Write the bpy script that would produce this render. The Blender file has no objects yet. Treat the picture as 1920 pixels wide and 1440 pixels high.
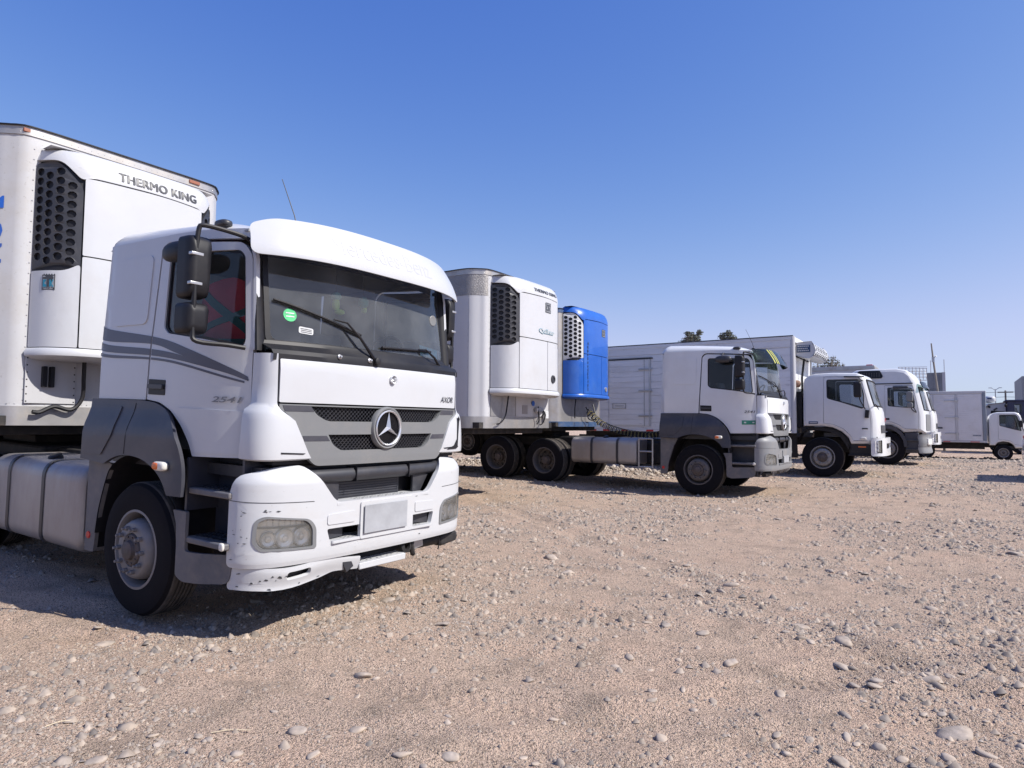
import bpy, bmesh, math, random
import numpy as np
from mathutils import Vector, Matrix
from mathutils.geometry import tessellate_polygon
R = math.radians
sin, cos, pi = math.sin, math.cos, math.pi
random.seed(7)
S = bpy.context.scene
COL = S.collection

# ------------------------------------------------------------------ camera
CAM_H = 1.477
_A, _P, _r = R(33.27), R(3.38), R(0.355)
_f = Vector((-sin(_A) * cos(_P), cos(_A) * cos(_P), sin(_P)))
_x = Vector((cos(_A), sin(_A), 0))
_u = _x.cross(_f)
_X = _x * cos(_r) + _u * sin(_r)
_U = _u * cos(_r) - _x * sin(_r)
cam_data = bpy.data.cameras.new('camera')
cam = bpy.data.objects.new('camera', cam_data)
COL.objects.link(cam)
cam.matrix_world = Matrix(((_X.x, _U.x, -_f.x, 0), (_X.y, _U.y, -_f.y, 0), (_X.z, _U.z, -_f.z, CAM_H), (0, 0, 0, 1)))
cam_data.sensor_width = 36
cam_data.lens = 1266 / 1920 * 36
cam_data.clip_start = 0.05
cam_data.clip_end = 6000
S.camera = cam

# ------------------------------------------------------------------ sky and sun
SUN = Vector((1.0, 0.22, 0.97)).normalized()
world = bpy.data.worlds.new('World')
S.world = world
world.use_nodes = True
wn = world.node_tree
wn.nodes.clear()
out = wn.nodes.new('ShaderNodeOutputWorld')
bg = wn.nodes.new('ShaderNodeBackground')
sky = wn.nodes.new('ShaderNodeTexSky')
sky.sky_type = 'NISHITA'
sky.sun_disc = False
sky.sun_elevation = math.asin(SUN.z)
sky.sun_rotation = math.atan2(SUN.x, SUN.y)
sky.altitude = 500
sky.air_density = 1.0
sky.dust_density = 0.7
sky.ozone_density = 3.0
# camera-like colour response of the whole sky, one power curve per channel
sep = wn.nodes.new('ShaderNodeSeparateColor'); com = wn.nodes.new('ShaderNodeCombineColor')
wn.links.new(sky.outputs[0], sep.inputs[0])
def wmath(op, a, b):
    m_ = wn.nodes.new('ShaderNodeMath'); m_.operation = op
    for q, v in enumerate((a, b)):
        if isinstance(v, (int, float)): m_.inputs[q].default_value = v
        else: wn.links.new(v, m_.inputs[q])
    return m_.outputs[0]
for i, (gain, p, cap) in enumerate(((0.66, 1.62, 3.55), (0.735, 1.20, 4.35), (2.155, 0.49, 99.0))):
    v = wmath('MULTIPLY', wmath('POWER', sep.outputs[i], p), gain)
    # soft shoulder
    v = wmath('DIVIDE', v, wmath('POWER', wmath('ADD', wmath('POWER', wmath('DIVIDE', v, cap), 3.0), 1.0), 1 / 3))
    wn.links.new(v, com.inputs[i])
mn = wn.nodes.new('ShaderNodeMath'); mn.operation = 'MINIMUM'; m8 = wn.nodes.new('ShaderNodeMath'); m8.operation = 'MULTIPLY'; m8.inputs[1].default_value = 0.86
old_r = com.inputs[0].links[0].from_socket; g_out = com.inputs[1].links[0].from_socket
wn.links.new(g_out, m8.inputs[0]); wn.links.new(old_r, mn.inputs[0]); wn.links.new(m8.outputs[0], mn.inputs[1]); wn.links.new(mn.outputs[0], com.inputs[0])
wn.links.new(com.outputs[0], bg.inputs[0])
bg.inputs[1].default_value = 0.130
wn.links.new(bg.outputs[0], out.inputs[0])
sl = bpy.data.lights.new('sun', 'SUN')
sl.energy = 5.0
sl.angle = R(0.55)
sl.color = (1.0, 0.95, 0.88)
so = bpy.data.objects.new('sun', sl)
so.rotation_euler = SUN.to_track_quat('Z', 'Y').to_euler()
so.location = (20, 0, 30)
COL.objects.link(so)
S.view_settings.view_transform = 'Standard'
S.view_settings.look = 'None'
S.view_settings.gamma = 1
S.view_settings.exposure = 0.42
S.view_settings.use_curve_mapping = False
S.cycles.max_bounces = 10
S.cycles.transparent_max_bounces = 14

# ------------------------------------------------------------------ materials
MATS = {}
def mat(name, col, rough=0.5, metal=0.0, spec=0.5, vary=0.0, vscale=3.0, dirt=None, bump=0.0, bscale=30.0,
        coat=0.0, stretch=None, trans=None):
    """principled paint/plastic with noise variation; dirt=(colour, amount, scale, low, high)"""
    if name in MATS: return MATS[name]
    m = bpy.data.materials.new(name); m.use_nodes = True
    n = m.node_tree; n.nodes.clear(); L = n.links.new
    o = n.nodes.new('ShaderNodeOutputMaterial'); p = n.nodes.new('ShaderNodeBsdfPrincipled')
    p.inputs['Base Color'].default_value = (*col, 1)
    p.inputs['Roughness'].default_value = rough
    p.inputs['Metallic'].default_value = metal
    p.inputs['Specular IOR Level'].default_value = spec
    p.inputs['Coat Weight'].default_value = coat
    tc = n.nodes.new('ShaderNodeTexCoord'); mp = n.nodes.new('ShaderNodeMapping')
    if stretch: mp.inputs['Scale'].default_value = stretch
    L(tc.outputs['Object'], mp.inputs[0])
    cur = None
    def noise(scale, detail=5, rgh=0.6):
        t = n.nodes.new('ShaderNodeTexNoise'); t.inputs['Scale'].default_value = scale
        t.inputs['Detail'].default_value = detail; t.inputs['Roughness'].default_value = rgh
        L(mp.outputs[0], t.inputs['Vector']); return t.outputs['Fac']
    def mixc(fac, a, b):
        x = n.nodes.new('ShaderNodeMix'); x.data_type = 'RGBA'
        L(fac, x.inputs[0])
        for s, v in ((6, a), (7, b)):
            if isinstance(v, tuple): x.inputs[s].default_value = (*v, 1)
            else: L(v, x.inputs[s])
        return x.outputs[2]
    def ramp(fac, lo, hi):
        x = n.nodes.new('ShaderNodeMapRange'); x.inputs[1].default_value = lo; x.inputs[2].default_value = hi
        L(fac, x.inputs[0]); return x.outputs[0]
    if vary:
        a = tuple(c * (1 - vary) for c in col); b = tuple(min(1, c * (1 + vary)) for c in col)
        cur = mixc(ramp(noise(vscale), 0.3, 0.7), a, b)
    if dirt:
        for (dc, am, sc, lo, hi) in (dirt if isinstance(dirt, list) else [dirt]):
            f = ramp(noise(sc, 8, 0.7), lo, hi)
            mm = n.nodes.new('ShaderNodeMath'); mm.operation = 'MULTIPLY'; mm.inputs[1].default_value = am
            L(f, mm.inputs[0])
            cur = mixc(mm.outputs[0], cur if cur else col, dc)
        rr = n.nodes.new('ShaderNodeMath'); rr.operation = 'MULTIPLY_ADD'
        rr.inputs[1].default_value = 0.35; rr.inputs[2].default_value = rough; L(mm.outputs[0], rr.inputs[0])
        L(rr.outputs[0], p.inputs['Roughness'])
    if cur: L(cur, p.inputs['Base Color'])
    if bump:
        b = n.nodes.new('ShaderNodeBump'); b.inputs['Strength'].default_value = bump; b.inputs['Distance'].default_value = 0.01
        L(noise(bscale), b.inputs['Height']); L(b.outputs[0], p.inputs['Normal'])
    L(p.outputs[0], o.inputs[0])
    MATS[name] = m
    return m
def glass(name, tintc=(0.6, 0.68, 0.7), rough=0.02, dusty=0.0, ior=1.5, dcol=(0.46, 0.48, 0.49)):
    m = bpy.data.materials.new(name); m.use_nodes = True
    n = m.node_tree; n.nodes.clear(); L = n.links.new
    o = n.nodes.new('ShaderNodeOutputMaterial')
    t = n.nodes.new('ShaderNodeBsdfTransparent'); t.inputs[0].default_value = (*tintc, 1)
    g = n.nodes.new('ShaderNodeBsdfGlossy'); g.inputs['Roughness'].default_value = rough
    fr = n.nodes.new('ShaderNodeFresnel'); fr.inputs[0].default_value = ior
    mx = n.nodes.new('ShaderNodeMixShader')
    L(fr.outputs[0], mx.inputs[0]); L(t.outputs[0], mx.inputs[1]); L(g.outputs[0], mx.inputs[2])
    last = mx.outputs[0]
    if dusty:
        d = n.nodes.new('ShaderNodeBsdfDiffuse'); d.inputs[0].default_value = (*dcol, 1)
        tc = n.nodes.new('ShaderNodeTexCoord'); nz = n.nodes.new('ShaderNodeTexNoise'); nz.inputs['Scale'].default_value = 3; nz.inputs['Detail'].default_value = 8
        mr = n.nodes.new('ShaderNodeMapRange'); mr.inputs[1].default_value = 0.35; mr.inputs[2].default_value = 0.75
        mr.inputs[3].default_value = dusty * 0.3; mr.inputs[4].default_value = dusty
        L(tc.outputs['Object'], nz.inputs[0]); L(nz.outputs[0], mr.inputs[0])
        m2 = n.nodes.new('ShaderNodeMixShader'); L(mr.outputs[0], m2.inputs[0]); L(last, m2.inputs[1]); L(d.outputs[0], m2.inputs[2]); last = m2.outputs[0]
    L(last, o.inputs[0]); MATS[name] = m
    return m

DUST = (0.34, 0.28, 0.22)
white = mat('white_cab_paint', (0.47, 0.48, 0.50), 0.28, vary=0.02, vscale=1.5, coat=0.12, dirt=(DUST, 0.12, 2.5, 0.5, 0.85))
white2 = mat('white_truck_paint', (0.60, 0.61, 0.625), 0.28, vary=0.03, vscale=1.5, coat=0.15, dirt=(DUST, 0.18, 2.5, 0.48, 0.85))
bump_white = mat('white_bumper_paint', (0.48, 0.49, 0.505), 0.38, vary=0.02, dirt=[((0.10, 0.09, 0.085), 0.45, 22, 0.64, 0.72), (DUST, 0.25, 3, 0.5, 0.8)], stretch=(1, 1, 2.2))
bump_grey = mat('grey_bumper_plastic', (0.19, 0.195, 0.205), 0.5, vary=0.06, dirt=(DUST, 0.3, 4, 0.45, 0.8))
trailer_w = mat('white_trailer_paint', (0.44, 0.44, 0.45), 0.42, vary=0.04, vscale=1.2, dirt=[((0.36, 0.31, 0.24), 0.5, 1.6, 0.48, 0.8), ((0.20, 0.17, 0.14), 0.6, 30, 0.61, 0.70)])
trailer_c = mat('clean_trailer_paint', (0.46, 0.465, 0.485), 0.35, vary=0.03, vscale=1.2, dirt=(DUST, 0.16, 2.2, 0.5, 0.85))
unit_w = mat('white_unit_plastic', (0.48, 0.49, 0.51), 0.35, vary=0.02, dirt=(DUST, 0.22, 2.4, 0.48, 0.85), coat=0.15)
unit_b = mat('blue_unit_plastic', (0.013, 0.095, 0.42), 0.3, vary=0.08, coat=0.4, dirt=((0.12, 0.25, 0.5), 0.3, 2.4, 0.5, 0.85))
box_w = mat('white_box_paint', (0.68, 0.685, 0.70), 0.5, vary=0.07, vscale=1.4, dirt=[((0.38, 0.34, 0.29), 0.5, 2.0, 0.48, 0.8), ((0.18, 0.17, 0.16), 0.6, 12, 0.62, 0.72)], stretch=(0.25, 1, 1.6))
box_rib = mat('white_ribbed_box_paint', (0.66, 0.66, 0.68), 0.5, vary=0.05, vscale=1.4, dirt=((0.38, 0.34, 0.29), 0.45, 2.0, 0.48, 0.85))
fender_g = mat('dark_grey_fender_plastic', (0.036, 0.038, 0.052), 0.45, vary=0.10, vscale=2.5, dirt=(DUST, 0.14, 2.5, 0.45, 0.85))
step_g = mat('dusty_grey_plastic', (0.10, 0.10, 0.11), 0.6, vary=0.12, dirt=(DUST, 0.4, 5, 0.42, 0.8))
grille_g = mat('silver_grey_grille_plastic', (0.165, 0.17, 0.175), 0.42, vary=0.03, dirt=(DUST, 0.15, 4, 0.5, 0.8))
black = mat('black_plastic', (0.009, 0.009, 0.012), 0.5, spec=0.35, vary=0.2, dirt=(DUST, 0.05, 4, 0.5, 0.85))
dark_g = mat('charcoal_plastic', (0.030, 0.031, 0.038), 0.45, vary=0.15, dirt=(DUST, 0.10, 4, 0.5, 0.85))
grime = mat('greasy_black_chassis_metal', (0.014, 0.013, 0.014), 0.7, vary=0.3, dirt=(DUST, 0.12, 6, 0.45, 0.8), bump=0.4)
rubber = mat('dark_tyre_rubber', (0.006, 0.0055, 0.008), 0.85, spec=0.2, vary=0.15, dirt=((0.08, 0.07, 0.06), 0.18, 5, 0.55, 0.85))
tread = mat('dusty_tyre_tread_rubber', (0.045, 0.040, 0.037), 0.9, vary=0.2, vscale=8, dirt=(DUST, 0.3, 9, 0.4, 0.8))
rim_g = mat('grey_painted_steel_rim', (0.17, 0.165, 0.17), 0.5, vary=0.15, vscale=5, dirt=((0.20, 0.15, 0.12), 0.5, 6, 0.45, 0.75))
rim_d = mat('dirty_dark_steel_rim', (0.085, 0.08, 0.082), 0.6, vary=0.2, vscale=5, dirt=((0.20, 0.15, 0.12), 0.4, 6, 0.45, 0.75))
hub_m = mat('rusty_dark_hub_metal', (0.07, 0.06, 0.058), 0.65, vary=0.3, vscale=14, dirt=((0.16, 0.10, 0.08), 0.5, 12, 0.45, 0.75))
alu = mat('worn_aluminium_tank', (0.36, 0.34, 0.33), 0.48, metal=0.55, vary=0.10, vscale=2.5, dirt=((0.30, 0.22, 0.17), 0.55, 3, 0.42, 0.8), stretch=(1, 1, 0.35))
alu_c = mat('bare_aluminium_rail', (0.42, 0.41, 0.40), 0.4, metal=0.7, vary=0.12, vscale=3, dirt=((0.30, 0.24, 0.18), 0.6, 3.5, 0.45, 0.8))
steel = mat('galvanised_steel', (0.45, 0.45, 0.46), 0.4, metal=0.8, vary=0.1)
chrome = mat('chrome', (0.72, 0.73, 0.75), 0.25, metal=0.55)
orange_m = mat('orange_lamp_plastic', (0.62, 0.14, 0.03), 0.3)
orange_d = mat('faded_orange_lamp_plastic', (0.26, 0.09, 0.05), 0.5)
red_m = mat('red_lamp_plastic', (0.5, 0.02, 0.02), 0.35)
cream = mat('cream_lamp_plastic', (0.62, 0.60, 0.55), 0.3)
reflect = mat('headlight_reflector', (0.88, 0.86, 0.80), 0.25, metal=0.35, vary=0.2, vscale=12)
interior = mat('grey_cab_interior_trim', (0.14, 0.145, 0.155), 0.8, vary=0.1)
interior_l = mat('pale_cab_headliner', (0.30, 0.31, 0.32), 0.9, vary=0.05)
dash_m = mat('dark_dashboard_plastic', (0.05, 0.052, 0.06), 0.7, vary=0.1)
redcloth = mat('red_cloth', (0.50, 0.035, 0.05), 0.85, vary=0.2, vscale=4)
greencloth = mat('dark_green_cloth', (0.02, 0.10, 0.09), 0.85, vary=0.1)
lime = mat('lime_green_plush', (0.62, 0.85, 0.15), 0.8, vary=0.15, vscale=14)
teal = mat('teal_plush', (0.18, 0.45, 0.33), 0.8, vary=0.15, vscale=14)
stripe_m = mat('dark_grey_stripe_film', (0.060, 0.062, 0.085), 0.4, vary=0.05)
letter_d = mat('dark_grey_lettering', (0.045, 0.048, 0.055), 0.45)
letter_n = mat('tarnished_number_metal', (0.16, 0.165, 0.18), 0.35, metal=0.3)
letter_f = mat('faded_grey_lettering', (0.43, 0.44, 0.46), 0.5, vary=0.05, vscale=5)
letter_b = mat('blue_lettering', (0.02, 0.10, 0.42), 0.4)
letter_k = mat('navy_lettering', (0.02, 0.05, 0.14), 0.4)
letter_t = mat('teal_blue_lettering', (0.02, 0.20, 0.30), 0.4)
sticker_w = mat('white_sticker', (0.50, 0.51, 0.52), 0.5, vary=0.15, vscale=40)
sticker_g = mat('green_sticker', (0.03, 0.42, 0.14), 0.5, vary=0.2, vscale=30)
sticker_c = mat('cyan_permit_paper', (0.16, 0.50, 0.60), 0.5, vary=0.25, vscale=30)
sticker_n = mat('navy_sticker', (0.02, 0.05, 0.12), 0.45)
sticker_dg = mat('dark_green_sticker', (0.02, 0.20, 0.13), 0.45)
plate_m = mat('blank_number_plate', (0.30, 0.31, 0.33), 0.4, vary=0.25, vscale=3)
dkblue = mat('dark_navy_paint', (0.015, 0.02, 0.06), 0.4, vary=0.2)
conc = mat('grey_concrete', (0.20, 0.22, 0.24), 0.85, vary=0.15, vscale=0.6, dirt=((0.12, 0.13, 0.15), 0.5, 0.5, 0.45, 0.7))
corr = mat('grey_metal_cladding', (0.20, 0.23, 0.27), 0.6, vary=0.05)
wood = mat('grey_weathered_wood', (0.20, 0.18, 0.16), 0.85, vary=0.2, vscale=4)
visor_t = glass('green_tinted_visor', (0.48, 0.60, 0.57), 0.08)
glass_w = glass('windscreen_glass', (0.74, 0.82, 0.84), 0.02, dusty=0.17, ior=1.75)
glass_s = glass('side_window_glass', (0.68, 0.74, 0.78), 0.02, dusty=0.03)
glass_h = glass('headlight_lens', (0.9, 0.9, 0.88), 0.05, dusty=0.18, dcol=(.72, .70, .62))
yellow_m = mat('yellow_hose_plastic', (0.22, 0.18, 0.06), 0.5, vary=0.2)
yell_s = mat('yellow_stripe_film', (0.46, 0.46, 0.10), 0.5)

# ------------------------------------------------------------------ mesh building
class G:
    def __init__(s): s.v = []; s.f = []; s.m = []
    def add(s, vs, fs, mi=0):
        b = len(s.v); s.v += [tuple(p) for p in vs]; s.f += [tuple(b + i for i in f) for f in fs]; s.m += [mi] * len(fs); return s
    def box(s, x0, x1, y0, y1, z0, z1, mi=0, rot=None, piv=None):
        vs = [Vector((x, y, z)) for x in (x0, x1) for y in (y0, y1) for z in (z0, z1)]
        if rot:
            c = Vector(piv) if piv else sum(vs, Vector()) / 8
            vs = [rot @ (v - c) + c for v in vs]
        return s.add(vs, [(0, 1, 3, 2), (4, 6, 7, 5), (0, 4, 5, 1), (2, 3, 7, 6), (0, 2, 6, 4), (1, 5, 7, 3)], mi)
    def grid(s, rows, mi=0, closed=False, flip=False):
        nu, nv = len(rows), len(rows[0]); fs = []
        for i in range(nu - 1):
            for j in range(nv if closed else nv - 1):
                k = (j + 1) % nv
                q = (i * nv + j, i * nv + k, (i + 1) * nv + k, (i + 1) * nv + j)
                fs.append(q[::-1] if flip else q)
        return s.add([p for r in rows for p in r], fs, mi)
    def tube(s, path, r, n=8, mi=0, caps=True):
        P = [Vector(p) for p in path]; rows = []
        rr = r if isinstance(r, (list, tuple)) else [r] * len(P)
        up = Vector((0, 0, 1)); t0 = (P[1] - P[0]).normalized()
        if abs(t0.dot(up)) > 0.9: up = Vector((1, 0, 0))
        a = t0.cross(up).normalized()
        for i, p in enumerate(P):
            t = ((P[min(i + 1, len(P) - 1)] - P[i]).normalized() + (P[i] - P[max(i - 1, 0)]).normalized())
            t = t.normalized() if t.length > 1e-6 else t0
            a = (a - t * a.dot(t)).normalized(); b = t.cross(a)
            rows.append([p + (a * cos(2 * pi * k / n) + b * sin(2 * pi * k / n)) * rr[i] for k in range(n)])
        base = len(s.v); s.grid(rows, mi, closed=True)
        if caps:
            s.f += [tuple(base + k for k in range(n))[::-1], tuple(base + (len(P) - 1) * n + k for k in range(n))]; s.m += [mi, mi]
        return s
    def lathe(s, prof, o, axis=(0, 1, 0), n=32, mi=0, close=False):
        """prof list of (radius, height along axis)"""
        ax = Vector(axis).normalized(); a = ax.orthogonal().normalized(); b = ax.cross(a); o = Vector(o)
        rows = [[o + ax * h + (a * cos(2 * pi * k / n) + b * sin(2 * pi * k / n)) * r for k in range(n)] for r, h in prof]
        if close: rows.append(rows[0])
        return s.grid(rows, mi, closed=True)
    def prism(s, poly, a, b, ax='y', mi=0):
        """extrude a 2d polygon between a and b along an axis: x:(y,z) y:(x,z) z:(x,y)"""
        def P(p, h):
            return {'x': (h, p[0], p[1]), 'y': (p[0], h, p[1]), 'z': (p[0], p[1], h)}[ax]
        n = len(poly); vs = [P(p, a) for p in poly] + [P(p, b) for p in poly]
        fs = [(i, (i + 1) % n, n + (i + 1) % n, n + i) for i in range(n)]
        tri = tessellate_polygon([[Vector((p[0], p[1], 0)) for p in poly]])
        for t in tri: fs.append(tuple(t)); fs.append(tuple(n + i for i in reversed(t)))
        return s.add(vs, fs, mi)
    def panel(s, outer, holes=(), fmap=None, thick=0.03, du=0.1, dv=0.1, mi=0, mb=None, out=None):
        """surface patch with real thickness: 2d outline and holes mapped through fmap(u, v)"""
        mb = mi if mb is None else mb
        loops = [[Vector((p[0], p[1], 0)) for p in outer]] + [[Vector((p[0], p[1], 0)) for p in h] for h in holes]
        flat = [p for l in loops for p in l]
        bm = bmesh.new(); bv = [bm.verts.new(p) for p in flat]
        for t in tessellate_polygon(loops):
            try: bm.faces.new([bv[i] for i in t])
            except ValueError: pass
        us = [p[0] for p in outer]; vs_ = [p[1] for p in outer]
        for lo, hi, d, nrm in ((min(us), max(us), du, (1, 0, 0)), (min(vs_), max(vs_), dv, (0, 1, 0))):
            if d:
                k = int((hi - lo) / d)
                for i in range(1, k + 1):
                    c = lo + (hi - lo) * i / (k + 1)
                    bmesh.ops.bisect_plane(bm, geom=bm.verts[:] + bm.edges[:] + bm.faces[:], plane_co=Vector(nrm) * c, plane_no=nrm, dist=1e-5)
        e = 1e-3
        bm.normal_update()
        front = []
        for v in bm.verts:
            u, w = v.co.x, v.co.y
            p = Vector(fmap(u, w)); n = (Vector(fmap(u + e, w)) - Vector(fmap(u - e, w))).cross(Vector(fmap(u, w + e)) - Vector(fmap(u, w - e)))
            n = n.normalized() if n.length > 0 else Vector((0, 0, 1))
            o = out(p) if callable(out) else Vector(out) if out is not None else None
            if o is not None and n.dot(o) < 0: n = -n
            front.append((p, n))
        bm.verts.index_update(); bm.edges.index_update()
        rim = {frozenset((ed.verts[0].index, ed.verts[1].index)) for ed in bm.edges if len(ed.link_faces) == 1}
        nv = len(front); vs = [p for p, n in front] + [p - n * thick for p, n in front]
        fs = []; ms = []
        for f in bm.faces:
            ids = [v.index for v in f.verts]
            a, b, c = (front[i][0] for i in ids[:3])
            fn = (b - a).cross(c - a)
            if fn.dot(front[ids[0]][1]) < 0: ids = ids[::-1]
            fs.append(tuple(ids)); ms.append(mi)
            if thick: fs.append(tuple(nv + i for i in reversed(ids))); ms.append(mb)
            if thick:
                for k in range(len(ids)):
                    i, j = ids[k], ids[(k + 1) % len(ids)]
                    if frozenset((i, j)) in rim:
                        fs.append((j, i, nv + i, nv + j)); ms.append(mi)
        b0 = len(s.v); s.v += [tuple(p) for p in vs]
        s.f += [tuple(b0 + i for i in f) for f in fs]; s.m += ms
        bm.free(); return s
    def mirror_y(s):
        n = G(); n.v = [(x, -y, z) for x, y, z in s.v]; n.f = [f[::-1] for f in s.f]; n.m = list(s.m); return n
    def merge(s, o): 
        b = len(s.v); s.v += o.v; s.f += [tuple(b + i for i in f) for f in o.f]; s.m += o.m; return s
    def build(s, name, mats, parent=None, bevel=0.0, seg=2, ang=38, kind=None, loc=None, label=None):
        me = bpy.data.meshes.new(name); me.from_pydata(s.v, [], s.f); me.validate(); me.update()
        for m in (mats if isinstance(mats, (list, tuple)) else [mats]): me.materials.append(m)
        if len(me.polygons) == len(s.m): me.polygons.foreach_set('material_index', s.m)
        bm = bmesh.new(); bm.from_mesh(me); bmesh.ops.remove_doubles(bm, verts=bm.verts, dist=2e-5)
        bm.to_mesh(me); bm.free()
        me.polygons.foreach_set('use_smooth', [True] * len(me.polygons))
        me.set_sharp_from_angle(angle=R(ang))
        ob = bpy.data.objects.new(name, me); COL.objects.link(ob)
        if parent is not None: ob.parent = parent
        if loc is not None: ob.location = loc
        if bevel:
            md = ob.modifiers.new('bevel', 'BEVEL'); md.width = bevel; md.segments = seg; md.limit_method = 'ANGLE'; md.angle_limit = R(40)
            md.harden_normals = False
        if kind: ob['kind'] = kind
        if label: ob['label'] = label
        return ob
def rpoly(pts, r=0.04, n=4):
    """polygon with rounded corners; r scalar or per point"""
    P = [Vector((p[0], p[1])) for p in pts]; out = []; N = len(P)
    for i in range(N):
        ri = r[i] if isinstance(r, (list, tuple)) else r
        a, b, c = P[i - 1], P[i], P[(i + 1) % N]
        if ri <= 0: out.append((b.x, b.y)); continue
        d1 = (a - b); d2 = (c - b); k = min(ri, d1.length * 0.45, d2.length * 0.45)
        p, q = b + d1.normalized() * k, b + d2.normalized() * k
        for j in range(n + 1):
            t = j / n; w = p * (1 - t) ** 2 + b * 2 * t * (1 - t) + q * t * t
            out.append((w.x, w.y))
    return out
def circ(cx, cy, r, n=10, ry=None, ph=0):
    ry = ry or r
    return [(cx + r * cos(2 * pi * k / n + ph), cy + ry * sin(2 * pi * k / n + ph)) for k in range(n)]
def curve(pts, n=6):
    """catmull rom through points (any dimension)"""
    P = [Vector(p) for p in pts]; P = [P[0] * 2 - P[1]] + P + [P[-1] * 2 - P[-2]]; o = []
    for i in range(1, len(P) - 2):
        a, b, c, d = P[i - 1:i + 3]
        for k in range(n):
            t = k / n
            o.append(0.5 * ((2 * b) + (c - a) * t + (2 * a - 5 * b + 4 * c - d) * t * t + (3 * b - a - 3 * c + d) * t ** 3))
    o.append(P[-2]); return o
def plan(half, n=6):
    """arc-length parametrised smooth plan curve, mirrored about y=0; half = [(x,y>=0)...] from the centre"""
    pts = curve(half, n); L = [0]
    for a, b in zip(pts, pts[1:]): L.append(L[-1] + (b - a).length)
    def f(s):
        sg = -1 if s < 0 else 1; s = abs(s)
        if s >= L[-1]:
            d = (pts[-1] - pts[-2]).normalized(); p = pts[-1] + d * (s - L[-1])
            return (p.x, sg * p.y)
        lo = 0
        while L[lo + 1] < s: lo += 1
        t = (s - L[lo]) / (L[lo + 1] - L[lo]); p = pts[lo].lerp(pts[lo + 1], t)
        return (p.x, sg * p.y)
    f.length = L[-1]
    return f
def thing(name, label, cat, loc=(0, 0, 0), rz=0, group=None, tilt=0):
    o = bpy.data.objects.new(name, None); COL.objects.link(o)
    o.location = loc; o.rotation_euler = (0, tilt, rz); o.empty_display_size = 0.3
    tag(o, label, cat, group); return o
def tag(o, label, cat, group=None):
    o['label'] = label; o['category'] = cat
    if group: o['group'] = group
    return o
def holder(name, parent, loc=(0, 0, 0)):
    o = bpy.data.objects.new(name, None); COL.objects.link(o); o.parent = parent; o.location = loc; o.empty_display_size = 0.1
    return o
_fonts = {}
def lettering(txt, height, fmap, m, parent, name='lettering', width=None, bold=0.0, thick=0.003, shear=0.0, spacing=1.0, out=None, kind=None, cuts=0):
    """flat text converted to a mesh, laid through fmap(u, v); origin at its lower left"""
    c = bpy.data.curves.new('t', 'FONT'); c.body = txt; c.size = 1; c.offset = bold; c.shear = shear; c.space_character = spacing
    c.resolution_u = 3
    t = bpy.data.objects.new('t', c); COL.objects.link(t)
    dg = bpy.context.evaluated_depsgraph_get(); dg.update()
    me = bpy.data.meshes.new_from_object(t.evaluated_get(dg)); bpy.data.objects.remove(t); bpy.data.curves.remove(c)
    if cuts:
        bm = bmesh.new(); bm.from_mesh(me); bmesh.ops.triangulate(bm, faces=bm.faces[:]); bmesh.ops.subdivide_edges(bm, edges=bm.edges[:], cuts=cuts, use_grid_fill=True); bm.to_mesh(me); bm.free()
    xs = [v.co.x for v in me.vertices]; ys = [v.co.y for v in me.vertices]
    x0, x1, y0, y1 = min(xs), max(xs), min(ys), max(ys)
    sy = height / (y1 - y0); sx = (width / (x1 - x0)) if width else sy
    g = G(); e = 1e-3; P = []; Nn = []
    for v in me.vertices:
        u, w = (v.co.x - x0) * sx, (v.co.y - y0) * sy
        p = Vector(fmap(u, w)); n = (Vector(fmap(u + e, w)) - p).cross(Vector(fmap(u, w + e)) - p).normalized()
        if out is not None and n.dot(Vector(out)) < 0: n = -n
        P.append(p + n * thick); Nn.append(n)
    fs = []
    for f in me.polygons:
        ids = list(f.vertices); a, b, cc = (P[i] for i in ids[:3])
        if (b - a).cross(cc - a).dot(Nn[ids[0]]) < 0: ids = ids[::-1]
        fs.append(tuple(ids))
    bpy.data.meshes.remove(me)
    g.add(P, fs)
    return g.build(name, m, parent, kind=kind)
def smooth(a, b, t):
    t = max(0, min(1, (t - a) / (b - a))); return t * t * (3 - 2 * t)

# ------------------------------------------------------------------ ground
def _hash(ix, iy, seed):
    h = (ix.astype(np.int64) * 374761393 + iy.astype(np.int64) * 668265263 + seed * 974634777) & 0xFFFFFFFF
    h = ((h ^ (h >> 13)) * 1274126177) & 0xFFFFFFFF
    h = h ^ (h >> 16)
    return (h & 0xFFFFFF) / float(0xFFFFFF)
def vnoise(x, y, seed=0):
    ix, iy = np.floor(x), np.floor(y); fx, fy = x - ix, y - iy
    fx = fx * fx * (3 - 2 * fx); fy = fy * fy * (3 - 2 * fy)
    a, b, c, d = _hash(ix, iy, seed), _hash(ix + 1, iy, seed), _hash(ix, iy + 1, seed), _hash(ix + 1, iy + 1, seed)
    return (a * (1 - fx) + b * fx) * (1 - fy) + (c * (1 - fx) + d * fx) * fy - 0.5
def fbm(x, y, f, octs, seed=0, gain=0.5):
    r = 0; a = 1.0
    for i in range(octs):
        r = r + a * vnoise(x * f + 17.3 * i, y * f - 9.1 * i, seed + i); a *= gain; f *= 2.03
    return r
_py = [-1e4, 2, 8, 13.6, 19, 24, 29, 34, 60, 1e4]; _pz = [0, 0, 0.0, 0.06, 0.17, 0.29, 0.27, 0.12, 0.1, 0.1]
def base_z(x, y):
    x = np.asarray(x, float); y = np.asarray(y, float)
    z = np.interp(y, _py, _pz)
    return z + 0.03 * np.clip(-(x + 5.4), 0, 4.5) * np.clip((y + 6) / 8, 0, 1)
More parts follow.
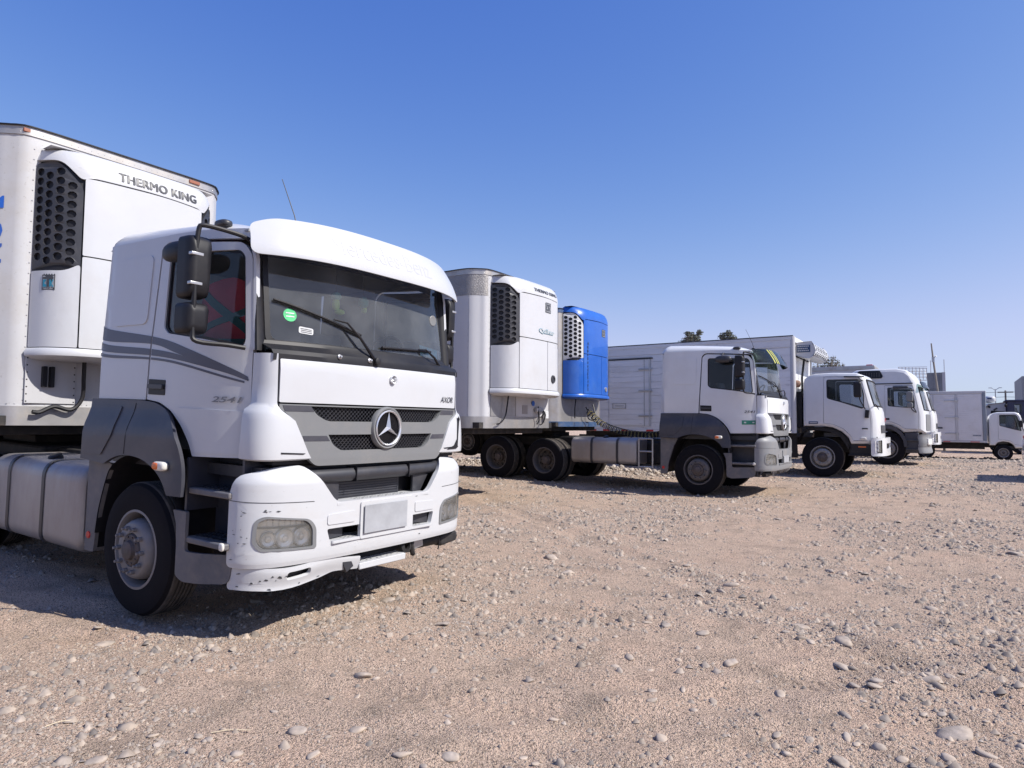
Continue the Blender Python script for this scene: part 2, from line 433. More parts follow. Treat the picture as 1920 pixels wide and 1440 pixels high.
def ground_z(x, y):
    x = np.asarray(x, float); y = np.asarray(y, float)
    r = np.hypot(x, y)
    z = base_z(x, y)
    z = z + 0.035 * fbm(x, y, 0.35, 3, 5)
    z = z + 0.022 * fbm(x, y, 1.7, 3, 11)
    z = z + 0.009 * fbm(x, y, 7, 3, 23) + 0.0035 * fbm(x, y, 31, 2, 29)
    # tyre ruts wandering across the yard
    for (px, py, ang, dep, wid) in ((0.4, 5.2, 12, .018, .17), (0.1, 3.4, 12, .018, .17), (1.5, 3.5, -38, .022, .16), (-1.2, 3.4, 62, .020, .15), (-.9, 4.2, 18, .022, .16), (-1.6, 3.6, 18, .022, .16), (2.6, 9.5, -20, .014, .2)):
        a = R(ang); d = (x - px) * -sin(a) + (y - py) * cos(a) + 0.25 * vnoise(x * .5, y * .5, 77)
        t = (x - px) * cos(a) + (y - py) * sin(a)
        p = np.exp(-(d / wid) ** 2)
        z = z - dep * p + dep * .5 * np.exp(-((np.abs(d) - wid * 1.6) / (wid * .5)) ** 2) + 0.0032 * p * np.sign(np.sin(t * 2 * pi / 0.075 + 6 * np.sign(d) * d / wid)) * (np.abs(d) < wid) * np.clip(2.2 * vnoise(x * 1.3, y * 1.3, 55) + .3, 0, 1)
    fade = np.clip(1 - (r - 30) / 60, 0.0, 1)
    return base_z(x, y) + (z - base_z(x, y)) * fade
def gz(x, y): return float(base_z(x, y))

def np_mesh(name, V, F, mats, smooth_=True, mi=None):
    me = bpy.data.meshes.new(name)
    n, k = F.shape
    me.vertices.add(len(V)); me.vertices.foreach_set('co', V.astype(np.float32).ravel())
    me.loops.add(n * k); me.loops.foreach_set('vertex_index', F.astype(np.int32).ravel())
    me.polygons.add(n); me.polygons.foreach_set('loop_start', np.arange(0, n * k, k, dtype=np.int32))
    me.polygons.foreach_set('loop_total', np.full(n, k, dtype=np.int32))
    me.polygons.foreach_set('use_smooth', np.full(n, smooth_, dtype=bool))
    for m in mats: me.materials.append(m)
    if mi is not None: me.polygons.foreach_set('material_index', mi.astype(np.int32))
    me.update(calc_edges=True)
    return me

def ground_material():
    m = bpy.data.materials.new('dry_gravelly_dirt'); m.use_nodes = True
    n = m.node_tree; n.nodes.clear(); L = n.links.new
    o = n.nodes.new('ShaderNodeOutputMaterial'); p = n.nodes.new('ShaderNodeBsdfPrincipled')
    p.inputs['Roughness'].default_value = 0.95; p.inputs['Specular IOR Level'].default_value = 0.15
    tc = n.nodes.new('ShaderNodeTexCoord')
    def noise(s, d=6, r=0.65):
        t = n.nodes.new('ShaderNodeTexNoise'); t.inputs['Scale'].default_value = s; t.inputs['Detail'].default_value = d; t.inputs['Roughness'].default_value = r
        L(tc.outputs['Object'], t.inputs['Vector']); return t.outputs['Fac']
    def rng(f, a, b, c=0, d=1):
        t = n.nodes.new('ShaderNodeMapRange'); t.inputs[1].default_value = a; t.inputs[2].default_value = b; t.inputs[3].default_value = c; t.inputs[4].default_value = d
        L(f, t.inputs[0]); return t.outputs[0]
    def mix(f, a, b, mode='MIX'):
        x = n.nodes.new('ShaderNodeMix'); x.data_type = 'RGBA'; x.blend_type = mode
        if isinstance(f, float): x.inputs[0].default_value = f
        else: L(f, x.inputs[0])
        for s, v in ((6, a), (7, b)):
            if isinstance(v, tuple): x.inputs[s].default_value = (*v, 1)
            else: L(v, x.inputs[s])
        return x.outputs[2]
    c = mix(rng(noise(0.35, 4), .35, .65), (0.60, 0.445, 0.335), (0.55, 0.41, 0.315))
    c = mix(rng(noise(1.7, 5), .48, .72), c, (0.63, 0.445, 0.33))
    c = mix(rng(noise(2.6, 6), .50, .75), c, (0.31, 0.24, 0.185))
    vo = n.nodes.new('ShaderNodeTexVoronoi'); vo.inputs['Scale'].default_value = 55; L(tc.outputs['Object'], vo.inputs['Vector'])
    vo2 = n.nodes.new('ShaderNodeTexVoronoi'); vo2.inputs['Scale'].default_value = 140; L(tc.outputs['Object'], vo2.inputs['Vector'])
    sx = n.nodes.new('ShaderNodeSeparateColor'); L(vo.outputs['Color'], sx.inputs[0])
    g1 = rng(sx.outputs[0], .55, 1, 0, .6); msk = rng(vo.outputs['Distance'], .25, .5, 1, 0)
    mm = n.nodes.new('ShaderNodeMath'); mm.operation = 'MULTIPLY'; L(g1, mm.inputs[0]); L(msk, mm.inputs[1])
    c = mix(mm.outputs[0], c, (0.50, 0.42, 0.33))
    c = mix(rng(noise(80, 4), .47, .62, 0, .95), c, (0.17, 0.13, 0.10))
    c = mix(rng(noise(60, 3), .55, .72, 0, .6), c, (0.56, 0.47, 0.36))
    L(c, p.inputs['Base Color'])
    h = n.nodes.new('ShaderNodeMath'); h.operation = 'ADD'
    h2 = n.nodes.new('ShaderNodeMath'); h2.operation = 'MULTIPLY_ADD'; h2.inputs[1].default_value = -0.5
    L(vo2.outputs['Distance'], h2.inputs[0]); L(noise(45, 8, .75), h2.inputs[2])
    L(mm.outputs[0], h.inputs[0]); L(h2.outputs[0], h.inputs[1])
    # tyre tread impressions: bands of fine parallel grooves pressed into the dirt
    def M(op, *v):
        t = n.nodes.new('ShaderNodeMath'); t.operation = op
        for q, a_ in enumerate(v):
            if isinstance(a_, (int, float)): t.inputs[q].default_value = a_
            else: L(a_, t.inputs[q])
        return t.outputs[0]
    sp = n.nodes.new('ShaderNodeSeparateXYZ'); L(tc.outputs['Object'], sp.inputs[0])
    wob = noise(0.5, 2); brk = rng(noise(1.1, 3), .46, .56)
    total = h.outputs[0]
    for (px, py, ang, wid, cross) in ((-1.0, 3.6, 118, .14, 0), (-.75, 3.75, 118, .12, 1), (-1.45, 3.1, 95, .12, 0), (-.55, 4.1, 30, .15, 0), (-.9, 4.6, 40, .13, 1), (-2.4, 2.6, 60, .12, 0), (.1, 3.4, 125, .13, 1), (-1.0, 6.2, 20, .15, 0), (-3.3, 1.9, 50, .10, 0)):
        a_ = R(ang)
        d = M('ADD', M('ADD', M('MULTIPLY', M('SUBTRACT', sp.outputs[0], px), -sin(a_)), M('MULTIPLY', M('SUBTRACT', sp.outputs[1], py), cos(a_))), M('MULTIPLY', M('SUBTRACT', wob, .5), .5))
        t_ = M('ADD', M('MULTIPLY', M('SUBTRACT', sp.outputs[0], px), cos(a_)), M('MULTIPLY', M('SUBTRACT', sp.outputs[1], py), sin(a_)))
        band = M('MULTIPLY', M('LESS_THAN', M('ABSOLUTE', d), wid), M('MULTIPLY', brk, rng(M('ABSOLUTE', t_), .9, 2.2, 1, 0)))
        w = M('SINE', M('MULTIPLY', d, 2 * pi / .045))
        if cross: w = M('MINIMUM', w, M('SINE', M('MULTIPLY', t_, 2 * pi / .05)))
        total = M('ADD', total, M('MULTIPLY', M('MULTIPLY', M('GREATER_THAN', w, .25), band), .45))
    b = n.nodes.new('ShaderNodeBump'); b.inputs['Strength'].default_value = 1.0; b.inputs['Distance'].default_value = 0.018
    L(total, b.inputs['Height']); L(b.outputs[0], p.inputs['Normal'])
    L(p.outputs[0], o.inputs[0]); return m
ground_m = ground_material()
def stone_material(name, a, b, c):
    m = bpy.data.materials.new(name); m.use_nodes = True
    n = m.node_tree; n.nodes.clear(); L = n.links.new
    o = n.nodes.new('ShaderNodeOutputMaterial'); p = n.nodes.new('ShaderNodeBsdfPrincipled')
    p.inputs['Roughness'].default_value = 0.85; p.inputs['Specular IOR Level'].default_value = 0.25
    tc = n.nodes.new('ShaderNodeNewGeometry')
    r = n.nodes.new('ShaderNodeValToRGB'); r.color_ramp.elements[0].color = (*a, 1); r.color_ramp.elements[1].color = (*c, 1)
    e = r.color_ramp.elements.new(0.5); e.color = (*b, 1)
    L(tc.outputs['Random Per Island'], r.inputs[0])
    t = n.nodes.new('ShaderNodeTexNoise'); t.inputs['Scale'].default_value = 22; t.inputs['Detail'].default_value = 7
    L(tc.outputs['Position'], t.inputs['Vector'])
    mr = n.nodes.new('ShaderNodeMapRange'); mr.inputs[1].default_value = .3; mr.inputs[2].default_value = .75; mr.inputs[3].default_value = .62; mr.inputs[4].default_value = 1.18
    L(t.outputs[0], mr.inputs[0])
    x = n.nodes.new('ShaderNodeMix'); x.data_type = 'RGBA'; x.blend_type = 'MULTIPLY'; x.inputs[0].default_value = 1
    L(r.outputs[0], x.inputs[6]); L(mr.outputs[0], x.inputs[7])
    # wind-blown dust of the yard lies over part of each stone
    d = n.nodes.new('ShaderNodeTexNoise'); d.inputs['Scale'].default_value = 9; d.inputs['Detail'].default_value = 5; L(tc.outputs['Position'], d.inputs['Vector'])
    dm = n.nodes.new('ShaderNodeMapRange'); dm.inputs[1].default_value = .4; dm.inputs[2].default_value = .7; dm.inputs[3].default_value = 0.05; dm.inputs[4].default_value = .55; L(d.outputs[0], dm.inputs[0])
    y = n.nodes.new('ShaderNodeMix'); y.data_type = 'RGBA'; L(dm.outputs[0], y.inputs[0]); L(x.outputs[2], y.inputs[6]); y.inputs[7].default_value = (0.49, 0.385, 0.285, 1)
    L(y.outputs[2], p.inputs['Base Color'])
    b = n.nodes.new('ShaderNodeBump'); b.inputs['Strength'].default_value = 0.35; b.inputs['Distance'].default_value = 0.01
    L(t.outputs[0], b.inputs['Height']); L(b.outputs[0], p.inputs['Normal'])
    L(p.outputs[0], o.inputs[0]); return m
stone_m = stone_material('dusty_river_stone', (0.16, 0.145, 0.135), (0.26, 0.225, 0.20), (0.40, 0.34, 0.29))
pale_m = stone_material('pale_rubble_stone', (0.30, 0.27, 0.24), (0.42, 0.37, 0.32), (0.55, 0.49, 0.42))

def build_ground():
    # fine polar wedge in front of the camera, merged with a coarse ring for the rest
    rings = [0.9]
    while rings[-1] < 70: rings.append(rings[-1] * 1.0055 + 0.0012)
    while rings[-1] < 4500: rings.append(rings[-1] * 1.12)
    rr = np.array(rings)
    fa = np.arange(-10, 76.01, 0.16); ca = np.arange(80, 350.1, 5.0)
    ang = np.radians(np.concatenate([fa, ca])) + pi / 2 - R(0)
    ang = np.radians(90) + np.radians(np.concatenate([fa, ca]))
    Rr, Aa = np.meshgrid(rr, ang, indexing='ij')
    X = Rr * np.cos(Aa); Y = Rr * np.sin(Aa); Z = ground_z(X, Y)
    V = np.stack([X, Y, Z], -1).reshape(-1, 3); nr, na = len(rr), len(ang)
    i = np.arange(nr - 1)[:, None]; j = np.arange(na)[None, :]; k = (j + 1) % na
    F = np.stack([i * na + j, (i + 1) * na + j, (i + 1) * na + k, i * na + k], -1).reshape(-1, 4)
    V = np.vstack([V, [[0, 0, 0]]])
    me = np_mesh('ground', V, F, [ground_m])
    bm = bmesh.new(); bm.from_mesh(me); bm.verts.ensure_lookup_table()
    c = bm.verts[len(V) - 1]
    for q in range(na): bm.faces.new((c, bm.verts[q], bm.verts[(q + 1) % na]))
    bm.to_mesh(me); bm.free()
    o = bpy.data.objects.new('ground', me); COL.objects.link(o); o['kind'] = 'structure'
    return o
ground = build_ground()

def stone_template(seed, sub=1, squash=0.55):
    rs = np.random.RandomState(seed)
    bm = bmesh.new(); bmesh.ops.create_icosphere(bm, subdivisions=sub, radius=1)
    V = np.array([v.co[:] for v in bm.verts]); F = np.array([[v.index for v in f.verts] for f in bm.faces]); bm.free()
    k = rs.randn(5, 3); k /= np.linalg.norm(k, axis=1)[:, None]
    d = 1 + 0.07 * rs.randn(len(V))[:, None] * (0.35 if sub > 1 else 1.0)
    V = V * d
    for q in rs.randn(7 if seed % 2 else 3, 3):
        q = q / np.linalg.norm(q); h = rs.uniform(.50, .85); e = V @ q - h
        V = V - np.clip(e, 0, None)[:, None] * q * .9
    V = V * np.array([1.0 + .4 * rs.rand(), 0.55 + 0.4 * rs.rand(), squash * (0.7 + 0.6 * rs.rand())])
    return V, F
def scatter(name, pts, sizes, temps, m, rs, sink=0.25, parent=None, tilt=0.25, kind='stuff'):
    Vs = []; Fs = []; off = 0
    t = rs.randint(0, len(temps), len(pts))
    for k, (tv, tf) in enumerate(temps):
        sel = np.where(t == k)[0]
        if not len(sel): continue
        a = rs.rand(len(sel)) * 2 * pi; b = rs.randn(len(sel)) * tilt; s = sizes[sel]
        ca, sa, cb, sb = np.cos(a), np.sin(a), np.cos(b), np.sin(b)
        v = tv[None] * s[:, None, None]
        y = v[..., 1] * cb[:, None] - v[..., 2] * sb[:, None]; z = v[..., 1] * sb[:, None] + v[..., 2] * cb[:, None]; x = v[..., 0]
        X = x * ca[:, None] - y * sa[:, None] + pts[sel, 0][:, None]; Y = x * sa[:, None] + y * ca[:, None] + pts[sel, 1][:, None]
        Z = z + (pts[sel, 2] + s * 0.5 * (0.5 - sink))[:, None]
        Vs.append(np.stack([X, Y, Z], -1).reshape(-1, 3))
        Fs.append((tf[None] + (np.arange(len(sel)) * len(tv))[:, None, None]).reshape(-1, 3) + off); off += len(sel) * len(tv)
    me = np_mesh(name, np.vstack(Vs), np.vstack(Fs), [m])
    o = bpy.data.objects.new(name, me); COL.objects.link(o)
    if kind: o['kind'] = kind
    if parent: o.parent = parent
    return o
def wedge_pts(rs, n, r0, r1, pw=1.0, a0=-8, a1=76):
    # density falling off with distance; clumped by noise
    out = []
    while sum(len(o) for o in out) < n:
        u = rs.rand(n * 2); r = (r0 ** pw + u * (r1 ** pw - r0 ** pw)) ** (1 / pw)
        a = np.radians(90 + a0 + rs.rand(n * 2) * (a1 - a0))
        x, y = r * np.cos(a), r * np.sin(a)
        dens = 0.5 + 1.6 * fbm(x, y, 0.9, 3, 31) + 0.9 * fbm(x, y, 4.5, 2, 41)
        keep = rs.rand(n * 2) < np.clip(dens, 0.06, 1)
        out.append(np.stack([x[keep], y[keep]], 1))
    return np.vstack(out)[:n]
def build_stones():
    rs = np.random.RandomState(3)
    T0 = [stone_template(s, 1, .6) for s in range(8)]; T2 = [stone_template(20 + s, 2, .52) for s in range(10)]
    # fine pebbles (nobody could count them)
    p = wedge_pts(rs, 210000, 2.2, 36, 1.05); s = 0.0042 * (1 + rs.pareto(2.6, len(p))); s = np.clip(s, 0, .03) * (1 + np.hypot(p[:, 0], p[:, 1]) * .06)
    P = np.column_stack([p, ground_z(p[:, 0], p[:, 1])])
    scatter('gravel', P, s, [low_poly(t) for t in range(6)], stone_m, rs, sink=.1)
    # middling pebbles
    p = wedge_pts(rs, 13000, 2.4, 38, 1.1); s = np.clip(0.0105 * (1 + rs.pareto(2.8, len(p))), 0, .045) * (1 + np.hypot(p[:, 0], p[:, 1]) * .02)
    P = np.column_stack([p, ground_z(p[:, 0], p[:, 1])])
    scatter('pebbles', P, s, T0, stone_m, rs, sink=.6)
    # stones one can pick apart: each a piece of the ground
    meshes = []
    for q in range(14):
        V, F = stone_template(60 + q, 2, .5); meshes.append(np_mesh('stone', V, F, [stone_m]))
    big = [(-3.21, 1.56, 0.053), (-3.23, 1.83, 0.032), (-3.13, 1.8, 0.025), (-3.36, 1.71, 0.021), (-2.75, 1.95, 0.044), (-3.65, 1.94, 0.025), (-3.64, 2.0, 0.026), (-4.21, 1.96, 0.033), (-3.05, 1.95, 0.028), (-2.98, 1.96, 0.027), (-3.56, 1.76, 0.029), (-4.07, 1.55, 0.049), (-4.37, 1.72, 0.04), (-5.21, 2.52, 0.038), (-2.43, 2.11, 0.035), (-2.47, 2.41, 0.053), (-2.71, 2.25, 0.059), (-2.09, 2.32, 0.043), (-1.93, 2.46, 0.049), (-2.99, 2.33, 0.025), (-4.35, 4.54, 0.048), (-3.04, 3.78, 0.037), (-2.99, 2.96, 0.065), (-1.97, 2.32, 0.025), (-2.19, 2.77, 0.021), (-3.75, 6.56, 0.12), (-2.02, 4.41, 0.034), (-1.55, 4.88, 0.056), (-1.21, 4.35, 0.057), (-1.83, 4.87, 0.054), (-1.79, 3.9, 0.036), (-1.39, 3.5, 0.039), (-1.22, 3.19, 0.042), (-1.68, 2.67, 0.029), (-1.6, 2.65, 0.022), (-1.74, 3.06, 0.025), (-1.46, 3.68, 0.03), (-1.15, 3.78, 0.037), (-1.32, 3.78, 0.03), (-1.19, 3.56, 0.031), (-1.6, 3.99, 0.033), (-0.04, 4.0, 0.094), (0.08, 3.83, 0.046), (-0.07, 3.68, 0.046), (-0.47, 3.44, 0.052), (-0.44, 3.36, 0.036), (-0.32, 3.45, 0.03), (-0.76, 3.5, 0.035), (-0.87, 4.1, 0.044), (-0.63, 4.71, 0.063), (-0.53, 4.45, 0.039), (-0.43, 4.54, 0.045), (-0.52, 3.97, 0.04), (-0.46, 4.18, 0.026), (-0.18, 4.19, 0.033), (-0.1, 4.24, 0.028), (0.09, 4.26, 0.025), (-0.2, 6.47, 0.058), (0.17, 6.08, 0.053), (-1.0, 5.45, 0.068), (-0.24, 3.58, 0.035), (-0.43, 3.62, 0.027), (-0.62, 3.54, 0.028), (-0.14, 3.53, 0.036), (0.11, 3.72, 0.038), (-0.17, 4.82, 0.046)]
    spots = [(x, y, s_, R(110 + 50 * rs.randn())) for x, y, s_ in big]
    p = wedge_pts(rs, 170, 2.8, 12, 1.25, -6, 66)
    for x, y in p: spots.append((x, y, float(np.clip(0.022 * (1 + rs.pareto(2.6)), 0, .075)) * (1 + .02 * math.hypot(x, y)), rs.rand() * 6.28))
    for k, (x, y, s, a) in enumerate(spots):
        o = bpy.data.objects.new('stone', meshes[k % 14]); COL.objects.link(o); o.parent = ground
        o.location = (x, y, float(ground_z(x, y)) + s * .02); o.rotation_euler = (rs.randn() * .15, rs.randn() * .15, a); o.scale = (s * .92, s * .92, s * .70)
    # rubble bank of pale broken stones behind the parked tractors
    n = 2600; x = rs.uniform(-14, -4.7, n); y = 17.3 + .45 * rs.randn(n)
    s = np.clip(.020 * (1 + rs.pareto(2.6, n)), 0, .10)
    P = np.column_stack([x, y, ground_z(x, y) + rs.rand(n) * .08 * np.exp(-((y - 17.3) / .5) ** 2)])
    scatter('rubble', P, s, [stone_template(300 + 2 * q + 1, 1, .6) for q in range(6)], pale_m, rs, sink=.2, tilt=.7)
def low_poly(seed):
    rs = np.random.RandomState(seed + 200)
    V = np.array([(1, 0, 0), (.3, .9, 0), (-.8, .6, 0), (-.9, -.5, 0), (.2, -.9, 0), (.2, .1, .85), (-.3, -.15, .8)], float)
    V = V * (1 + .18 * rs.randn(7, 1)) * [1, .8, .75]
    F = np.array([(0, 1, 5), (1, 2, 5), (2, 6, 5), (2, 3, 6), (3, 4, 6), (4, 5, 6), (4, 0, 5)])
    V[:5, 2] = -.25
    return V, F
build_stones()

# ------------------------------------------------------------------ wheels
def wheel(parent, x, y, z, side, style='front', Rr=0.51, w=0.30, rim=rim_g, dual=False, name='wheel', detail=True, single=False):
    """side -1: outer face towards -y.  style: front (domed disc) / rear (deep dish)"""
    h = holder(name, parent, (x, y, z)); A = (0, side, 0)
    n = 56 if detail else 32
    def tyre(off):
        g = G(); r = Rr; e = w / 2
        prof = [(r * .565, e - .02), (r * .60, e - .005), (r * .72, e), (r * .86, e - .002), (r * .945, e - .014), (r * .985, e - .04)]
        g.lathe(prof, (0, side * off, 0), A, n)
        p2 = [(r * .985, e - .04)]
        xs = [-.062, -.031, 0, .031, .062] if detail else [0]
        # ribs and grooves of the tread
        lo = -(e - .04)
        pts = []
        c = e - .04
        pts.append((r, c - .012))
        for gx in sorted(xs, reverse=True):
            gx *= (e / .15)
            pts += [(r, gx + .008), (r - .016, gx + .006), (r - .016, gx - .006), (r, gx - .008)]
        pts += [(r, lo + .012), (r * .985, lo)]
        g.lathe(p2 + pts, (0, side * off, 0), A, n, mi=1)
        g.lathe([(r * .985, lo), (r * .86, -e), (r * .58, -e + .02)], (0, side * off, 0), A, n)
        return g
    t = tyre(0)
    if dual: t.merge(tyre(-w - .035))
    # lugs and letters relief are left to the rubber; flatten the contact patch a little
    t.v = [(a, b, max(c, -Rr + .012)) for a, b, c in t.v]
    t.build('tyre', [rubber, tread], h, ang=30)
    e = w / 2; r0 = Rr * .565
    g = G()
    g.lathe([(r0 + .012, e - .018), (r0 + .014, e - .006), (r0 - .004, e - .004), (r0 - .012, e - .02), (r0 - .022, e - .05), (r0 - .03, -.02), (r0 - .03, -e + .03), (r0 + .01, -e + .01)], (0, 0, 0), A, n)
    k = Rr / .51
    if style == 'front':
        g.lathe([(r0 - .030, e - .155), (.240 * k, e - .145), (.232 * k, e - .05), (.222 * k, e - .008), (.210 * k, e + .012), (.195 * k, e + .02), (.13 * k, e + .022), (.125 * k, e + .01), (.0, e + .01)], (0, 0, 0), A, n)
        holes = [(.238 * k, e - .036, .024)]; nutr, nuth = .167 * k, e + .02
    elif style == 'light':
        g.lathe([(r0 - .028, -.02), (.19 * k, .02), (.14 * k, .045), (.11 * k, .03), (0, .03)], (0, 0, 0), A, n)
        nutr, nuth = .11 * k, .035
    else:
        g.lathe([(r0 - .03, -.045), (.225 * k, -.055), (.16 * k, -.035), (.13 * k, -.03), (.0, -.03)], (0, 0, 0), A, n)
        nutr, nuth = .165 * k, -.035
    g.build('rim', rim, h, ang=32)
    ax = Vector(A); a = Vector((1, 0, 0)); b = Vector((0, 0, 1))
    if detail:
        # hand holes: dark openings set round the disc
        d = G(); nh = 10 if style == 'front' else 8
        for q in range(nh):
            t_ = 2 * pi * (q + .5) / nh; rad = a * cos(t_) + b * sin(t_); tan = -a * sin(t_) + b * cos(t_)
            if style == 'front': c0, c1, hw = rad * (.2385 * k) + ax * (e - .115), rad * (.2335 * k) + ax * (e - .045), .026
            elif style == 'light': c0, c1, hw = rad * (.165 * k) + ax * .024, rad * (.145 * k) + ax * .038, .02
            else: c0, c1, hw = rad * (.222 * k) + ax * -.052, rad * (.178 * k) + ax * -.036, .026
            cc = (c0 + c1) / 2; up = (c1 - c0) / 2; nn = up.cross(tan).normalized()
            if nn.dot(rad if style == 'front' else ax) < 0: nn = -nn
            d.add([cc + nn * .004 + tan * hw * cos(p) + up * sin(p) for p in [2 * pi * i / 10 for i in range(10)]], [tuple(range(10))])
        d.build('hand_holes', black, h)
        nuts = G(); nn_ = 10
        for q in range(nn_):
            t_ = 2 * pi * q / nn_; c = (a * cos(t_) + b * sin(t_)) * nutr
            nuts.lathe([(.017, nuth), (.017, nuth + .03), (.011, nuth + .036), (.011, nuth + .055), (0, nuth + .056)], c, A, 6)
            if single: nuts.build('wheel_nut', rim, h, ang=30); nuts = G()
        if not single: nuts.build('wheel_nuts', rim, h, ang=30, kind='stuff')
    hb = G()
    if style == 'front': hb.lathe([(.125 * k, e + .011), (.115 * k, e + .03), (.075 * k, e + .035), (.07 * k, e + .06), (.055 * k, e + .068), (0, e + .07)], (0, 0, 0), A, 24)
    elif style == 'light': hb.lathe([(.07 * k, .03), (.055 * k, .075), (.0, .08)], (0, 0, 0), A, 20)
    else: hb.lathe([(.12 * k, -.03), (.11 * k, .045), (.085 * k, .06), (.08 * k, .095), (.055 * k, .10), (0, .10)], (0, 0, 0), A, 24)
    if detail and style != 'light':
        rr_ = .10 * k if style == 'front' else .097 * k; hh = e + .028 if style == 'front' else .052
        for q in range(10):
            t_ = 2 * pi * q / 10; c = (a * cos(t_) + b * sin(t_)) * rr_
            hb.lathe([(.008, hh), (.008, hh + .012), (0, hh + .013)], c, A, 6)
    hb.build('hub', hub_m, h, ang=30)
    return h

# ------------------------------------------------------------------ tractor cab surfaces (x forward from the front axle, y to its left, z up)
def ys(x, z):
    w = 1.215
    if x > .40: w -= .145 * ((x - .40) / .74) ** 2.1
    if x < -.70: w -= .07 * min(1.5, (-.70 - x) / .1) ** 2
    if z > 2.0: w -= .045 * (z - 2.0)
    return w
def xf(y, z): return 1.392 - .085 * min(1.2, abs(y)) ** 2.4
def wsx(y, z): return 1.315 - .172 * min(1.15, abs(y)) ** 2.3 - .165 * (z - 2.09)
def near(off=0.0): return lambda x, z: (x, -ys(x, z) - off, z)
def far(off=0.0): return lambda x, z: (x, ys(x, z) + off, z)
WINDOW = [(.19, 2.765), (.195, 2.20), (.26, 2.155), (.69, 2.10), (1.045, 2.045), (1.06, 2.09), (1.0, 2.70), (.955, 2.745)]
DOOR = [(.028, 1.650), (.06, 2.26), (.085, 2.79), (.15, 2.85), (.98, 2.80), (1.055, 2.70), (1.118, 2.06), (1.128, 1.26), (.645, 1.25), (.60, 1.345), (.50, 1.470), (.37, 1.570), (.21, 1.632)]

def bumper_map():
    f = plan([(1.435, 0), (1.43, .35), (1.405, .75), (1.365, .98), (1.28, 1.125), (1.19, 1.18), (1.10, 1.195)])
    def fm(s, z, off=0.0):
        o = off
        if z > 1.08: o -= .10 * ((z - 1.08) / .14) ** 2
        if z < .56: o -= .015 * (.56 - z) / .06
        x, y = f(s); e = 1e-2
        x2, y2 = f(s + e); n = Vector((y2 - y, -(x2 - x))); n = n.normalized() if n.length else Vector((1, 0))
        return (x + n.x * o, y + n.y * o, z)
    fm.L = f.length
    return fm
BM = bumper_map()

def star(parent, cx, cy, cz, r, ring=True, name='star_emblem', m=chrome):
    g = G(); o = (cx, cy, cz)
    if ring: g.lathe([(r, .0), (r, .012), (r * .96, .02), (r * .90, .012), (r * .90, 0)], o, (1, 0, 0), 40)
    for k in range(3):
        a = pi / 2 + k * 2 * pi / 3
        tip = Vector((cx + .008, cy + cos(a) * r * .93, cz + sin(a) * r * .93)); c = Vector((cx + .035, cy, cz))
        l = Vector((cx, cy + cos(a + pi / 3) * r * .15, cz + sin(a + pi / 3) * r * .15)); q = Vector((cx, cy + cos(a - pi / 3) * r * .15, cz + sin(a - pi / 3) * r * .15))
        g.add([tip, l, c, q], [(0, 1, 2), (0, 2, 3)])
    return g.build(name, m, parent, ang=15)

def mesh_bars(y0, y1, z0, z1, xfun, inside, cell=(.036, .0165), th=.0032):
    """expanded-metal grille: wavy horizontal strands that meet to form flat hexagons"""
    g = G(); cw, ch = cell; row = 0; z = z0
    while z < z1:
        y = y0; seg = []
        n = int((y1 - y0) / (cw / 4))
        for i in range(n + 1):
            yy = y0 + i * (y1 - y0) / n; ph = (yy / cw + (row % 2) * .5) % 1
            tri = [0, .5, .5, 0][int(ph * 4) % 4] if False else min(1, max(0, abs(ph - .5) * 4 - .5))
            zz = z + (tri - .5) * ch * .80
            if inside(yy, zz): seg.append((yy, zz))
            else:
                if len(seg) > 1: _strand(g, seg, xfun, th)
                seg = []
        if len(seg) > 1: _strand(g, seg, xfun, th)
        row += 1; z += ch
    return g
def _strand(g, seg, xfun, th):
    rows = [[(xfun(y, z) - .006, y, z + th), (xfun(y, z), y, z + th * .6), (xfun(y, z), y, z - th * .6), (xfun(y, z) - .006, y, z - th)] for y, z in seg]
    g.grid(rows)
def in_poly(poly):
    def f(x, y):
        c = False; j = len(poly) - 1
        for i in range(len(poly)):
            a, b = poly[i], poly[j]
            if (a[1] > y) != (b[1] > y) and x < (b[0] - a[0]) * (y - a[1]) / (b[1] - a[1]) + a[0]: c = not c
            j = i
        return c
    return f

def mirror_arm(t, side, detail=True):
    """twin mirrors on a tubular bracket"""
    s = side
    def Y(y): return s * (1.12 + (y - 1.12) * (.88 if s < 0 else .62))
    g = G()
    g.tube(curve([(1.075, Y(1.12), 2.80), (1.06, Y(1.22), 2.82), (.99, Y(1.44), 2.84), (.97, Y(1.48), 2.80), (.965, Y(1.485), 2.60), (.965, Y(1.485), 2.35), (.965, Y(1.485), 2.12), (.985, Y(1.46), 2.05), (1.06, Y(1.26), 2.04), (1.10, Y(1.13), 2.03)], 4), .016, 8)
    arm = g.build('mirror_arm', black, t)
    for z in (2.64, 2.44): G().box(.945, .985, Y(1.535), Y(1.435), z - .011, z + .011).build('mirror_clamp', steel, arm, bevel=.004)
    def head(z0, z1, d0, d1, nm):
        h = G()
        pr = rpoly([(-.145, z0), (.035, z0), (.045, z1), (-.145, z1)], .045, 5)
        rows = []
        for q, (xx, k) in enumerate([(-.155, .90), (-.15, 1.0), (-.07, 1.0), (-.02, .97), (.01, .80), (.018, .45)]):
            cy, cz = -.055, (z0 + z1) / 2
            rows.append([(.965 + xx - .0 , Y(1.47 + (p[0] - cy) * -k + cy + .03), cz + (p[1] - cz) * k) for p in pr])
        h.grid(rows, closed=True)
        b = len(h.v); h.add(rows[-1], [tuple(range(len(pr)))]); h.add(rows[0], [tuple(range(len(pr)))[::-1]], 1)
        return h.build(nm, [black, chrome], t, ang=50)
    head(2.345, 2.775, 0, 0, 'mirror_head'); head(2.10, 2.315, 0, 0, 'wide_angle_mirror')

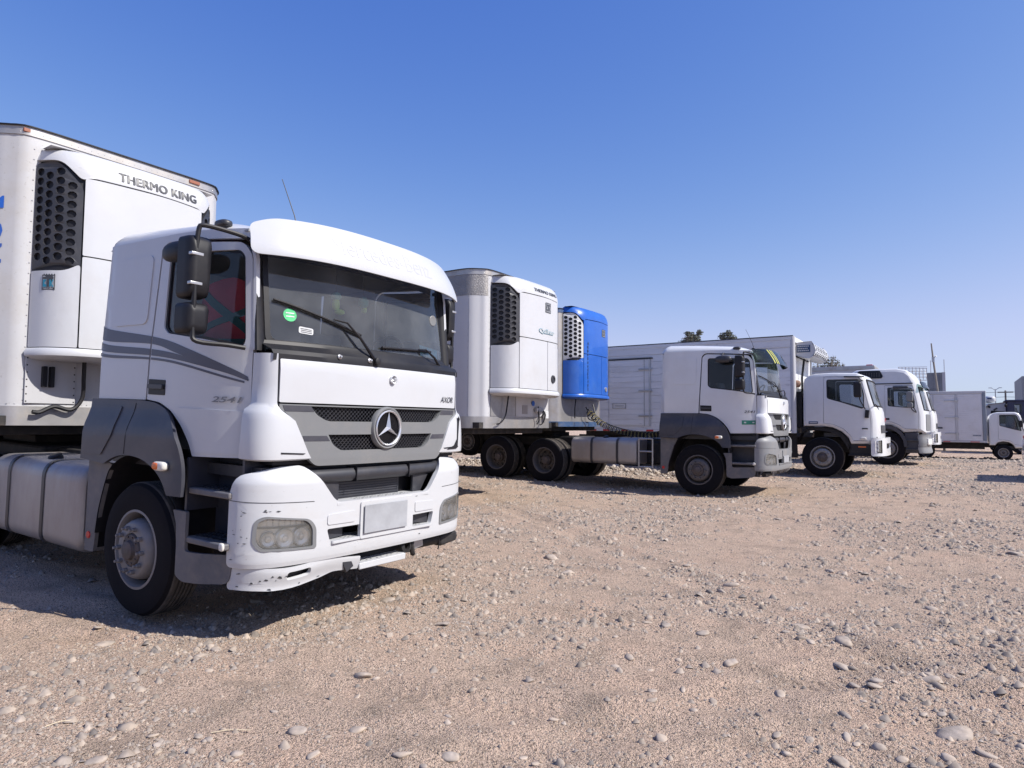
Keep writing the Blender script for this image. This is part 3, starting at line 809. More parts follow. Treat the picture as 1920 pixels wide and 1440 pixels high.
def build_tractor(t, near_style=True, zoff=(0, 0, 0)):
    """heavy flat-roofed sleeper tractor; near_style picks white bumper, stripes, visor of the first truck"""
    BUMP = bump_white if near_style else bump_grey
    white = globals()['white'] if near_style else white2
    det = near_style
    # ---- side shells with window side header
    side = rpoly([(-.835, 1.648), (.006, 1.648), (.038, 2.26), (.066, 2.81), (.135, 2.873), (1.00, 2.825), (1.045, 2.80), (1.02, 2.90), (.3, 2.925), (-.745, 2.93), (-.775, 2.56)], [.01, .004, .0, .02, .05, .02, .0, .01, .0, .02, .03], 3)
    for m_, o_ in ((near, (0, -1, 0)), (far, (0, 1, 0))):
        G().panel(side, fmap=m_(), thick=.035, du=.12, dv=.16, mi=0, mb=1, out=o_).build('side_panel', [white, interior], t, bevel=.005)
        G().panel(rpoly([(-.56, 2.24), (-.045, 2.24), (-.035, 2.79), (-.53, 2.79)], .07, 5), fmap=m_(.008), thick=.02, du=.15, dv=.2, out=o_).build('blanking_panel', white, t, bevel=.006, seg=2)
    # ---- doors
    win = rpoly(WINDOW, [.05, .05, .02, .02, .03, .03, .05, .05], 4)
    for m_, o_, s in ((near, (0, -1, 0), -1), (far, (0, 1, 0), 1)):
        d = G().panel(rpoly(DOOR, [.01, .0, .03, .05, .05, .03, .0, .01, .01, .05, .05, .05, .05], 4), [win], fmap=m_(), thick=.045, du=.09, dv=.14, mi=0, mb=1, out=o_).build('door', [white, interior], t, bevel=.005)
        G().panel(win, fmap=m_(-.022), thick=0, du=.2, dv=.3, out=o_).build('window_glass', glass_s, d)
        # black rubber seal round the glass
        fr = [Vector(p) for p in win]; g = G(); cen = sum(fr, Vector((0, 0))) / len(fr)
        inn = [(p + (cen - p).normalized() * .022) for p in fr]
        g.panel([tuple(p) for p in fr], [[tuple(p) for p in inn]], fmap=m_(-.012), thick=.012, du=0, dv=0, out=o_).build('window_seal', black, d)
        # recessed handle in its black bowl
        g = G(); g.panel(rpoly([(.045, 1.69), (.275, 1.685), (.275, 1.80), (.045, 1.808)], .012), fmap=m_(.004), thick=.012, du=0, dv=0, out=o_)
        hb = g.build('door_handle', black, d, bevel=.003)
        g = G(); g.panel(rpoly([(.06, 1.735), (.26, 1.732), (.26, 1.765), (.06, 1.768)], .008), fmap=m_(.022), thick=.018, du=0, dv=0, out=o_)
        g.build('grip', dark_g, hb, bevel=.004) if False else g.build('door_grip', dark_g, d, bevel=.004)
        # lower crease moulding
        g = G(); g.panel(rpoly([(.665, 1.275), (1.115, 1.285), (1.115, 1.585), (.42, 1.60), (.55, 1.50), (.64, 1.38)], [.01, .01, .02, .03, .03, .02]), fmap=m_(.006), thick=.01, du=.12, dv=.12, out=o_)
        g.build('door_skin', white, d, bevel=.005)
    # ---- roof
    g = G(); nu, nv = 30, 37; rows = []
    for i in range(nu):
        u = i / (nu - 1); uu = .5 - .5 * cos(pi * u); row = []
        for j in range(nv):
            v = -1 + 2 * j / (nv - 1); v = sin(v * pi / 2) if abs(v) < 1 else v
            yb = v * 1.0
            x0, x1 = -.80, None
            Yw = ys(min(1.05, max(-.70, -.8 + 1.95 * uu)), 2.92) - .003
            y = v * Yw
            x1 = wsx(y, 2.86) + .012
            x = x0 + (x1 - x0) * uu
            Yw = ys(min(1.12, max(-.76, x)), 2.92) - .003; y = v * Yw
            top = np.interp(x, [-.8, -.7, -.13, .69, 1.05, 1.2], [3.075, 3.10, 3.075, 3.01, 2.965, 2.93])
            h = (top - 2.905) * (1 - abs(v) ** 9) ** .55
            fr_ = max(0, (uu - .80) / .20); h *= (1 - fr_ ** 2.4) ** .6 if fr_ < 1 else 0
            rr_ = max(0, (.07 - uu) / .07); h *= (1 - rr_ ** 2) ** .5 if rr_ < 1 else 0
            zb = 2.905 - .05 * smooth(.7, 1.12, x)
            row.append((x, y, zb + h))
        rows.append(row)
    g.grid(rows); roof = g.build('roof', [white], t, ang=60)
    lid = G().box(-.78, 1.02, -1.09, 1.09, 2.875, 2.89).build('headliner', interior_l, roof)
    # roof clearance lamps
    for s in (-1, 1):
        l = G(); l.add(*lump((.76, s * 1.12, 2.950), (.075, .045, .030), 3)); l.build('roof_lamp', dark_g, t, ang=60)
    # ---- back wall and floor
    g = G().box(-.79, -.76, -1.13, 1.13, 1.2, 2.90); g.build('back_wall', [white], t, bevel=.01)
    G().box(-.75, 1.25, -1.06, 1.06, 1.12, 1.20).build('cab_floor', [dark_g], t)
    # ---- A pillars
    for s in (-1, 1):
        g = G(); rows = []
        for k in range(9):
            z = 2.02 + (2.87 - 2.02) * k / 8
            xd = float(np.interp(z, [2.02, 2.70, 2.80, 2.87], [1.122, 1.062, 1.02, 1.00]))
            a = Vector((xd + .006, s * ys(xd, z), z)); c = Vector((wsx(1.0, z) - .002, s * .995, z))
            b = Vector((a.x * .35 + c.x * .65 + .03, s * (1.075 - .03 * (z - 2.02)), z))
            rows.append([a + Vector((-.04, -s * .03, 0)), a, a * .3 + b * .7, b * .6 + c * .4 + Vector((.004, 0, 0)), c, c + Vector((-.04, -s * .02, 0)), a + Vector((-.06, -s * .05, 0))])
        g.grid(rows, closed=True, flip=(s > 0)); g.build('windscreen_pillar', black, t, ang=50)
        # white strip of body between door and black pillar
        g = G(); rows = []
        for k in range(9):
            z = 2.02 + (2.90 - 2.02) * k / 8
            xd = float(np.interp(z, [2.02, 2.70, 2.80, 2.90], [1.124, 1.064, 1.03, 0.99]))
            a = Vector((xd, s * (ys(xd, z) + .004), z)); b = Vector((xd + .022, s * (ys(xd, z) - .008 + .004), z))
            rows.append([a - Vector((.03, 0, 0)) * 0, b, b - Vector((0, s * .03, 0))])
        g.grid(rows, flip=(s > 0)); g.build('door_surround', white, t, ang=40)
    # ---- windscreen, black cowl below it
    ws = rpoly([(-1.0, 2.075), (1.0, 2.075), (.985, 2.86), (-.985, 2.86)], .06, 4)
    W = lambda y, z: (wsx(y, z), y, z)
    G().panel(ws, fmap=W, thick=0, du=.12, dv=.3, out=(1, 0, 0)).build('windscreen', glass_w, t)
    inn = [(p[0] * .965, 2.115 if p[1] < 2.2 and False else (p[1] - 2.46) * .93 + 2.46 + .004) for p in ws]
    G().panel(ws, [inn], fmap=lambda y, z: (wsx(y, z) + .004, y, z), thick=.010, du=.12, dv=.3, out=(1, 0, 0)).build('windscreen_seal', black, t)
    G().panel([(-.95, 2.72), (.95, 2.72), (.95, 2.84), (-.95, 2.84)], fmap=lambda y, z: (wsx(y, z) - .012, y, z), thick=.004, du=.12, dv=0, out=(1, 0, 0)).build('sun_shade_band', dark_g, t)
    g = G(); rows = []
    for q in range(25):
        y = -1.035 + 2.07 * q / 24
        xa, xb = wsx(y, 2.10) + .006, xf(y, 1.97) - .012
        rows.append([(xa - .03, y, 2.11), (xa, y, 2.10), (xa + .012, y, 2.075), (xb * .85 + xa * .15, y, 2.055 if False else 2.03), (xb, y, 2.0), (xb, y, 1.955), (xb - .06, y, 1.955)])
    g.grid(rows); cowl = g.build('cowl_panel', black, t, ang=25)
    g = G()
    for (y, z) in ((-.50, 2.015), (-.20, 2.01)) if det else ():
        g.lathe([(.02, .0), (.02, .012), (.008, .02), (.008, .03), (0, .03)], (xf(y, 2) - .02, y, z), (1, 0, .2), 12)
    if g.v: g.build('cowl_bolts', steel, cowl)
    # wipers
    def wip(pts, blade):
        a = G().tube([(wsx(y, z) + dx, y, z) for y, z, dx in pts], [.016, .011, .008, .006][:len(pts)], 6)
        a.lathe([(.032, -.03), (.03, .03), (.0, .04)], (wsx(pts[0][0], pts[0][1]) + .05, pts[0][0], pts[0][1]), (1, 0, .1), 12)
        w_ = a.build('wiper_arm', black, t)
        b = G().tube([(wsx(y, z) + .02, y, z) for y, z in blade], .011, 5); b.build('wiper_blade', black, w_)
    wip([(-.13, 2.01, .05), (-.28, 2.18, .06), (-.39, 2.29, .05), (-.5, 2.305, .035)], [(-.94 + .70 * k / 8, 2.40 - .19 * (k / 8) ** 1.1) for k in range(9)])
    wip([(.84, 2.00, .05), (.68, 2.11, .06), (.55, 2.17, .05), (.45, 2.165, .035)], [(-.02 + .70 * k / 8, 2.135 + .03 * k / 8) for k in range(9)])
    # ---- bonnet flap
    F = lambda y, z: (xf(y, z) + (.0 if z < 1.93 else -.6 * (z - 1.93) ** 1.0 * .5), y, z)
    hp = G().panel(rpoly([(-.985, 1.66), (.985, 1.66), (.985, 1.965), (-.985, 1.965)], .012), fmap=F, thick=.03, du=.12, dv=.08, out=(1, 0, 0)).build('bonnet_flap', white, t, bevel=.006)
    G().box(1.10, 1.29, -1.0, 1.0, 1.22, 2.0).build('front_bulkhead', black, t)
    star(t, xf(0, 1.87) + .002, .05, 1.875, .034, name='round_badge')
    g = G().lathe([(.036, .0), (.036, .006), (0, .006)], (xf(0, 1.87) - .001, .05, 1.875), (1, 0, 0), 20); g.build('badge_disc', steel, t)
    # ---- corner panels beside the grille, flaring into the air deflector
    for s in (-1, 1):
        g = G(); rows = []
        spec = [(2.0, 1.130, 1.078, 1.255, 1.085, 1.298, 1.000), (1.80, 1.132, 1.080, 1.265, 1.092, 1.305, 1.000), (1.655, 1.132, 1.083, 1.27, 1.098, 1.308, 1.000),
                (1.63, 1.130, 1.095, 1.28, 1.115, 1.318, 1.000), (1.605, 1.126, 1.130, 1.30, 1.150, 1.335, .985), (1.57, 1.125, 1.140, 1.31, 1.165, 1.345, .93),
                (1.53, 1.125, 1.145, 1.32, 1.17, 1.352, .872), (1.42, 1.125, 1.15, 1.33, 1.18, 1.358, .815), (1.30, 1.122, 1.155, 1.335, 1.185, 1.362, .752), (1.262, 1.122, 1.152, 1.335, 1.18, 1.360, .725), (1.250, 1.14, 1.12, 1.31, 1.14, 1.33, .74)]
        for z, xs_, y0, xc, yc, xe, ye in spec:
            p0, p3 = Vector((xs_, y0)), Vector((xe, ye)); row = []
            c1 = Vector((xc, yc - .01)); yk = max(ye, 1.02)
            for k in range(13):
                tt = k / 12
                if ye < 1.0 - .001:
                    # corner then flat along the front
                    p = p0 * (1 - min(1, tt * 1.6)) ** 2 + c1 * 2 * min(1, tt * 1.6) * (1 - min(1, tt * 1.6)) + Vector((xe, 1.0)) * min(1, tt * 1.6) ** 2 if tt < .625 else Vector((xe, 1.0)).lerp(p3, (tt - .625) / .375)
                else: p = p0 * (1 - tt) ** 2 + c1 * 2 * tt * (1 - tt) + p3 * tt * tt
                row.append((p.x, s * p.y, z))
            rows.append([(row[0][0], row[0][1] - s * .03, z)] + row + [(row[-1][0] - .03, row[-1][1], z)])
        g.grid(rows, flip=(s > 0))
        g.build('corner_panel', white, t, ang=40, bevel=0)
        # dark air slot below the tip of the deflector
        G().panel([(s * .80, 1.292), (s * .99, 1.302), (s * .99, 1.312), (s * .78, 1.300)], fmap=lambda y, z: (1.366, y, z), thick=.006, du=0, dv=0, out=(1, 0, 0)).build('deflector_slot', black, t)
    # ---- grille
    GR = [(-.985, 1.648), (.985, 1.648), (.985, 1.612), (.925, 1.585), (.868, 1.52), (.745, 1.255), (.68, 1.205), (-.68, 1.205), (-.745, 1.255), (-.868, 1.52), (-.925, 1.585), (-.985, 1.612)]
    up = rpoly([(-.745, 1.638), (.745, 1.638), (.69, 1.575), (.60, 1.530), (-.60, 1.530), (-.69, 1.575)], [.0, .0, .03, .06, .06, .03], 4)
    lo = rpoly([(-.585, 1.432), (.585, 1.432), (.545, 1.36), (.47, 1.312), (-.47, 1.312), (-.545, 1.36)], [.0, .0, .03, .05, .05, .03], 4)
    FG = lambda y, z: (xf(y, z) + .004 - .05 * max(0, 1.26 - z), y, z)
    gr = G().panel(rpoly(GR, [.0, .0, .0, .03, .05, .04, .03, .03, .04, .05, .03, .0], 3), [up, lo], fmap=FG, thick=.05, du=.14, dv=.12, out=(1, 0, 0)).build('grille', grille_g, t, bevel=.016, seg=3)
    FX = lambda y, z: xf(y, z) - .02
    for nm, poly in (('upper_mesh', up), ('lower_mesh', lo)):
        ys_, zs_ = [p[0] for p in poly], [p[1] for p in poly]
        mesh_bars(min(ys_), max(ys_), min(zs_), max(zs_), FX, in_poly(poly), cell=(.036, .0165) if det else (.06, .026), th=.0030 if det else .005).build(nm, dark_g, gr, kind='stuff')
    for z0, z1, yy in ((1.598, 1.640, .745), (1.386, 1.424, .60)):
        for s in (-1, 1):
            out_y = .962 if z0 > 1.5 else .80
            G().panel([(s * yy, z1), (s * out_y, z1), (s * (out_y - .018), z0), (s * (yy - .03), z0)], fmap=lambda y, z: (xf(y, z) + .0065, y, z), thick=.003, du=.1, dv=0, out=(1, 0, 0)).build('grille_inlay', fender_g, gr)
    # raised lower ridge of each bar
    for (z0, z1, a, b) in ():
        G().panel(rpoly([(-a, z0), (a, z0), (b, z1), (-b, z1)], .015), fmap=lambda y, z: (xf(y, z) + .012, y, z), thick=.012, du=.14, dv=0, out=(1, 0, 0)).build('grille_bar', grille_g, gr, bevel=.006)
    g = G().lathe([(.172, -.02), (.169, .012), (.162, .020), (.150, .018), (.147, .002), (.147, -.02)], (xf(0, 1.48) + .005, 0, 1.482), (1, 0, 0), 48); g.build('star_surround', grille_g, gr, ang=40)
    g = G().lathe([(.150, .0), (0, .001)], (xf(0, 1.48) + .009, 0, 1.482), (1, 0, 0), 32); g.build('star_backing', dark_g, gr)
    mesh_bars(-.15, .15, 1.33, 1.635, lambda y, z: xf(y, z) + .015, lambda y, z: y * y + (z - 1.482) ** 2 < .0205, cell=(.016, .009), th=.0016).build('star_mesh', black, gr, kind='stuff')
    star(gr, xf(0, 1.48) + .017, 0, 1.482, .143)
    # ---- recess under the grille, tube rail, radiator
    g = G(); g.box(1.20, 1.22, -.95, .95, .60, 1.24); g.build('bumper_recess', black, t)
    g = G(); g.tube([(1.335 - .05 * (y / .8) ** 2, y, 1.125) for y in np.linspace(-.78, .78, 15)], .055, 12); g.build('bumper_rail', dark_g, t, ang=50)
    for y in (-.30, .30): G().box(1.28, 1.392, y - .003, y + .003, 1.07, 1.182).build('rail_joint', black, t)
    g = G(); g.box(1.24, 1.27, -.42, .30, .93, 1.07)
    for k in range(6): g.box(1.27, 1.278, -.41, .29, .945 + .02 * k, .955 + .02 * k)
    g.build('radiator', dark_g, t)
    for s in (1,):   # dark air channel in the outer edge of each deflector
        G().panel([(s * a, z) for a, z in [(.985, 1.585), (1.055, 1.56), (1.062, 1.40), (1.035, 1.325), (.96, 1.288), (.83, 1.284), (.93, 1.318), (.975, 1.38)]], fmap=lambda y, z: (1.368 - .55 * max(0, abs(y) - .98), y, z), thick=.006, du=.03, dv=0, out=(1, 0, 0)).build('deflector_channel', black, t)
    for s in (-1, 1): G().panel(rpoly([(s * .42, .93), (s * .52, .93), (s * .66, 1.14), (s * .42, 1.14)], .01), fmap=lambda y, z: (1.325, y, z), thick=.02, du=0, dv=0, out=(1, 0, 0)).build('recess_cheek', dark_g, t)
    # ---- bumper: outline with headlight and slot openings
    L = BM.L
    HW = .90
    outl = [(-L, .525), (L, .525), (L, 1.03), (L - .05, 1.15), (1.0, 1.205), (.78, 1.215), (.68, 1.13), (.545, .965), (.50, .935), (-.50, .935), (-.545, .965), (-.68, 1.13), (-.78, 1.215), (-1.0, 1.205), (-L + .05, 1.15), (-L, 1.03)]
    hl = [rpoly([(s * .700, .628), (s * 1.105, .645), (s * 1.155, .70), (s * 1.145, .845), (s * 1.08, .875), (s * .76, .835), (s * .705, .775)], [.02, .03, .04, .03, .03, .06, .06], 4) for s in (-1, 1)]
    slot = rpoly([(-.57, .652), (.57, .652), (.60, .755), (-.60, .745)], .02)
    bp = G().panel(rpoly(outl, [.03, .03, .05, .06, .05, .05, .06, .05, .04, .04, .05, .06, .05, .05, .06, .05], 3), [slot] + [h[::-1] for h in hl], fmap=lambda s, z: BM(s, z), thick=.04, du=.08, dv=.10).build('bumper', BUMP, t, bevel=.012, seg=2)
    # top ledge with tread pattern, mid step, shut lines
    g = G(); g.panel(rpoly([(1.235, -.52), (1.425, -.52), (1.428, .52), (1.235, .52)], .01), fmap=lambda x, y: (x, y, .930), thick=.02, du=0, dv=.2, out=(0, 0, 1)); led = g.build('bumper_ledge', BUMP, bp, bevel=.004)
    g = G()
    for i in range(14):
        for j in range(3):
            y = -.28 + i * .043; x = 1.32 + j * .033 + (.01 if i % 2 else 0); a = .5 if (i + j) % 2 else -.5
            c, s_ = cos(a), sin(a); g.add([(x + c * u - s_ * v, y + s_ * u + c * v, .9335 + h) for u, v, h in ((-.014, 0, 0), (0, -.004, .003), (.014, 0, 0), (0, .004, .003))], [(0, 1, 2, 3)])
            y2 = -.36 + i * .052; z2 = .650
    g.build('tread_pattern', grille_g if det else BUMP, led, kind='stuff')
    fl = G().panel(rpoly([(-.292, .635), (.305, .635), (.305, .918), (-.292, .918)], .02), fmap=lambda y, z: (BM(y, z)[0] + .012, y, z), thick=.03, du=.15, dv=0, out=(1, 0, 0)).build('bumper_flap', BUMP, bp, bevel=.006)
    pl = G().box(1.455, 1.461, -.265, .215, .675 if det else .66, .89 if det else .80).build('number_plate', plate_m, bp, bevel=.002)
    for s in (-1, 1): G().panel(rpoly([(s * .34, .775), (s * .60, .775), (s * .60, .85), (s * .34, .86)], .02), fmap=lambda y, z: (BM(y, z)[0] + .006, y, z), thick=.01, du=.1, dv=0, out=(1, 0, 0)).build('bumper_inset', BUMP, bp, bevel=.006)
    g = G().panel(rpoly([(1.19, -.56), (1.44, -.56), (1.445, .56), (1.19, .56)], .02), fmap=lambda x, y: (x, y, .655), thick=.02, du=0, dv=.2, out=(0, 0, 1)); ld = g.build('bumper_step', BUMP, bp, bevel=.005)
    g = G()
    for i in range(20):
        for j in range(3):
            y = -.42 + i * .045; x = 1.34 + j * .032; a = .5 if (i + j) % 2 else -.5; c, s_ = cos(a), sin(a)
            g.add([(x + c * u - s_ * v, y + s_ * u + c * v, .6585 + h) for u, v, h in ((-.015, 0, 0), (0, -.0045, .003), (.015, 0, 0), (0, .0045, .003))], [(0, 1, 2, 3)])
    G().box(1.245, 1.375, -.21, .27, .405, .415).build('step_hole_backing', black, bp) if det else None  # black sheet added below the step so its holes look dark
    g.build('step_tread_pattern', grille_g if det else BUMP, ld, kind='stuff')
    G().box(1.21, 1.24, -.62, .62, .56, .80).build('slot_backing', black, bp)
    if det:
        for s in (-1, 1): G().panel([(s * .57, .66), (s * .40, .668), (s * .40, .745), (s * .57, .745)], fmap=lambda y, z: (1.33 + abs(y) * .08, y, z), thick=.01, du=0, dv=0, out=(1, 0, 0)).build('slot_bracket', dark_g, bp)
    # shut line between upper and lower bumper skins
    for s in (-1, 1): G().panel([(s * 0.72, .955), (s * (L - .005), .975), (s * (L - .005), .980), (s * .72, .960)], fmap=lambda a, z: BM(a, z, .0015), thick=.0, du=.08, dv=0).build('bumper_shut_line', dark_g, bp)
    if det:   # scuffs and chips on the passenger corner of the bumper
        g = G(); rs_ = random.Random(8)
        for k in range(38):
            a = -1.0 - rs_.random() * .34 if k < 32 else rs_.uniform(-L, L); z = .58 + .34 * rs_.random(); w = rs_.uniform(.006, .045); h_ = rs_.uniform(.002, .006)
            if abs(abs(a) - .93) < .26 and .60 < z < .90: continue
            g.panel([(a, z), (a + w * .5, z - h_), (a + w, z + rs_.uniform(-.004, .004)), (a + w * .45, z + h_)], fmap=lambda s, z: BM(s, z, .0012), thick=0, du=0, dv=0)
        g.build('scuffs', letter_d, bp, kind='stuff')
    # ---- headlights
    for s, h in zip((-1, 1), hl):
        cenx = sum(p[0] for p in h) / len(h); cenz = sum(p[1] for p in h) / len(h)
        sc = lambda k: [((p[0] - cenx) * k + cenx, (p[1] - cenz) * k + cenz) for p in h]
        if det or True:
            hd = G().panel(sc(1.035), [sc(.91)], fmap=lambda a, z: BM(a, z, .006), thick=.05, du=.1, dv=0).build('headlight', grille_g, t, bevel=.005)
            G().panel(sc(.93), fmap=lambda a, z: BM(a, z, -.042), thick=.01, du=.08, dv=.06).build('reflector', reflect, hd)
            g = G()
            for k, (a, r_) in enumerate(((s * .80, .062), (s * .93, .066), (s * 1.05, .05))):
                c = BM(a, .715, -.038); n_ = Vector(BM(a, .715, .0)) - Vector(BM(a, .715, -.05))
                g.lathe([(r_ + .006, .0), (r_ + .006, .022), (r_, .026), (r_ * .9, .012), (r_ * .5, .006), (.02, .012), (.016, .02), (0, .022)], c, n_, 20)
            g.build('lamp_bowls', reflect, hd, ang=35)
            g = G().panel([(s * .72, .783), (s * 1.14, .790), (s * 1.14, .802), (s * .72, .796)], fmap=lambda a, z: BM(a, z, -.02), thick=.03, du=.08, dv=0); g.build('lamp_divider', grille_g, hd)
            g = G()
            for k in range(9):
                a = s * (.745 + .045 * k); g.panel([(a - .002, .802), (a + .002, .802), (a + .002, .86), (a - .002, .85)], fmap=lambda a, z: BM(a, z, -.03), thick=.008, du=0, dv=0)
            g.build('indicator_ribs', reflect, hd)
            G().panel(sc(.925), fmap=lambda a, z: BM(a, z, -.004), thick=0, du=.08, dv=.08).build('headlight_glass', glass_h, hd)
    # ---- lower valance (torn away on the far half) and underrun bar
    g = G(); g.tube([(1.24, y, .455) for y in np.linspace(-1.05, 1.12, 9)], .05, 10)
    ub = g.build('underrun_bar', grime, t, ang=50)
    if det:
        f = plan([(1.40, 0), (1.405, .5), (1.385, .85), (1.33, 1.03), (1.23, 1.13), (1.10, 1.16)])
        VM = lambda s_, z: (f(s_)[0] - .03 * smooth(.5, .38, z) - .0, f(s_)[1], z + .012 * sin(s_ * 9))
        fog = rpoly([(-.90, .432), (-.71, .436), (-.71, .492), (-.90, .490)], .025, 4)
        vp = G().panel(rpoly([(-f.length, .355), (-1.0, .365), (-.60, .385), (-.50, .405), (-.24, .405), (-.24, .505), (-.52, .51), (-.56, .53), (-f.length, .515)], [.03, .02, .03, .02, .01, .01, .03, .02, .02], 3), [fog], fmap=VM, thick=.03, du=.07, dv=.08).build('lower_valance', bump_white, t, bevel=.008)
        G().box(1.27, 1.33, -.95, -.66, .40, .52).build('fog_lamp_void', black, vp)
        g = G(); rs_ = random.Random(3)
        for k in range(16):
            a = -1.0 - rs_.random() * .36 if k < 11 else rs_.uniform(-1.0, -.5); z = .372 + .10 * rs_.random(); w = rs_.uniform(.008, .035)
            g.panel([(a, z), (a + w, z + rs_.uniform(-.01, .01)), (a + w * .8, z + .008), (a + w * .3, z + rs_.uniform(.004, .016))], fmap=lambda s_, z: (VM(s_, z)[0] + .0015, VM(s_, z)[1] * 1.001, VM(s_, z)[2]), thick=0, du=0, dv=0)
        g.build('paint_chips', letter_d, vp, kind='stuff')
        holes = []
        for i in range(9):
            for j in range(3): holes.append(circ(1.268 + j * .045 + (.012 if i % 2 else 0), -.205 + i * .058 - .0, .0140, 8))
        pl_ = G().panel(rpoly([(1.235, -.27), (1.40, -.24), (1.395, .29), (1.27, .27)], .02), holes, fmap=lambda x, y: (x, y, .444), thick=.004, du=0, dv=0, out=(0, 0, 1)).build('perforated_step', bump_white, vp, bevel=0)
        G().box(1.382, 1.398, -.24, .285, .385, .438).build('step_edge', bump_white, vp, bevel=.006)
        G().box(1.25, 1.40, -.41, -.33, .40, .53, rot=Matrix.Rotation(.5, 3, 'X')).build('bent_bracket', dark_g, t, bevel=.004)
        # exposed tow eye and brackets where the trim is missing
        g = G(); g.lathe([(.055, -.02), (.06, .02), (.035, .03), (.03, 0)], (1.37, .30, .49), (1, 0, .2), 18); g.tube(curve([(1.30, .36, .60), (1.36, .38, .52), (1.37, .40, .42), (1.35, .43, .40)], 4), .022, 7); g.box(1.28, 1.35, .36, .44, .42, .60)
        g.build('tow_bracket', grime, t)
        G().box(1.33, 1.34, .44, .56, .44, .58, rot=Matrix.Rotation(.15, 3, 'X')).build('torn_plate', steel, t)
        G().tube(curve([(1.33, .78, .50), (1.335, .80, .44), (1.33, .79, .38)], 3), .006, 5).build('loose_cable', black, t)
        g = G(); g.box(1.16, 1.30, .86, 1.10, .40, .50, rot=Matrix.Rotation(.1, 3, 'X')); g.build('broken_bracket', grime, t, bevel=.02)
    else:
        g = G(); rs = random.Random(4)
        for k in range(16):
            y = -1.1 + k * .14; d_ = .06 + .07 * rs.random()
            g.add([(1.33 - .12 * (abs(y) > .9), y, .53), (1.34 - .12 * (abs(y) > .9), y + .13, .53), (1.31 - .1 * (abs(y) > .9), y + .11, .53 - d_), (1.32 - .1 * (abs(y) > .9), y + .03, .53 - d_ * rs.random())], [(0, 1, 2, 3)])
        g.build('torn_valance', bump_grey, t)
    # ---- fenders, step boxes, flaps on both sides
    fen = [(-.80, 1.150), (-.79, 1.645)] + [tuple(p) for p in curve([(-.10, 1.643), (.018, 1.640), (.20, 1.620), (.36, 1.560), (.49, 1.46), (.59, 1.335), (.645, 1.19), (.665, 1.06), (.667, .965)], 4)]
    fen += [tuple(p) for p in curve([(.515, .965), (.44, 1.055), (.32, 1.135), (.13, 1.20), (-.09, 1.217), (-.27, 1.19), (-.42, 1.13)], 4)]
    FY = lambda x, z, o=0: 1.230 + .062 * smooth(1.62, 1.36, z) + .012 * smooth(1.25, .95, z) + o - .02 * smooth(.55, .70, x)
    for s in (-1, 1):
        fm = lambda x, z: (x, s * FY(x, z), z)
        fd = G().panel(fen, fmap=fm, thick=.03, du=.09, dv=.07, out=(0, s, 0)).build('fender', fender_g, t, bevel=.010, seg=2)
        # battery/locker lid with a stepped edge, and the shut line in front of it
        G().panel(rpoly([(-.775, 1.20), (-.46, 1.20), (-.43, 1.24), (-.31, 1.37), (-.285, 1.59), (-.765, 1.595)], [.01, .02, .02, .03, .02, .02]), fmap=lambda x, z: (x, s * FY(x, z, .009), z), thick=.012, du=.1, dv=.08, out=(0, s, 0)).build('locker_lid', fender_g, fd, bevel=.005)
        G().panel([(-.128, 1.225), (-.122, 1.225), (-.092, 1.62), (-.098, 1.62)], fmap=lambda x, z: (x, s * FY(x, z, .0025), z), thick=.004, du=0, dv=.07, out=(0, s, 0)).build('fender_shut_line', black, fd)
        arch = [Vector((-.62, .55)), Vector((-.58, .76)), Vector((-.49, 1.0)), Vector((-.42, 1.10)), Vector((-.26, 1.185)), Vector((-.09, 1.21)), Vector((.17, 1.19)), Vector((.32, 1.125)), Vector((.43, 1.05)), Vector((.51, .94)), Vector((.56, .76)), Vector((.57, .45))]
        G().grid([[(p.x, s * 1.235, p.y), (p.x * .985, s * .72, p.y - .01)] for p in curve(arch, 3)], flip=(s < 0)).build('wheel_arch_liner', black, t, ang=50)
        # side marker lamp
        m_ = G(); m_.add(*lump((.44, s * (FY(.44, 1.17) + .02), 1.17), (.075, .03, .034), 3.5)); ml = m_.build('side_marker_lamp', cream, t, ang=50)
        G().add(*lump((.415, s * (FY(.40, 1.17) + .028), 1.17), (.045, .028, .027), 3.5)).build('lamp_lens', orange_m, ml, ang=50)
        # mudflap pillar behind the wheel
        G().panel(rpoly([(-.795, 1.145), (-.42, 1.125), (-.50, .98), (-.575, .76), (-.625, .58), (-.65, .39), (-.795, .39)], [.01, .02, .02, .0, .0, .02, .02]), fmap=lambda x, z: (x, s * 1.225, z), thick=.03, du=.1, dv=.1, out=(0, s, 0)).build('mudguard_rear', step_g, t, bevel=.008)
        G().box(-.79, -.66, s * 1.20, s * .75, .42, 1.1).build('mudguard_inner', black, t)
        G().lathe([(.03, 0), (.028, .008), (0, .01)], (-.735, s * 1.225, .52), (0, s, 0), 16).build('reflector_disc', red_m, t)
        # step housing: front strip along the arch, recess walls and two treads
        hs = [(.515, .86), (.56, .76), (.575, .60), (.575, .40), (.66, .365), (1.095, .40), (1.12, .55), (1.12, .60), (.68, .58), (.68, .86)]
        G().panel(rpoly(hs, [.01, .0, .0, .03, .04, .06, .02, .01, .03, .01], 3), fmap=lambda x, z: (x, s * (1.245 - .08 * smooth(.8, 1.12, x)), z), thick=.025, du=.08, dv=.08, out=(0, s, 0)).build('step_housing', step_g, t, bevel=.010)
        g = G(); g.box(.60, 1.14, s * .93, s * .96, .40, 1.25); g.box(.60, .625, s * .93, s * 1.21, .86, 1.24)
        g.box(1.125, 1.15, s * .93, s * 1.12, .42, 1.25); g.build('step_recess', fender_g, t)
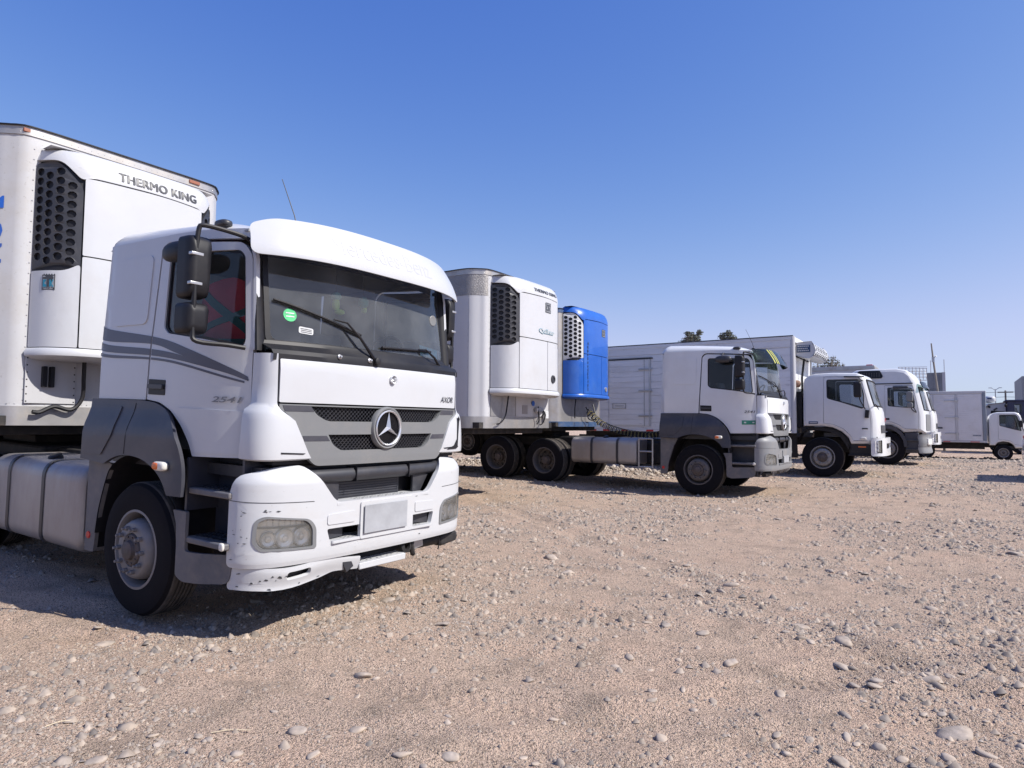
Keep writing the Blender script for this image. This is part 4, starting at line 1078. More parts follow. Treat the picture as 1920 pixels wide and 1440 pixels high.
        for z, x0 in ((1.03, .645), (.685, .655)):
            st = G().box(x0, 1.125, s * .955, s * (1.235 if z < .9 else 1.215), z - .045, z).build('step', step_g, t, bevel=.010)
            g = G()
            for i in range(7):
                for j in range(3): g.box(x0 + .03 + i * .062, x0 + .065 + i * .062, s * (1.0 + j * .065), s * (1.045 + j * .065), z + .001, z + .007)
            g.build('step_grip', dark_g, st, kind='stuff')
            if z < .9: G().add(*lump((1.10, s * 1.235, z - .02), (.025, .012, .028), 3)).build('step_lamp', cream, st, ang=50)
        mirror_arm(t, s)
    # close-view blind spot mirror over the passenger window (near side only)
    if True:
        v, f_ = lump((.55, -1.34, 2.72), (.165, .05, .075), 2.4)
        G().add(v, f_).build('kerb_mirror', black if det else dark_g, t, ang=60)
        G().tube([(.52, -1.18, 2.85), (.52, -1.27, 2.84), (.52, -1.32, 2.77)], .018, 6).build('kerb_mirror_arm', dark_g, t)
    # ---- interior
    g = G(); g.box(.80, 1.10, -1.0, 1.0, 1.95, 2.04); g.box(.95, 1.2, -.95, .95, 1.3, 1.95); g.build('dashboard', dash_m, t, bevel=.02)
    g = G(); rows = [[Vector((.76, .55, 2.10)) + Matrix.Rotation(-.95, 3, 'Y') @ Vector((cos(a) * (.235 + .014 * cos(b)), sin(a) * (.235 + .014 * cos(b)), .014 * sin(b))) for b in [2 * pi * k / 7 for k in range(7)]] for a in [2 * pi * k / 32 for k in range(33)]]
    g.grid(rows, closed=True); g.tube([(.76, .55, 2.10), (.86, .55, 1.96)], .03, 7); g.tube([(.72, .34, 2.05), (.76, .55, 2.10), (.72, .76, 2.05)], .016, 6); g.build('steering_wheel', black, t)
    for y in (-.58, .55):
        st = G().box(.0, .42, y - .24, y + .24, 1.45, 1.72).build('seat', interior, t, bevel=.05, seg=3)
        G().box(-.10, .03, y - .23, y + .23, 1.7, 2.36, rot=Matrix.Rotation(-.12, 3, 'Y')).build('seat_back', interior, st, bevel=.05, seg=3)
    G().box(-.74, -.30, -1.02, 1.02, 1.55, 1.72).build('bunk', interior, t, bevel=.03)
    # ---- chassis
    g = G()
    for s in (-1, 1):
        g.box(-5.7, 1.0, s * .36, s * .44, .70, 1.08)
    for x in (-5.6, -4.9, -3.65, -2.6, -1.3, .3): g.box(x - .06, x + .06, -.4, .4, .84, 1.02)
    ch = g.build('chassis_frame', grime, t, bevel=.01)
    G().box(-.55, 1.05, -.45, .45, .62, 1.15).build('engine', grime, t, bevel=.04)
    G().box(-2.9, -1.0, -.50, .50, .52, 1.04).build('frame_gap_shade_box', grime, t, bevel=.05)  # dark block added between the rails to fill the gap with shade
    G().box(-5.6, -3.2, -.60, .60, .86, 1.10).build('suspension', grime, t, bevel=.03)
    g = G(); g.tube([(0, -.95, .5), (0, .95, .5)], .07, 10); g.build('front_axle', grime, t)
    for x, k in ((-3.64, 1), (-4.98, 2)):
        dz = .035 * -x * (0 if zoff[0] else 0) + zoff[k]
        g = G(); g.tube([(x, -.9, .51 + dz), (x, .9, .51 + dz)], .09, 10); g.add(*lump((x, 0, .51 + dz), (.22, .26, .22))); g.build('rear_axle', grime, t)
        for s in (-1, 1): wheel(t, x, s * 1.07, .50 + dz, s, 'rear', rim=rim_d, dual=True)
    for s in (-1, 1): wheel(t, 0, s * 1.085, .50, s, 'front', rim=rim_g if det else rim_d, single=det and s < 0)
    g = G(); g.box(-4.75, -3.85, -.42, .42, 1.10, 1.19); g.lathe([(.46, 0), (.46, .04), (.1, .05)], (-4.25, 0, 1.19), (0, 0, 1), 24); g.build('fifth_wheel', grime, t, bevel=.01)
    return t

def lump(c, r, p=2.2, nu=14, nv=9):
    """superellipsoid verts/faces"""
    def sg(v, e): return math.copysign(abs(v) ** (2 / e), v)
    vs = []; fs = []
    for j in range(nv + 1):
        b = -pi / 2 + pi * j / nv
        for i in range(nu):
            a = 2 * pi * i / nu
            vs.append((c[0] + r[0] * sg(cos(a), p) * sg(cos(b), p), c[1] + r[1] * sg(sin(a), p) * sg(cos(b), p), c[2] + r[2] * sg(sin(b), p)))
    for j in range(nv):
        for i in range(nu):
            k = (i + 1) % nu; fs.append((j * nu + i, j * nu + k, (j + 1) * nu + k, (j + 1) * nu + i))
    return vs, fs

def fuel_tank(t, x0, x1, z0, z1, s, straps=(.3, .7), ladder=None):
    y0, y1 = .52, 1.17
    cs = rpoly([(y0, z0), (y1, z0), (y1, z1), (y0, z1)], [.05, .13, .16, .05], 6)
    rows = []
    cy, cz = (y0 + y1) / 2, (z0 + z1) / 2
    for k, (x, q) in enumerate([(x0, .86), (x0 + .015, .95), (x0 + .04, 1), (x1 - .04, 1), (x1 - .015, .95), (x1, .86)]):
        rows.append([(x, s * ((p[0] - cy) * q + cy), (p[1] - cz) * q + cz) for p in cs])
    g = G().grid(rows, closed=True, flip=(s > 0)); n = len(cs)
    g.add(rows[0], [tuple(range(n))]); g.add(rows[-1], [tuple(range(n))[::-1]])
    tk = g.build('fuel_tank', alu, t, ang=45)
    for fr in straps:
        x = x0 + (x1 - x0) * fr
        rows = [[(xx, s * ((p[0] - cy) * 1.0 + cy + (.008 if p[0] > cy else -.008)), (p[1] - cz) + cz + (.008 if p[1] > cz else -.008)) for p in cs] for xx in (x - .028, x + .028)]
        G().grid(rows, closed=True, flip=(s > 0)).build('tank_strap', dark_g, tk, ang=45)
    xc = x0 + (x1 - x0) * .5
    g = G().lathe([(.06, 0), (.06, .05), (.045, .06), (0, .062)], (xc, s * .98, z1 - .015), (0, s * .45, 1), 16); g.build('filler_cap', black, tk)
    if ladder:
        a, b = ladder
        g = G()
        for x in (a, b): g.tube([(x, s * 1.15, z1), (x, s * 1.15, z0 - .05)], .018, 6)
        for z in (z1, z1 - .27, z0 - .03): g.tube([(a, s * 1.15, z), (b, s * 1.15, z)], .018, 6)
        g.build('catwalk_ladder', alu_c, t)
    return tk

# ------------------------------------------------------------------ refrigerated trailers
def bumps(g, pts, nrm, r=.008, h=.005):
    n = Vector(nrm).normalized(); a = n.orthogonal().normalized(); b = n.cross(a)
    for p in pts:
        p = Vector(p); base = [p + (a * cos(k * pi / 2.5) + b * sin(k * pi / 2.5)) * r for k in range(5)]
        g.add(base + [p + n * h], [(k, (k + 1) % 5, 5) for k in range(5)])
def unit_map(depth=.44, hw=.97):
    f = plan([(depth, 0), (depth - .01, .40), (depth - .035, .62), (depth - .12, .79), (depth - .25, .90), (0, hw)])
    def fm(s, z, off=0.0, top=4.30, rt=.30):
        x, y = f(s); x2, y2 = f(s + .01); n = Vector((y2 - y, -(x2 - x))).normalized()
        o = off
        if z > top - rt:
            q = min(1, (z - (top - rt)) / rt); o2 = -.22 * (1 - math.sqrt(max(0, 1 - q * q)))
            return (max(-.0, x + n.x * (o + o2)), y + n.y * (o + o2 * .5), z)
        return (x + n.x * o, y + n.y * o, z)
    fm.L = f.length
    return fm
def reefer_unit(t, z0, z1, body, grille_m, style, hdet=True, loc=(0, 0, 0), seam=None):
    """nose-mounted cooling unit: rounded shell, side grilles with round openings, doors, top cover"""
    u = holder('cooling_unit', t, loc)
    U = unit_map(); L = U.L; H = z1 - z0
    zt = z0 + H * .872; zm = z0 + H * .49; zg = z0 + H * .415; seam = seam or .0
    M = lambda off=0: (lambda s, z: U(s, z, off, top=z1 + .03, rt=.30))
    # dark core behind the gaps
    g = G(); rows = [[M(-.03)(s, z) for s in np.linspace(-L, L, 41)] for z in np.linspace(z0 + .03, z1 - .02, 12)]; g.grid(rows, flip=False); g.build('unit_core', black, u, ang=60)
    def P(nm, poly, r, off=0, th=.025, m=body, bev=.010, holes=(), par=u, du=.07, dv=.12, kind=None):
        return G().panel(rpoly(poly, r, 4) if r is not None else poly, holes, fmap=M(off), thick=th, du=du, dv=dv).build(nm, m, par, bevel=bev, seg=2, kind=kind)
    a = .66
    gp = .007
    P('upper_door', [(-a, zm + gp), (a, zm + gp), (a, zt - gp - .01), (.2, zt - gp + .015), (-a, zt - gp - .01)], [.015, .015, .02, .3, .02])
    c = seam if seam else .0
    if style == 'two_doors':
        P('lower_door', [(-a, z0 + .12), (c - gp, z0 + .12), (c - gp, zm - gp), (-a, zm - gp)], .015)
        P('lower_door', [(c + gp, z0 + .12), (a, z0 + .12), (a, zm - gp), (c + gp, zm - gp)], .015)
    else: P('lower_door', [(-a, z0 + .12), (a, z0 + .12), (a, zm - gp), (-a, zm - gp)], .015)
    for s in (-1, 1):
        P('side_door', [(s * (a + 2 * gp), z0 + .12), (s * (L - .005), z0 + .12), (s * (L - .005), zg - gp), (s * (a + .15), zg - gp), (s * (a + 2 * gp), zg + .08)], [.015, .015, .015, .10, .05])
        # grille
        zt2 = z1 - .16
        poly = rpoly([(s * (a + 2 * gp), zg + .02), (s * (a + .12), zg), (s * (L - .005), zg), (s * (L - .005), zt2), (s * (a + .25), zt2 + .02), (s * (a + 2 * gp), zt - .12)], [.10, .04, .01, .04, .10, .06], 4)
        holes = []; w = L - a - .06; cols = 4; rws = 10
        hh = (zt2 - zg - .14) / rws
        for i in range(cols):
            for j in range(rws):
                sx = a + .075 + w * (i + .35) / cols * .98; z = zg + .10 + hh * (j + (.45 if i % 2 else 0.0))
                if z + hh * .4 > zt2 - .02 - (.10 if i == 0 else 0): continue
                holes.append(circ(s * sx, z, w / cols * .40, 9, hh * .42))
        gr = G().panel(poly, holes, fmap=M(-.004), thick=.035, du=0, dv=0).build('side_grille', grille_m, u, ang=40)
        G().panel(poly, fmap=M(-.028), thick=.0, du=.07, dv=.2).build('grille_backing', black, gr)
    # top cover, wraps the whole shell and rolls back to the trailer
    P('top_cover', [(-L, z1 - .12), (-a - .22, z1 - .135), (-a - .03, zt - .04), (-a + .06, zt), (.1, zt + .022), (a - .06, zt), (a + .03, zt - .04), (a + .22, z1 - .135), (L, z1 - .12), (L, z1), (-L, z1)], [.01, .08, .06, .05, .3, .05, .06, .08, .01, .0, .0], th=.03, dv=.03)
    G().grid([[(x, y, z1 + .03 - .02 * (abs(y) / .97) ** 4) for x in (0, .1, .2)] for y in np.linspace(-.92, .92, 15)]).build('cover_top', body, u, ang=60)
    g = G(); rows = []
    for s in np.linspace(-L, L, 41):
        q = [M(0)(s, z1 - .002), ]; b = Vector(q[0]); rows.append([b, (b.x * .8, b.y * .985, z1 + .012), (b.x * .4, b.y * .95, z1 + .03), (0, b.y * .93, z1 + .035)])
    g.grid(rows); g.build('cover_roll', body, u, ang=60)
    # bottom lip
    g = G(); rows = []
    for s in np.linspace(-L, L, 41):
        p = Vector(M(.0)(s, z0)); n = (Vector(M(.05)(s, z0 + .1)) - Vector(M(0)(s, z0 + .1)))
        rows.append([(p.x - n.x, p.y - n.y, z0 + .115), (p.x + n.x * .2, p.y + n.y * .2, z0 + .11), (p.x + n.x * .75, p.y + n.y * .75, z0 + .07), (p.x + n.x * .6, p.y + n.y * .6, z0 + .03), (p.x - n.x * .6, p.y - n.y * .6, z0), (0, p.y * .9, z0 - .01)])
    g.grid(rows, flip=True); g.build('bottom_lip', body, u, ang=50)
    # belt strip between lip and doors on the side
    return u, M
def king(parent, M, s, z, h, w, m, nm='lettering'):
    for k, d in enumerate((0, .004, .008, .012)):   # strokes thickened by close copies
        lettering('THERMO KING', h, lambda a, b: M(.004 + k * .0003)(s + a + d, z + b), m, parent, nm, width=w, thick=.004, out=(1, 0, 0), spacing=1.06, kind='stuff')
def tk_emblem(parent, M, s, z, w, h, dark=letter_d, cc=letter_t):
    """square crest: castellated top, interlocked monogram, tiny line of lettering"""
    mp = lambda o: (lambda a, b: M(o)(s + a, z + b))
    g = G(); g.panel([(0, 0), (w, 0), (w, h * .93)] + [p for k in range(5) for p in ((w * (1 - k / 5 - .04), h), (w * (1 - k / 5 - .10), h * .93), (w * (1 - (k + 1) / 5 + .02), h * .93))][:-1] + [(0, h * .93)], fmap=mp(.005), thick=.004, du=0, dv=0)
    e = g.build('crest', dark, parent)
    G().panel([(w * .06, h * .14), (w * .94, h * .14), (w * .94, h * .86), (w * .06, h * .86)], fmap=mp(.0065), thick=.002, du=0, dv=0).build('crest_field', mat('grey_badge_metal', (.30, .31, .33), .4), parent)
    g = G()
    for q in ([(w * .10, h * .66), (w * .90, h * .66), (w * .90, h * .80), (w * .10, h * .80)], [(w * .42, h * .18), (w * .58, h * .18), (w * .58, h * .66), (w * .42, h * .66)]): g.panel(q, fmap=mp(.008), thick=.002, du=0, dv=0)
    g.build('crest_letter', dark, parent)
    g = G()
    for q in ([(w * .62, h * .18), (w * .72, h * .18), (w * .72, h * .62), (w * .62, h * .62)], [(w * .72, h * .40), (w * .84, h * .62), (w * .92, h * .62), (w * .78, h * .40), (w * .92, h * .18), (w * .84, h * .18)], [(w * .10, h * .18), (w * .38, h * .18), (w * .38, h * .30), (w * .22, h * .40), (w * .38, h * .62), (w * .10, h * .62)]): g.panel(q, fmap=mp(.008), thick=.002, du=0, dv=0)
    g.build('crest_letter', cc, parent)
    lettering('THERMO KING', h * .075, lambda a, b: M(.006)(s + w * .1 + a, z + h * .04 + b), sticker_w, parent, 'crest_lettering', width=w * .8, out=(1, 0, 0))

def trailer_body(t, zb, zt, hw, length, m, corner_m=None, rad=.34, rail=.10, base=.20, rivets=True, rail_m=alu_c, patch=False):
    f = plan([(0, 0), (-.002, .4), (-.005, hw - rad - .12), (-.03, hw - rad * .66), (-.11, hw - .14), (-.24, hw - .035), (-.42, hw), (-.8, hw)], 5)
    Lf = f.length
    def wall(z0, z1, off, mm, nm, s0=-Lf, s1=Lf, n=70, par=t, bev=0):
        rows = []
        for s in np.linspace(s0, s1, n):
            x, y = f(s); x2, y2 = f(s + .01); nn = Vector((y2 - y, -(x2 - x))).normalized()
            rows.append([(x + nn.x * (off - .03), y + nn.y * (off - .03), z0), (x + nn.x * off, y + nn.y * off, z0), (x + nn.x * off, y + nn.y * off, z1), (x + nn.x * (off - .03), y + nn.y * (off - .03), z1)])
        return G().grid(rows, flip=True).build(nm, mm, par, ang=40)
    wall(zb + base, zt - rail, 0, corner_m or m, 'front_wall')
    for s in (-1, 1):
        g = G().box(-length, f(Lf)[0], s * (hw - .03), s * hw, zb + base, zt - rail); g.build('side_wall', m, t)
    wall(zt - rail, zt - .012, .012, rail_m, 'top_rail'); wall(zt - .012, zt, .030, black, 'roof_edge')
    for s in (-1, 1):
        G().box(-length, f(Lf)[0], s * (hw - .02), s * (hw + .012), zt - rail, zt - .0125).build('top_rail', rail_m, t)
        G().box(-length, f(Lf)[0], s * (hw - .02), s * (hw + .030), zt - .012, zt).build('roof_edge', black, t)
        G().box(-length, f(Lf)[0], s * (hw - .02), s * (hw + .010), zb, zb + base).build('bottom_rail', rail_m, t)
    wall(zb, zb + base, .010, rail_m, 'bottom_rail')
    G().box(-length, -.36, -hw + .02, hw - .02, zt - .03, zt - .01).build('roof_skin', m, t)
    G().box(-.42, -.04, -hw + .40, hw - .40, zt - .03, zt - .01).build('roof_nose', m, t)
    G().box(-length, -.05, -hw + .06, hw - .06, zb + .004, zb + .10).build('floor_deck', grime, t)
    G().box(-length, -length + .05, -hw, hw, zb, zt).build('rear_wall', m, t)
    G().box(-2.2, -.22, -hw + .12, hw - .12, zb - .10, zb + .003).build('kingpin_deck', grime, t, bevel=.01)
    for s in (-1, 1): G().box(-length + .3, -2.3, s * .42, s * .54, zb - .38, zb + .003).build('chassis_beam', grime, t)
    for k in range(9): G().box(-3.0 - k * 1.05, -2.92 - k * 1.05, -hw + .1, hw - .1, zb - .12, zb + .003).build('cross_member', grime, t)
    g = G()
    if rivets:
        for s_ in (-1, 1):
            for sq in (.985, hw + .10, hw + .24):
                x, y = f(sq); x2, y2 = f(sq + .01); nn = (y2 - y, -(x2 - x))
                bumps(g, [(x, s_ * y, zb + base + .06 + k * (.11)) for k in range(int((zt - zb - base - rail) / .11))], (nn[0], s_ * nn[1], 0))
        for sq in np.linspace(-Lf + .05, Lf - .05, 56):
            x, y = f(sq); x2, y2 = f(sq + .01); nn = (y2 - y, -(x2 - x), 0)
            bumps(g, [(x, y, zb + base + .022)], nn); bumps(g, [(x + .01, y, zt - rail + .03)], nn)
        bumps(g, [(-.9 - .11 * k, -hw - .0, z) for k in range(60) for z in (zb + base + .03, zt - rail - .04)], (0, -1, 0))
        bumps(g, [(-1.1 - 1.22 * q, -hw, zb + base + .1 + k * .11) for q in range(8) for k in range(int((zt - zb - base - rail) / .11) - 1)], (0, -1, 0))
        g.build('rivets', steel, t, kind='stuff')
    return f
def axle_group(t, xs, hw, rim=rim_d):
    for x in xs:
        G().tube([(x, -hw + .3, .5), (x, hw - .3, .5)], .07, 8).build('axle', grime, t)
        for s in (-1, 1): wheel(t, x, s * (hw - .2), .5, s, 'rear', rim=rim, dual=True, detail=False)
def landing_gear(t, x, zb, z0=0.0):
    g = G()
    for s in (-1, 1): g.box(x - .06, x + .06, s * .72, s * .86, z0 + .05, zb + .05); g.box(x - .14, x + .14, s * .65, s * .93, z0, z0 + .05)
    g.tube([(x, -.8, .8), (x, .8, .8)], .025, 6); g.build('landing_leg', grime, t, bevel=.01)

# ------------------------------------------------------------------ rigid-truck cabs
def cab_over(t, prof, w, m, win, door, glass_seg, bow=.06, r=.10, belt=None, vent=None, lower=None, black_a=True, ws_m=.10, inner=True):
    """cab built from a side profile: prof = closed list (x,z) going rear-bottom, up, over the roof, down the front, front-bottom"""
    xm = max(p[0] for p in prof)
    def Y(x, z):
        y = w
        if x > xm - .55: y -= .13 * ((x - xm + .55) / .55) ** 2.2
        if z > 1.9: y -= .05 * (z - 1.9)
        return y
    P = [Vector(p) for p in prof]; n = len(P)
    cen = Vector((sum(p.x for p in P) / n, sum(p.y for p in P) / n))
    # inset outline for the flat sides
    def inset(k):
        o = []
        for i in range(n):
            a, b, c = P[i - 1], P[i], P[(i + 1) % n]
            d1 = (b - a).normalized(); d2 = (c - b).normalized(); nn = Vector((d1.y + d2.y, -(d1.x + d2.x)))
            if nn.length < 1e-4: nn = Vector((d1.y, -d1.x))
            nn.normalize(); o.append(b + nn * k / max(.5, nn.dot(Vector((d1.y, -d1.x)))))
        return o
    I = inset(r)
    if sum((b.x - a.x) * (b.y + a.y) for a, b in zip(P, P[1:] + P[:1])) < 0: I = inset(-r)
    sides = {}
    dz = [Vector(p) for p in door]
    for s in (-1, 1):
        fm = lambda x, z: (x, s * Y(x, z), z)
        hole = [tuple(p) for p in door]
        sp = G().panel([tuple(p) for p in I], [hole], fmap=fm, thick=.03, du=.15, dv=.15, mi=0, mb=1, out=(0, s, 0)).build('side_panel', [m, interior], t, bevel=.004)
        c2 = sum((Vector(p) for p in door), Vector((0, 0))) / len(door)
        dd = [tuple(Vector(p) + (c2 - Vector(p)).normalized() * .010) for p in door]
        d = G().panel(dd, [win], fmap=lambda x, z: (x, s * (Y(x, z) + .003), z), thick=.03, du=.12, dv=.12, mi=0, mb=1, out=(0, s, 0)).build('door', [m, interior], t, bevel=.005)
        G().panel(win, fmap=lambda x, z: (x, s * (Y(x, z) - .018), z), thick=0, du=.2, dv=.3, out=(0, s, 0)).build('window_glass', glass_s, d)
        c3 = sum((Vector(p) for p in win), Vector((0, 0))) / len(win)
        G().panel(win, [[tuple(Vector(p) + (c3 - Vector(p)).normalized() * .025) for p in win]], fmap=lambda x, z: (x, s * (Y(x, z) - .006), z), thick=.012, du=0, dv=0, out=(0, s, 0)).build('window_seal', black, d)
        sides[s] = d
    # wrap-around skin with rounded shoulders; glass where the windscreen sits
    vv = [-1, -.97, -.9, -.7, -.35, 0, .35, .7, .9, .97, 1]
    rows = []
    for i in range(n):
        row = []
        for v in vv:
            k = abs(v); p = P[i]; q = I[i]
            if k >= .9:
                tt = (k - .9) / .1 if k < 1 else 1.0
                pp = p.lerp(q, [0, .30, 1][[.9, .97, 1].index(round(k, 2))]); yy = Y(pp.x, pp.y) - [r, r * .30, .0][[.9, .97, 1].index(round(k, 2))]
            else: pp = p; yy = (Y(pp.x, pp.y) - r) * k / .9
            bx = bow * (1 - (abs(v)) ** 2) * smooth(cen.x, xm, pp.x)
            row.append((pp.x + bx, math.copysign(yy, v) if v else 0.0, pp.y))
        rows.append(row)
    g = G(); gg = G()
    a, b = glass_seg
    nv = len(vv)
    for i in range(n):
        k = (i + 1) % n
        for j in range(nv - 1):
            quad = [rows[i][j], rows[k][j], rows[k][j + 1], rows[i][j + 1]]
            is_g = a <= i < b and 2 <= j <= nv - 4 + 1 and True
            if is_g: gg.add([(x, y, z) for x, y, z in quad], [(0, 1, 2, 3)])
            else: g.add(quad, [(0, 1, 2, 3)], 1 if (black_a and a <= i < b and False) else 0)
    sk = g.build('cab_shell', [m, black], t, ang=35)
    wsg = gg.build('windscreen', glass_w, t, ang=60)
    # rubber border of the windscreen
    path = [rows[i][2] for i in range(a, b + 1)] + [rows[b][j] for j in range(3, nv - 2)] + [rows[i][nv - 3] for i in range(b, a - 1, -1)] + [rows[a][j] for j in range(nv - 4, 1, -1)]
    G().tube(path, .022, 6, caps=False).build('windscreen_seal', black, wsg)
    if inner:
        zf = min(p[1] for p in win) - .10; x0 = min(p[0] for p in win)
        zb = max(1.0, min(p[1] for p in prof))
        g = G(); g.box(xm - .42, xm - .12, -w + .2, w - .2, zf - .35, zf + .02); g.build('dashboard', dash_m, t, bevel=.03)
        for y in (-w * .5, w * .5):
            st = G().box(x0 - .1, x0 + .32, y - .22, y + .22, zf - .45, zf - .18).build('seat', interior, t, bevel=.04)
            G().box(x0 - .16, x0 - .04, y - .21, y + .21, zf - .2, zf + .42).build('seat_back', interior, st, bevel=.04)
        G().box(x0 - .1, xm - .2, -w + .15, w - .15, zf - .62, zf - .52).build('cab_floor', dark_g, t)
        c = Vector((xm - .50, w * .45, zf + .06)); g = G()
        g.grid([[c + Matrix.Rotation(-.9, 3, 'Y') @ Vector((cos(a_) * (.2 + .014 * cos(b_)), sin(a_) * (.2 + .014 * cos(b_)), .014 * sin(b_))) for b_ in [2 * pi * k / 6 for k in range(6)]] for a_ in [2 * pi * k / 24 for k in range(25)]], closed=True)
        g.build('steering_wheel', black, t)
    return Y, sides

def rigid_chassis(t, x0, x1, z=.75, h=.22, wheels=(), R_=.5, hw=1.05, dual=True, rim=rim_d):
    g = G()
    for s in (-1, 1): g.box(x0, x1, s * .34, s * .42, z, z + h)
    for k in range(7):
        x = x0 + (x1 - x0) * (k + .5) / 7; g.box(x - .05, x + .05, -.36, .36, z + .03, z + h - .03)
    g.build('chassis_frame', grime, t, bevel=.01)
    for x in wheels:
        G().tube([(x, -.8, R_), (x, .8, R_)], .08, 8).build('axle', grime, t)
        for s in (-1, 1): wheel(t, x, s * hw, R_ - .01, s, 'rear', Rr=R_ + .01, w=.26, rim=rim, dual=dual, detail=False)
def mirror_box(t, s, x, z0, z1, y, xa, za, w=.16, m=black):
    g = G()
    pr = rpoly([(x - w / 2, z0), (x + w / 2, z0), (x + w / 2, z1), (x - w / 2, z1)], .05, 4)
    rows = [[(x + (p[0] - x) * k + dx, s * (y + (q - .5) * .2 * 1), z0 + (z1 - z0) / 2 + (p[1] - (z0 + z1) / 2) * k) for p in pr] for q, k, dx in ((0, .8, .01), (.1, 1, 0), (.9, 1, 0), (1, .8, .01))]
    g.grid(rows, closed=True); g.add(rows[0], [tuple(range(len(pr)))]); g.add(rows[-1], [tuple(range(len(pr)))[::-1]])
    h = g.build('mirror_head', m, t, ang=50)
    G().tube(curve([(xa, s * (y - .22), z1 + .03), (x + .03, s * y, z1 + .05), (x + .05, s * (y + .02), (z0 + z1) / 2), (x + .04, s * (y - .02), z0 - .04), (xa + .04, s * (y - .24), za)], 4), .013, 6).build('mirror_arm', black, t)
    return h

# ================================================================== FIRST TRACTOR
T1 = (-5.297, 4.029, 0.0); A1 = 0.031
t1 = thing('tractor_truck', 'nearest white sleeper tractor, with white bumper and dark grey stripes along its side', 'truck', T1, tilt=A1, group='tractor trucks parked in the row')
build_tractor(t1, True)
fuel_tank(t1, -2.86, -1.04, .30, 1.06, -1, straps=(.22, .62))
fuel_tank(t1, -2.3, -1.3, .32, 1.04, 1)
# stripes
nf = near(.0035)
for top, bot in (([(-.80, 2.275), (-.61, 2.22), (.04, 2.14), (.36, 2.08), (.71, 1.98), (1.0, 1.875), (1.095, 1.83)], [(-.81, 2.17), (-.61, 2.12), (.05, 2.08), (.37, 2.01), (.72, 1.92), (1.0, 1.845), (1.095, 1.815)]),
                 ([(-.815, 2.14), (-.60, 2.09), (.06, 2.04), (.49, 1.98), (.85, 1.895), (1.10, 1.815)], [(-.82, 2.07), (-.59, 2.03), (.06, 1.99), (.49, 1.94), (.90, 1.86), (1.10, 1.80)]),
                 ([(-.82, 2.045), (-.59, 2.01), (.06, 1.975), (.49, 1.925), (1.07, 1.80)], [(-.82, 2.025), (-.59, 1.985), (.06, 1.957), (.50, 1.905), (1.07, 1.785)])):
    a = curve(top, 6); b = curve(bot, 6)
    for k in (0, 1):   # cut at the door gap
        lo, hi = (a[0].x + .005, .034) if k == 0 else (.058, a[-1].x)
        X = np.linspace(lo, hi, 26); up = np.interp(X, [p.x for p in a], [p.y for p in a]); dn = np.interp(X, [p.x for p in b], [p.y for p in b])
        q = list(zip(X, up)) + list(zip(X[::-1], np.minimum(dn, up - .003)[::-1]))
        G().panel(q, fmap=nf, thick=.0012, du=.08, dv=0, out=(0, -1, 0)).build('side_stripe', stripe_m, t1)
lettering('2541', .042, lambda a, b: near(.012)(.82 + a, 1.645 + b), letter_n, t1, 'model_number', width=.25, bold=.016, shear=.25, out=(0, -1, 0))
lettering('AXOR', .052, lambda a, b: (xf(.72 + a, 1.73) + .003, .72 + a, 1.71 + b), letter_d, t1, 'model_name', width=.215, bold=.008, shear=.25, out=(1, 0, 0))
# curved sun visor
def VIS(y, z):
    k = abs(y) / 1.17; h = max(0.0, (z - 2.70) / .29)
    return (1.435 - .26 * k ** 3.2 - .16 * h ** 1.5 - .02 * (1 - h) ** 2, y * (1 - .03 * h), z - .02 * (1 - k ** 2) * 0 + .035 * (1 - k ** 2) * (h) - .012 * k ** 4)
vs_ = G().panel(rpoly([(-1.17, 2.70), (1.17, 2.70), (1.155, 2.93), (1.0, 2.985), (-1.0, 2.985), (-1.155, 2.93)], [.07, .07, .05, .10, .10, .05], 5), fmap=VIS, thick=.018, du=.07, dv=.05, out=(1, 0, 0)).build('sun_visor', white, t1, bevel=.006)
for s in (): G().grid([[(.98 + .1 * k, s * (1.14 - .01 * k), 2.70 + .05 * k * 0), (.96 + .1 * k, s * 1.12, 2.93 + .0 * k)] for k in range(4)], flip=(s > 0)).build('visor_cheek', white, vs_)
lettering('Mercedes-Benz', .13, lambda a, b: VIS(-.62 + a, 2.785 + b), letter_f, vs_, 'faded_lettering', width=1.14, thick=.0012, cuts=3, out=(1, 0, 0))
G().tube([(.98, -.62, 2.96), (.93, -.63, 3.12), (.80, -.66, 3.42)], [.006, .004, .003], 5).build('antenna', black, t1)
# windscreen stickers and papers
W2 = lambda o: (lambda y, z: (wsx(y, z) + o, y, z))
g = G().panel(circ(-.82, 2.30, .048, 16), fmap=W2(.002), thick=.001, du=0, dv=0, out=(1, 0, 0)); st = g.build('round_sticker', sticker_g, t1)
for z in (2.285, 2.31): G().panel([(-.85, z), (-.79, z), (-.79, z + .009), (-.85, z + .009)], fmap=W2(.0035), thick=.001, du=0, dv=0, out=(1, 0, 0)).build('sticker_print', sticker_w, t1)
G().panel(rpoly([(-.765, 2.175), (-.655, 2.167), (-.65, 2.215), (-.76, 2.225)], .015), fmap=W2(.002), thick=.001, du=0, dv=0, out=(1, 0, 0)).build('white_sticker', sticker_w, t1)
for z in (2.182, 2.195, 2.207): G().panel([(-.75, z), (-.665, z - .006), (-.665, z - .001), (-.75, z + .005)], fmap=W2(.0035), thick=.001, du=0, dv=0, out=(1, 0, 0)).build('sticker_print', letter_d, t1)
G().panel([(.53, 2.12), (.86, 2.115), (.87, 2.20), (.53, 2.215)], fmap=W2(-.006), thick=.001, du=0, dv=0, out=(1, 0, 0)).build('permit_paper', sticker_c, t1)
G().panel([(.885, 2.12), (.93, 2.12), (.93, 2.2), (.885, 2.2)], fmap=W2(-.006), thick=.001, du=0, dv=0, out=(1, 0, 0)).build('permit_paper', sticker_w, t1)
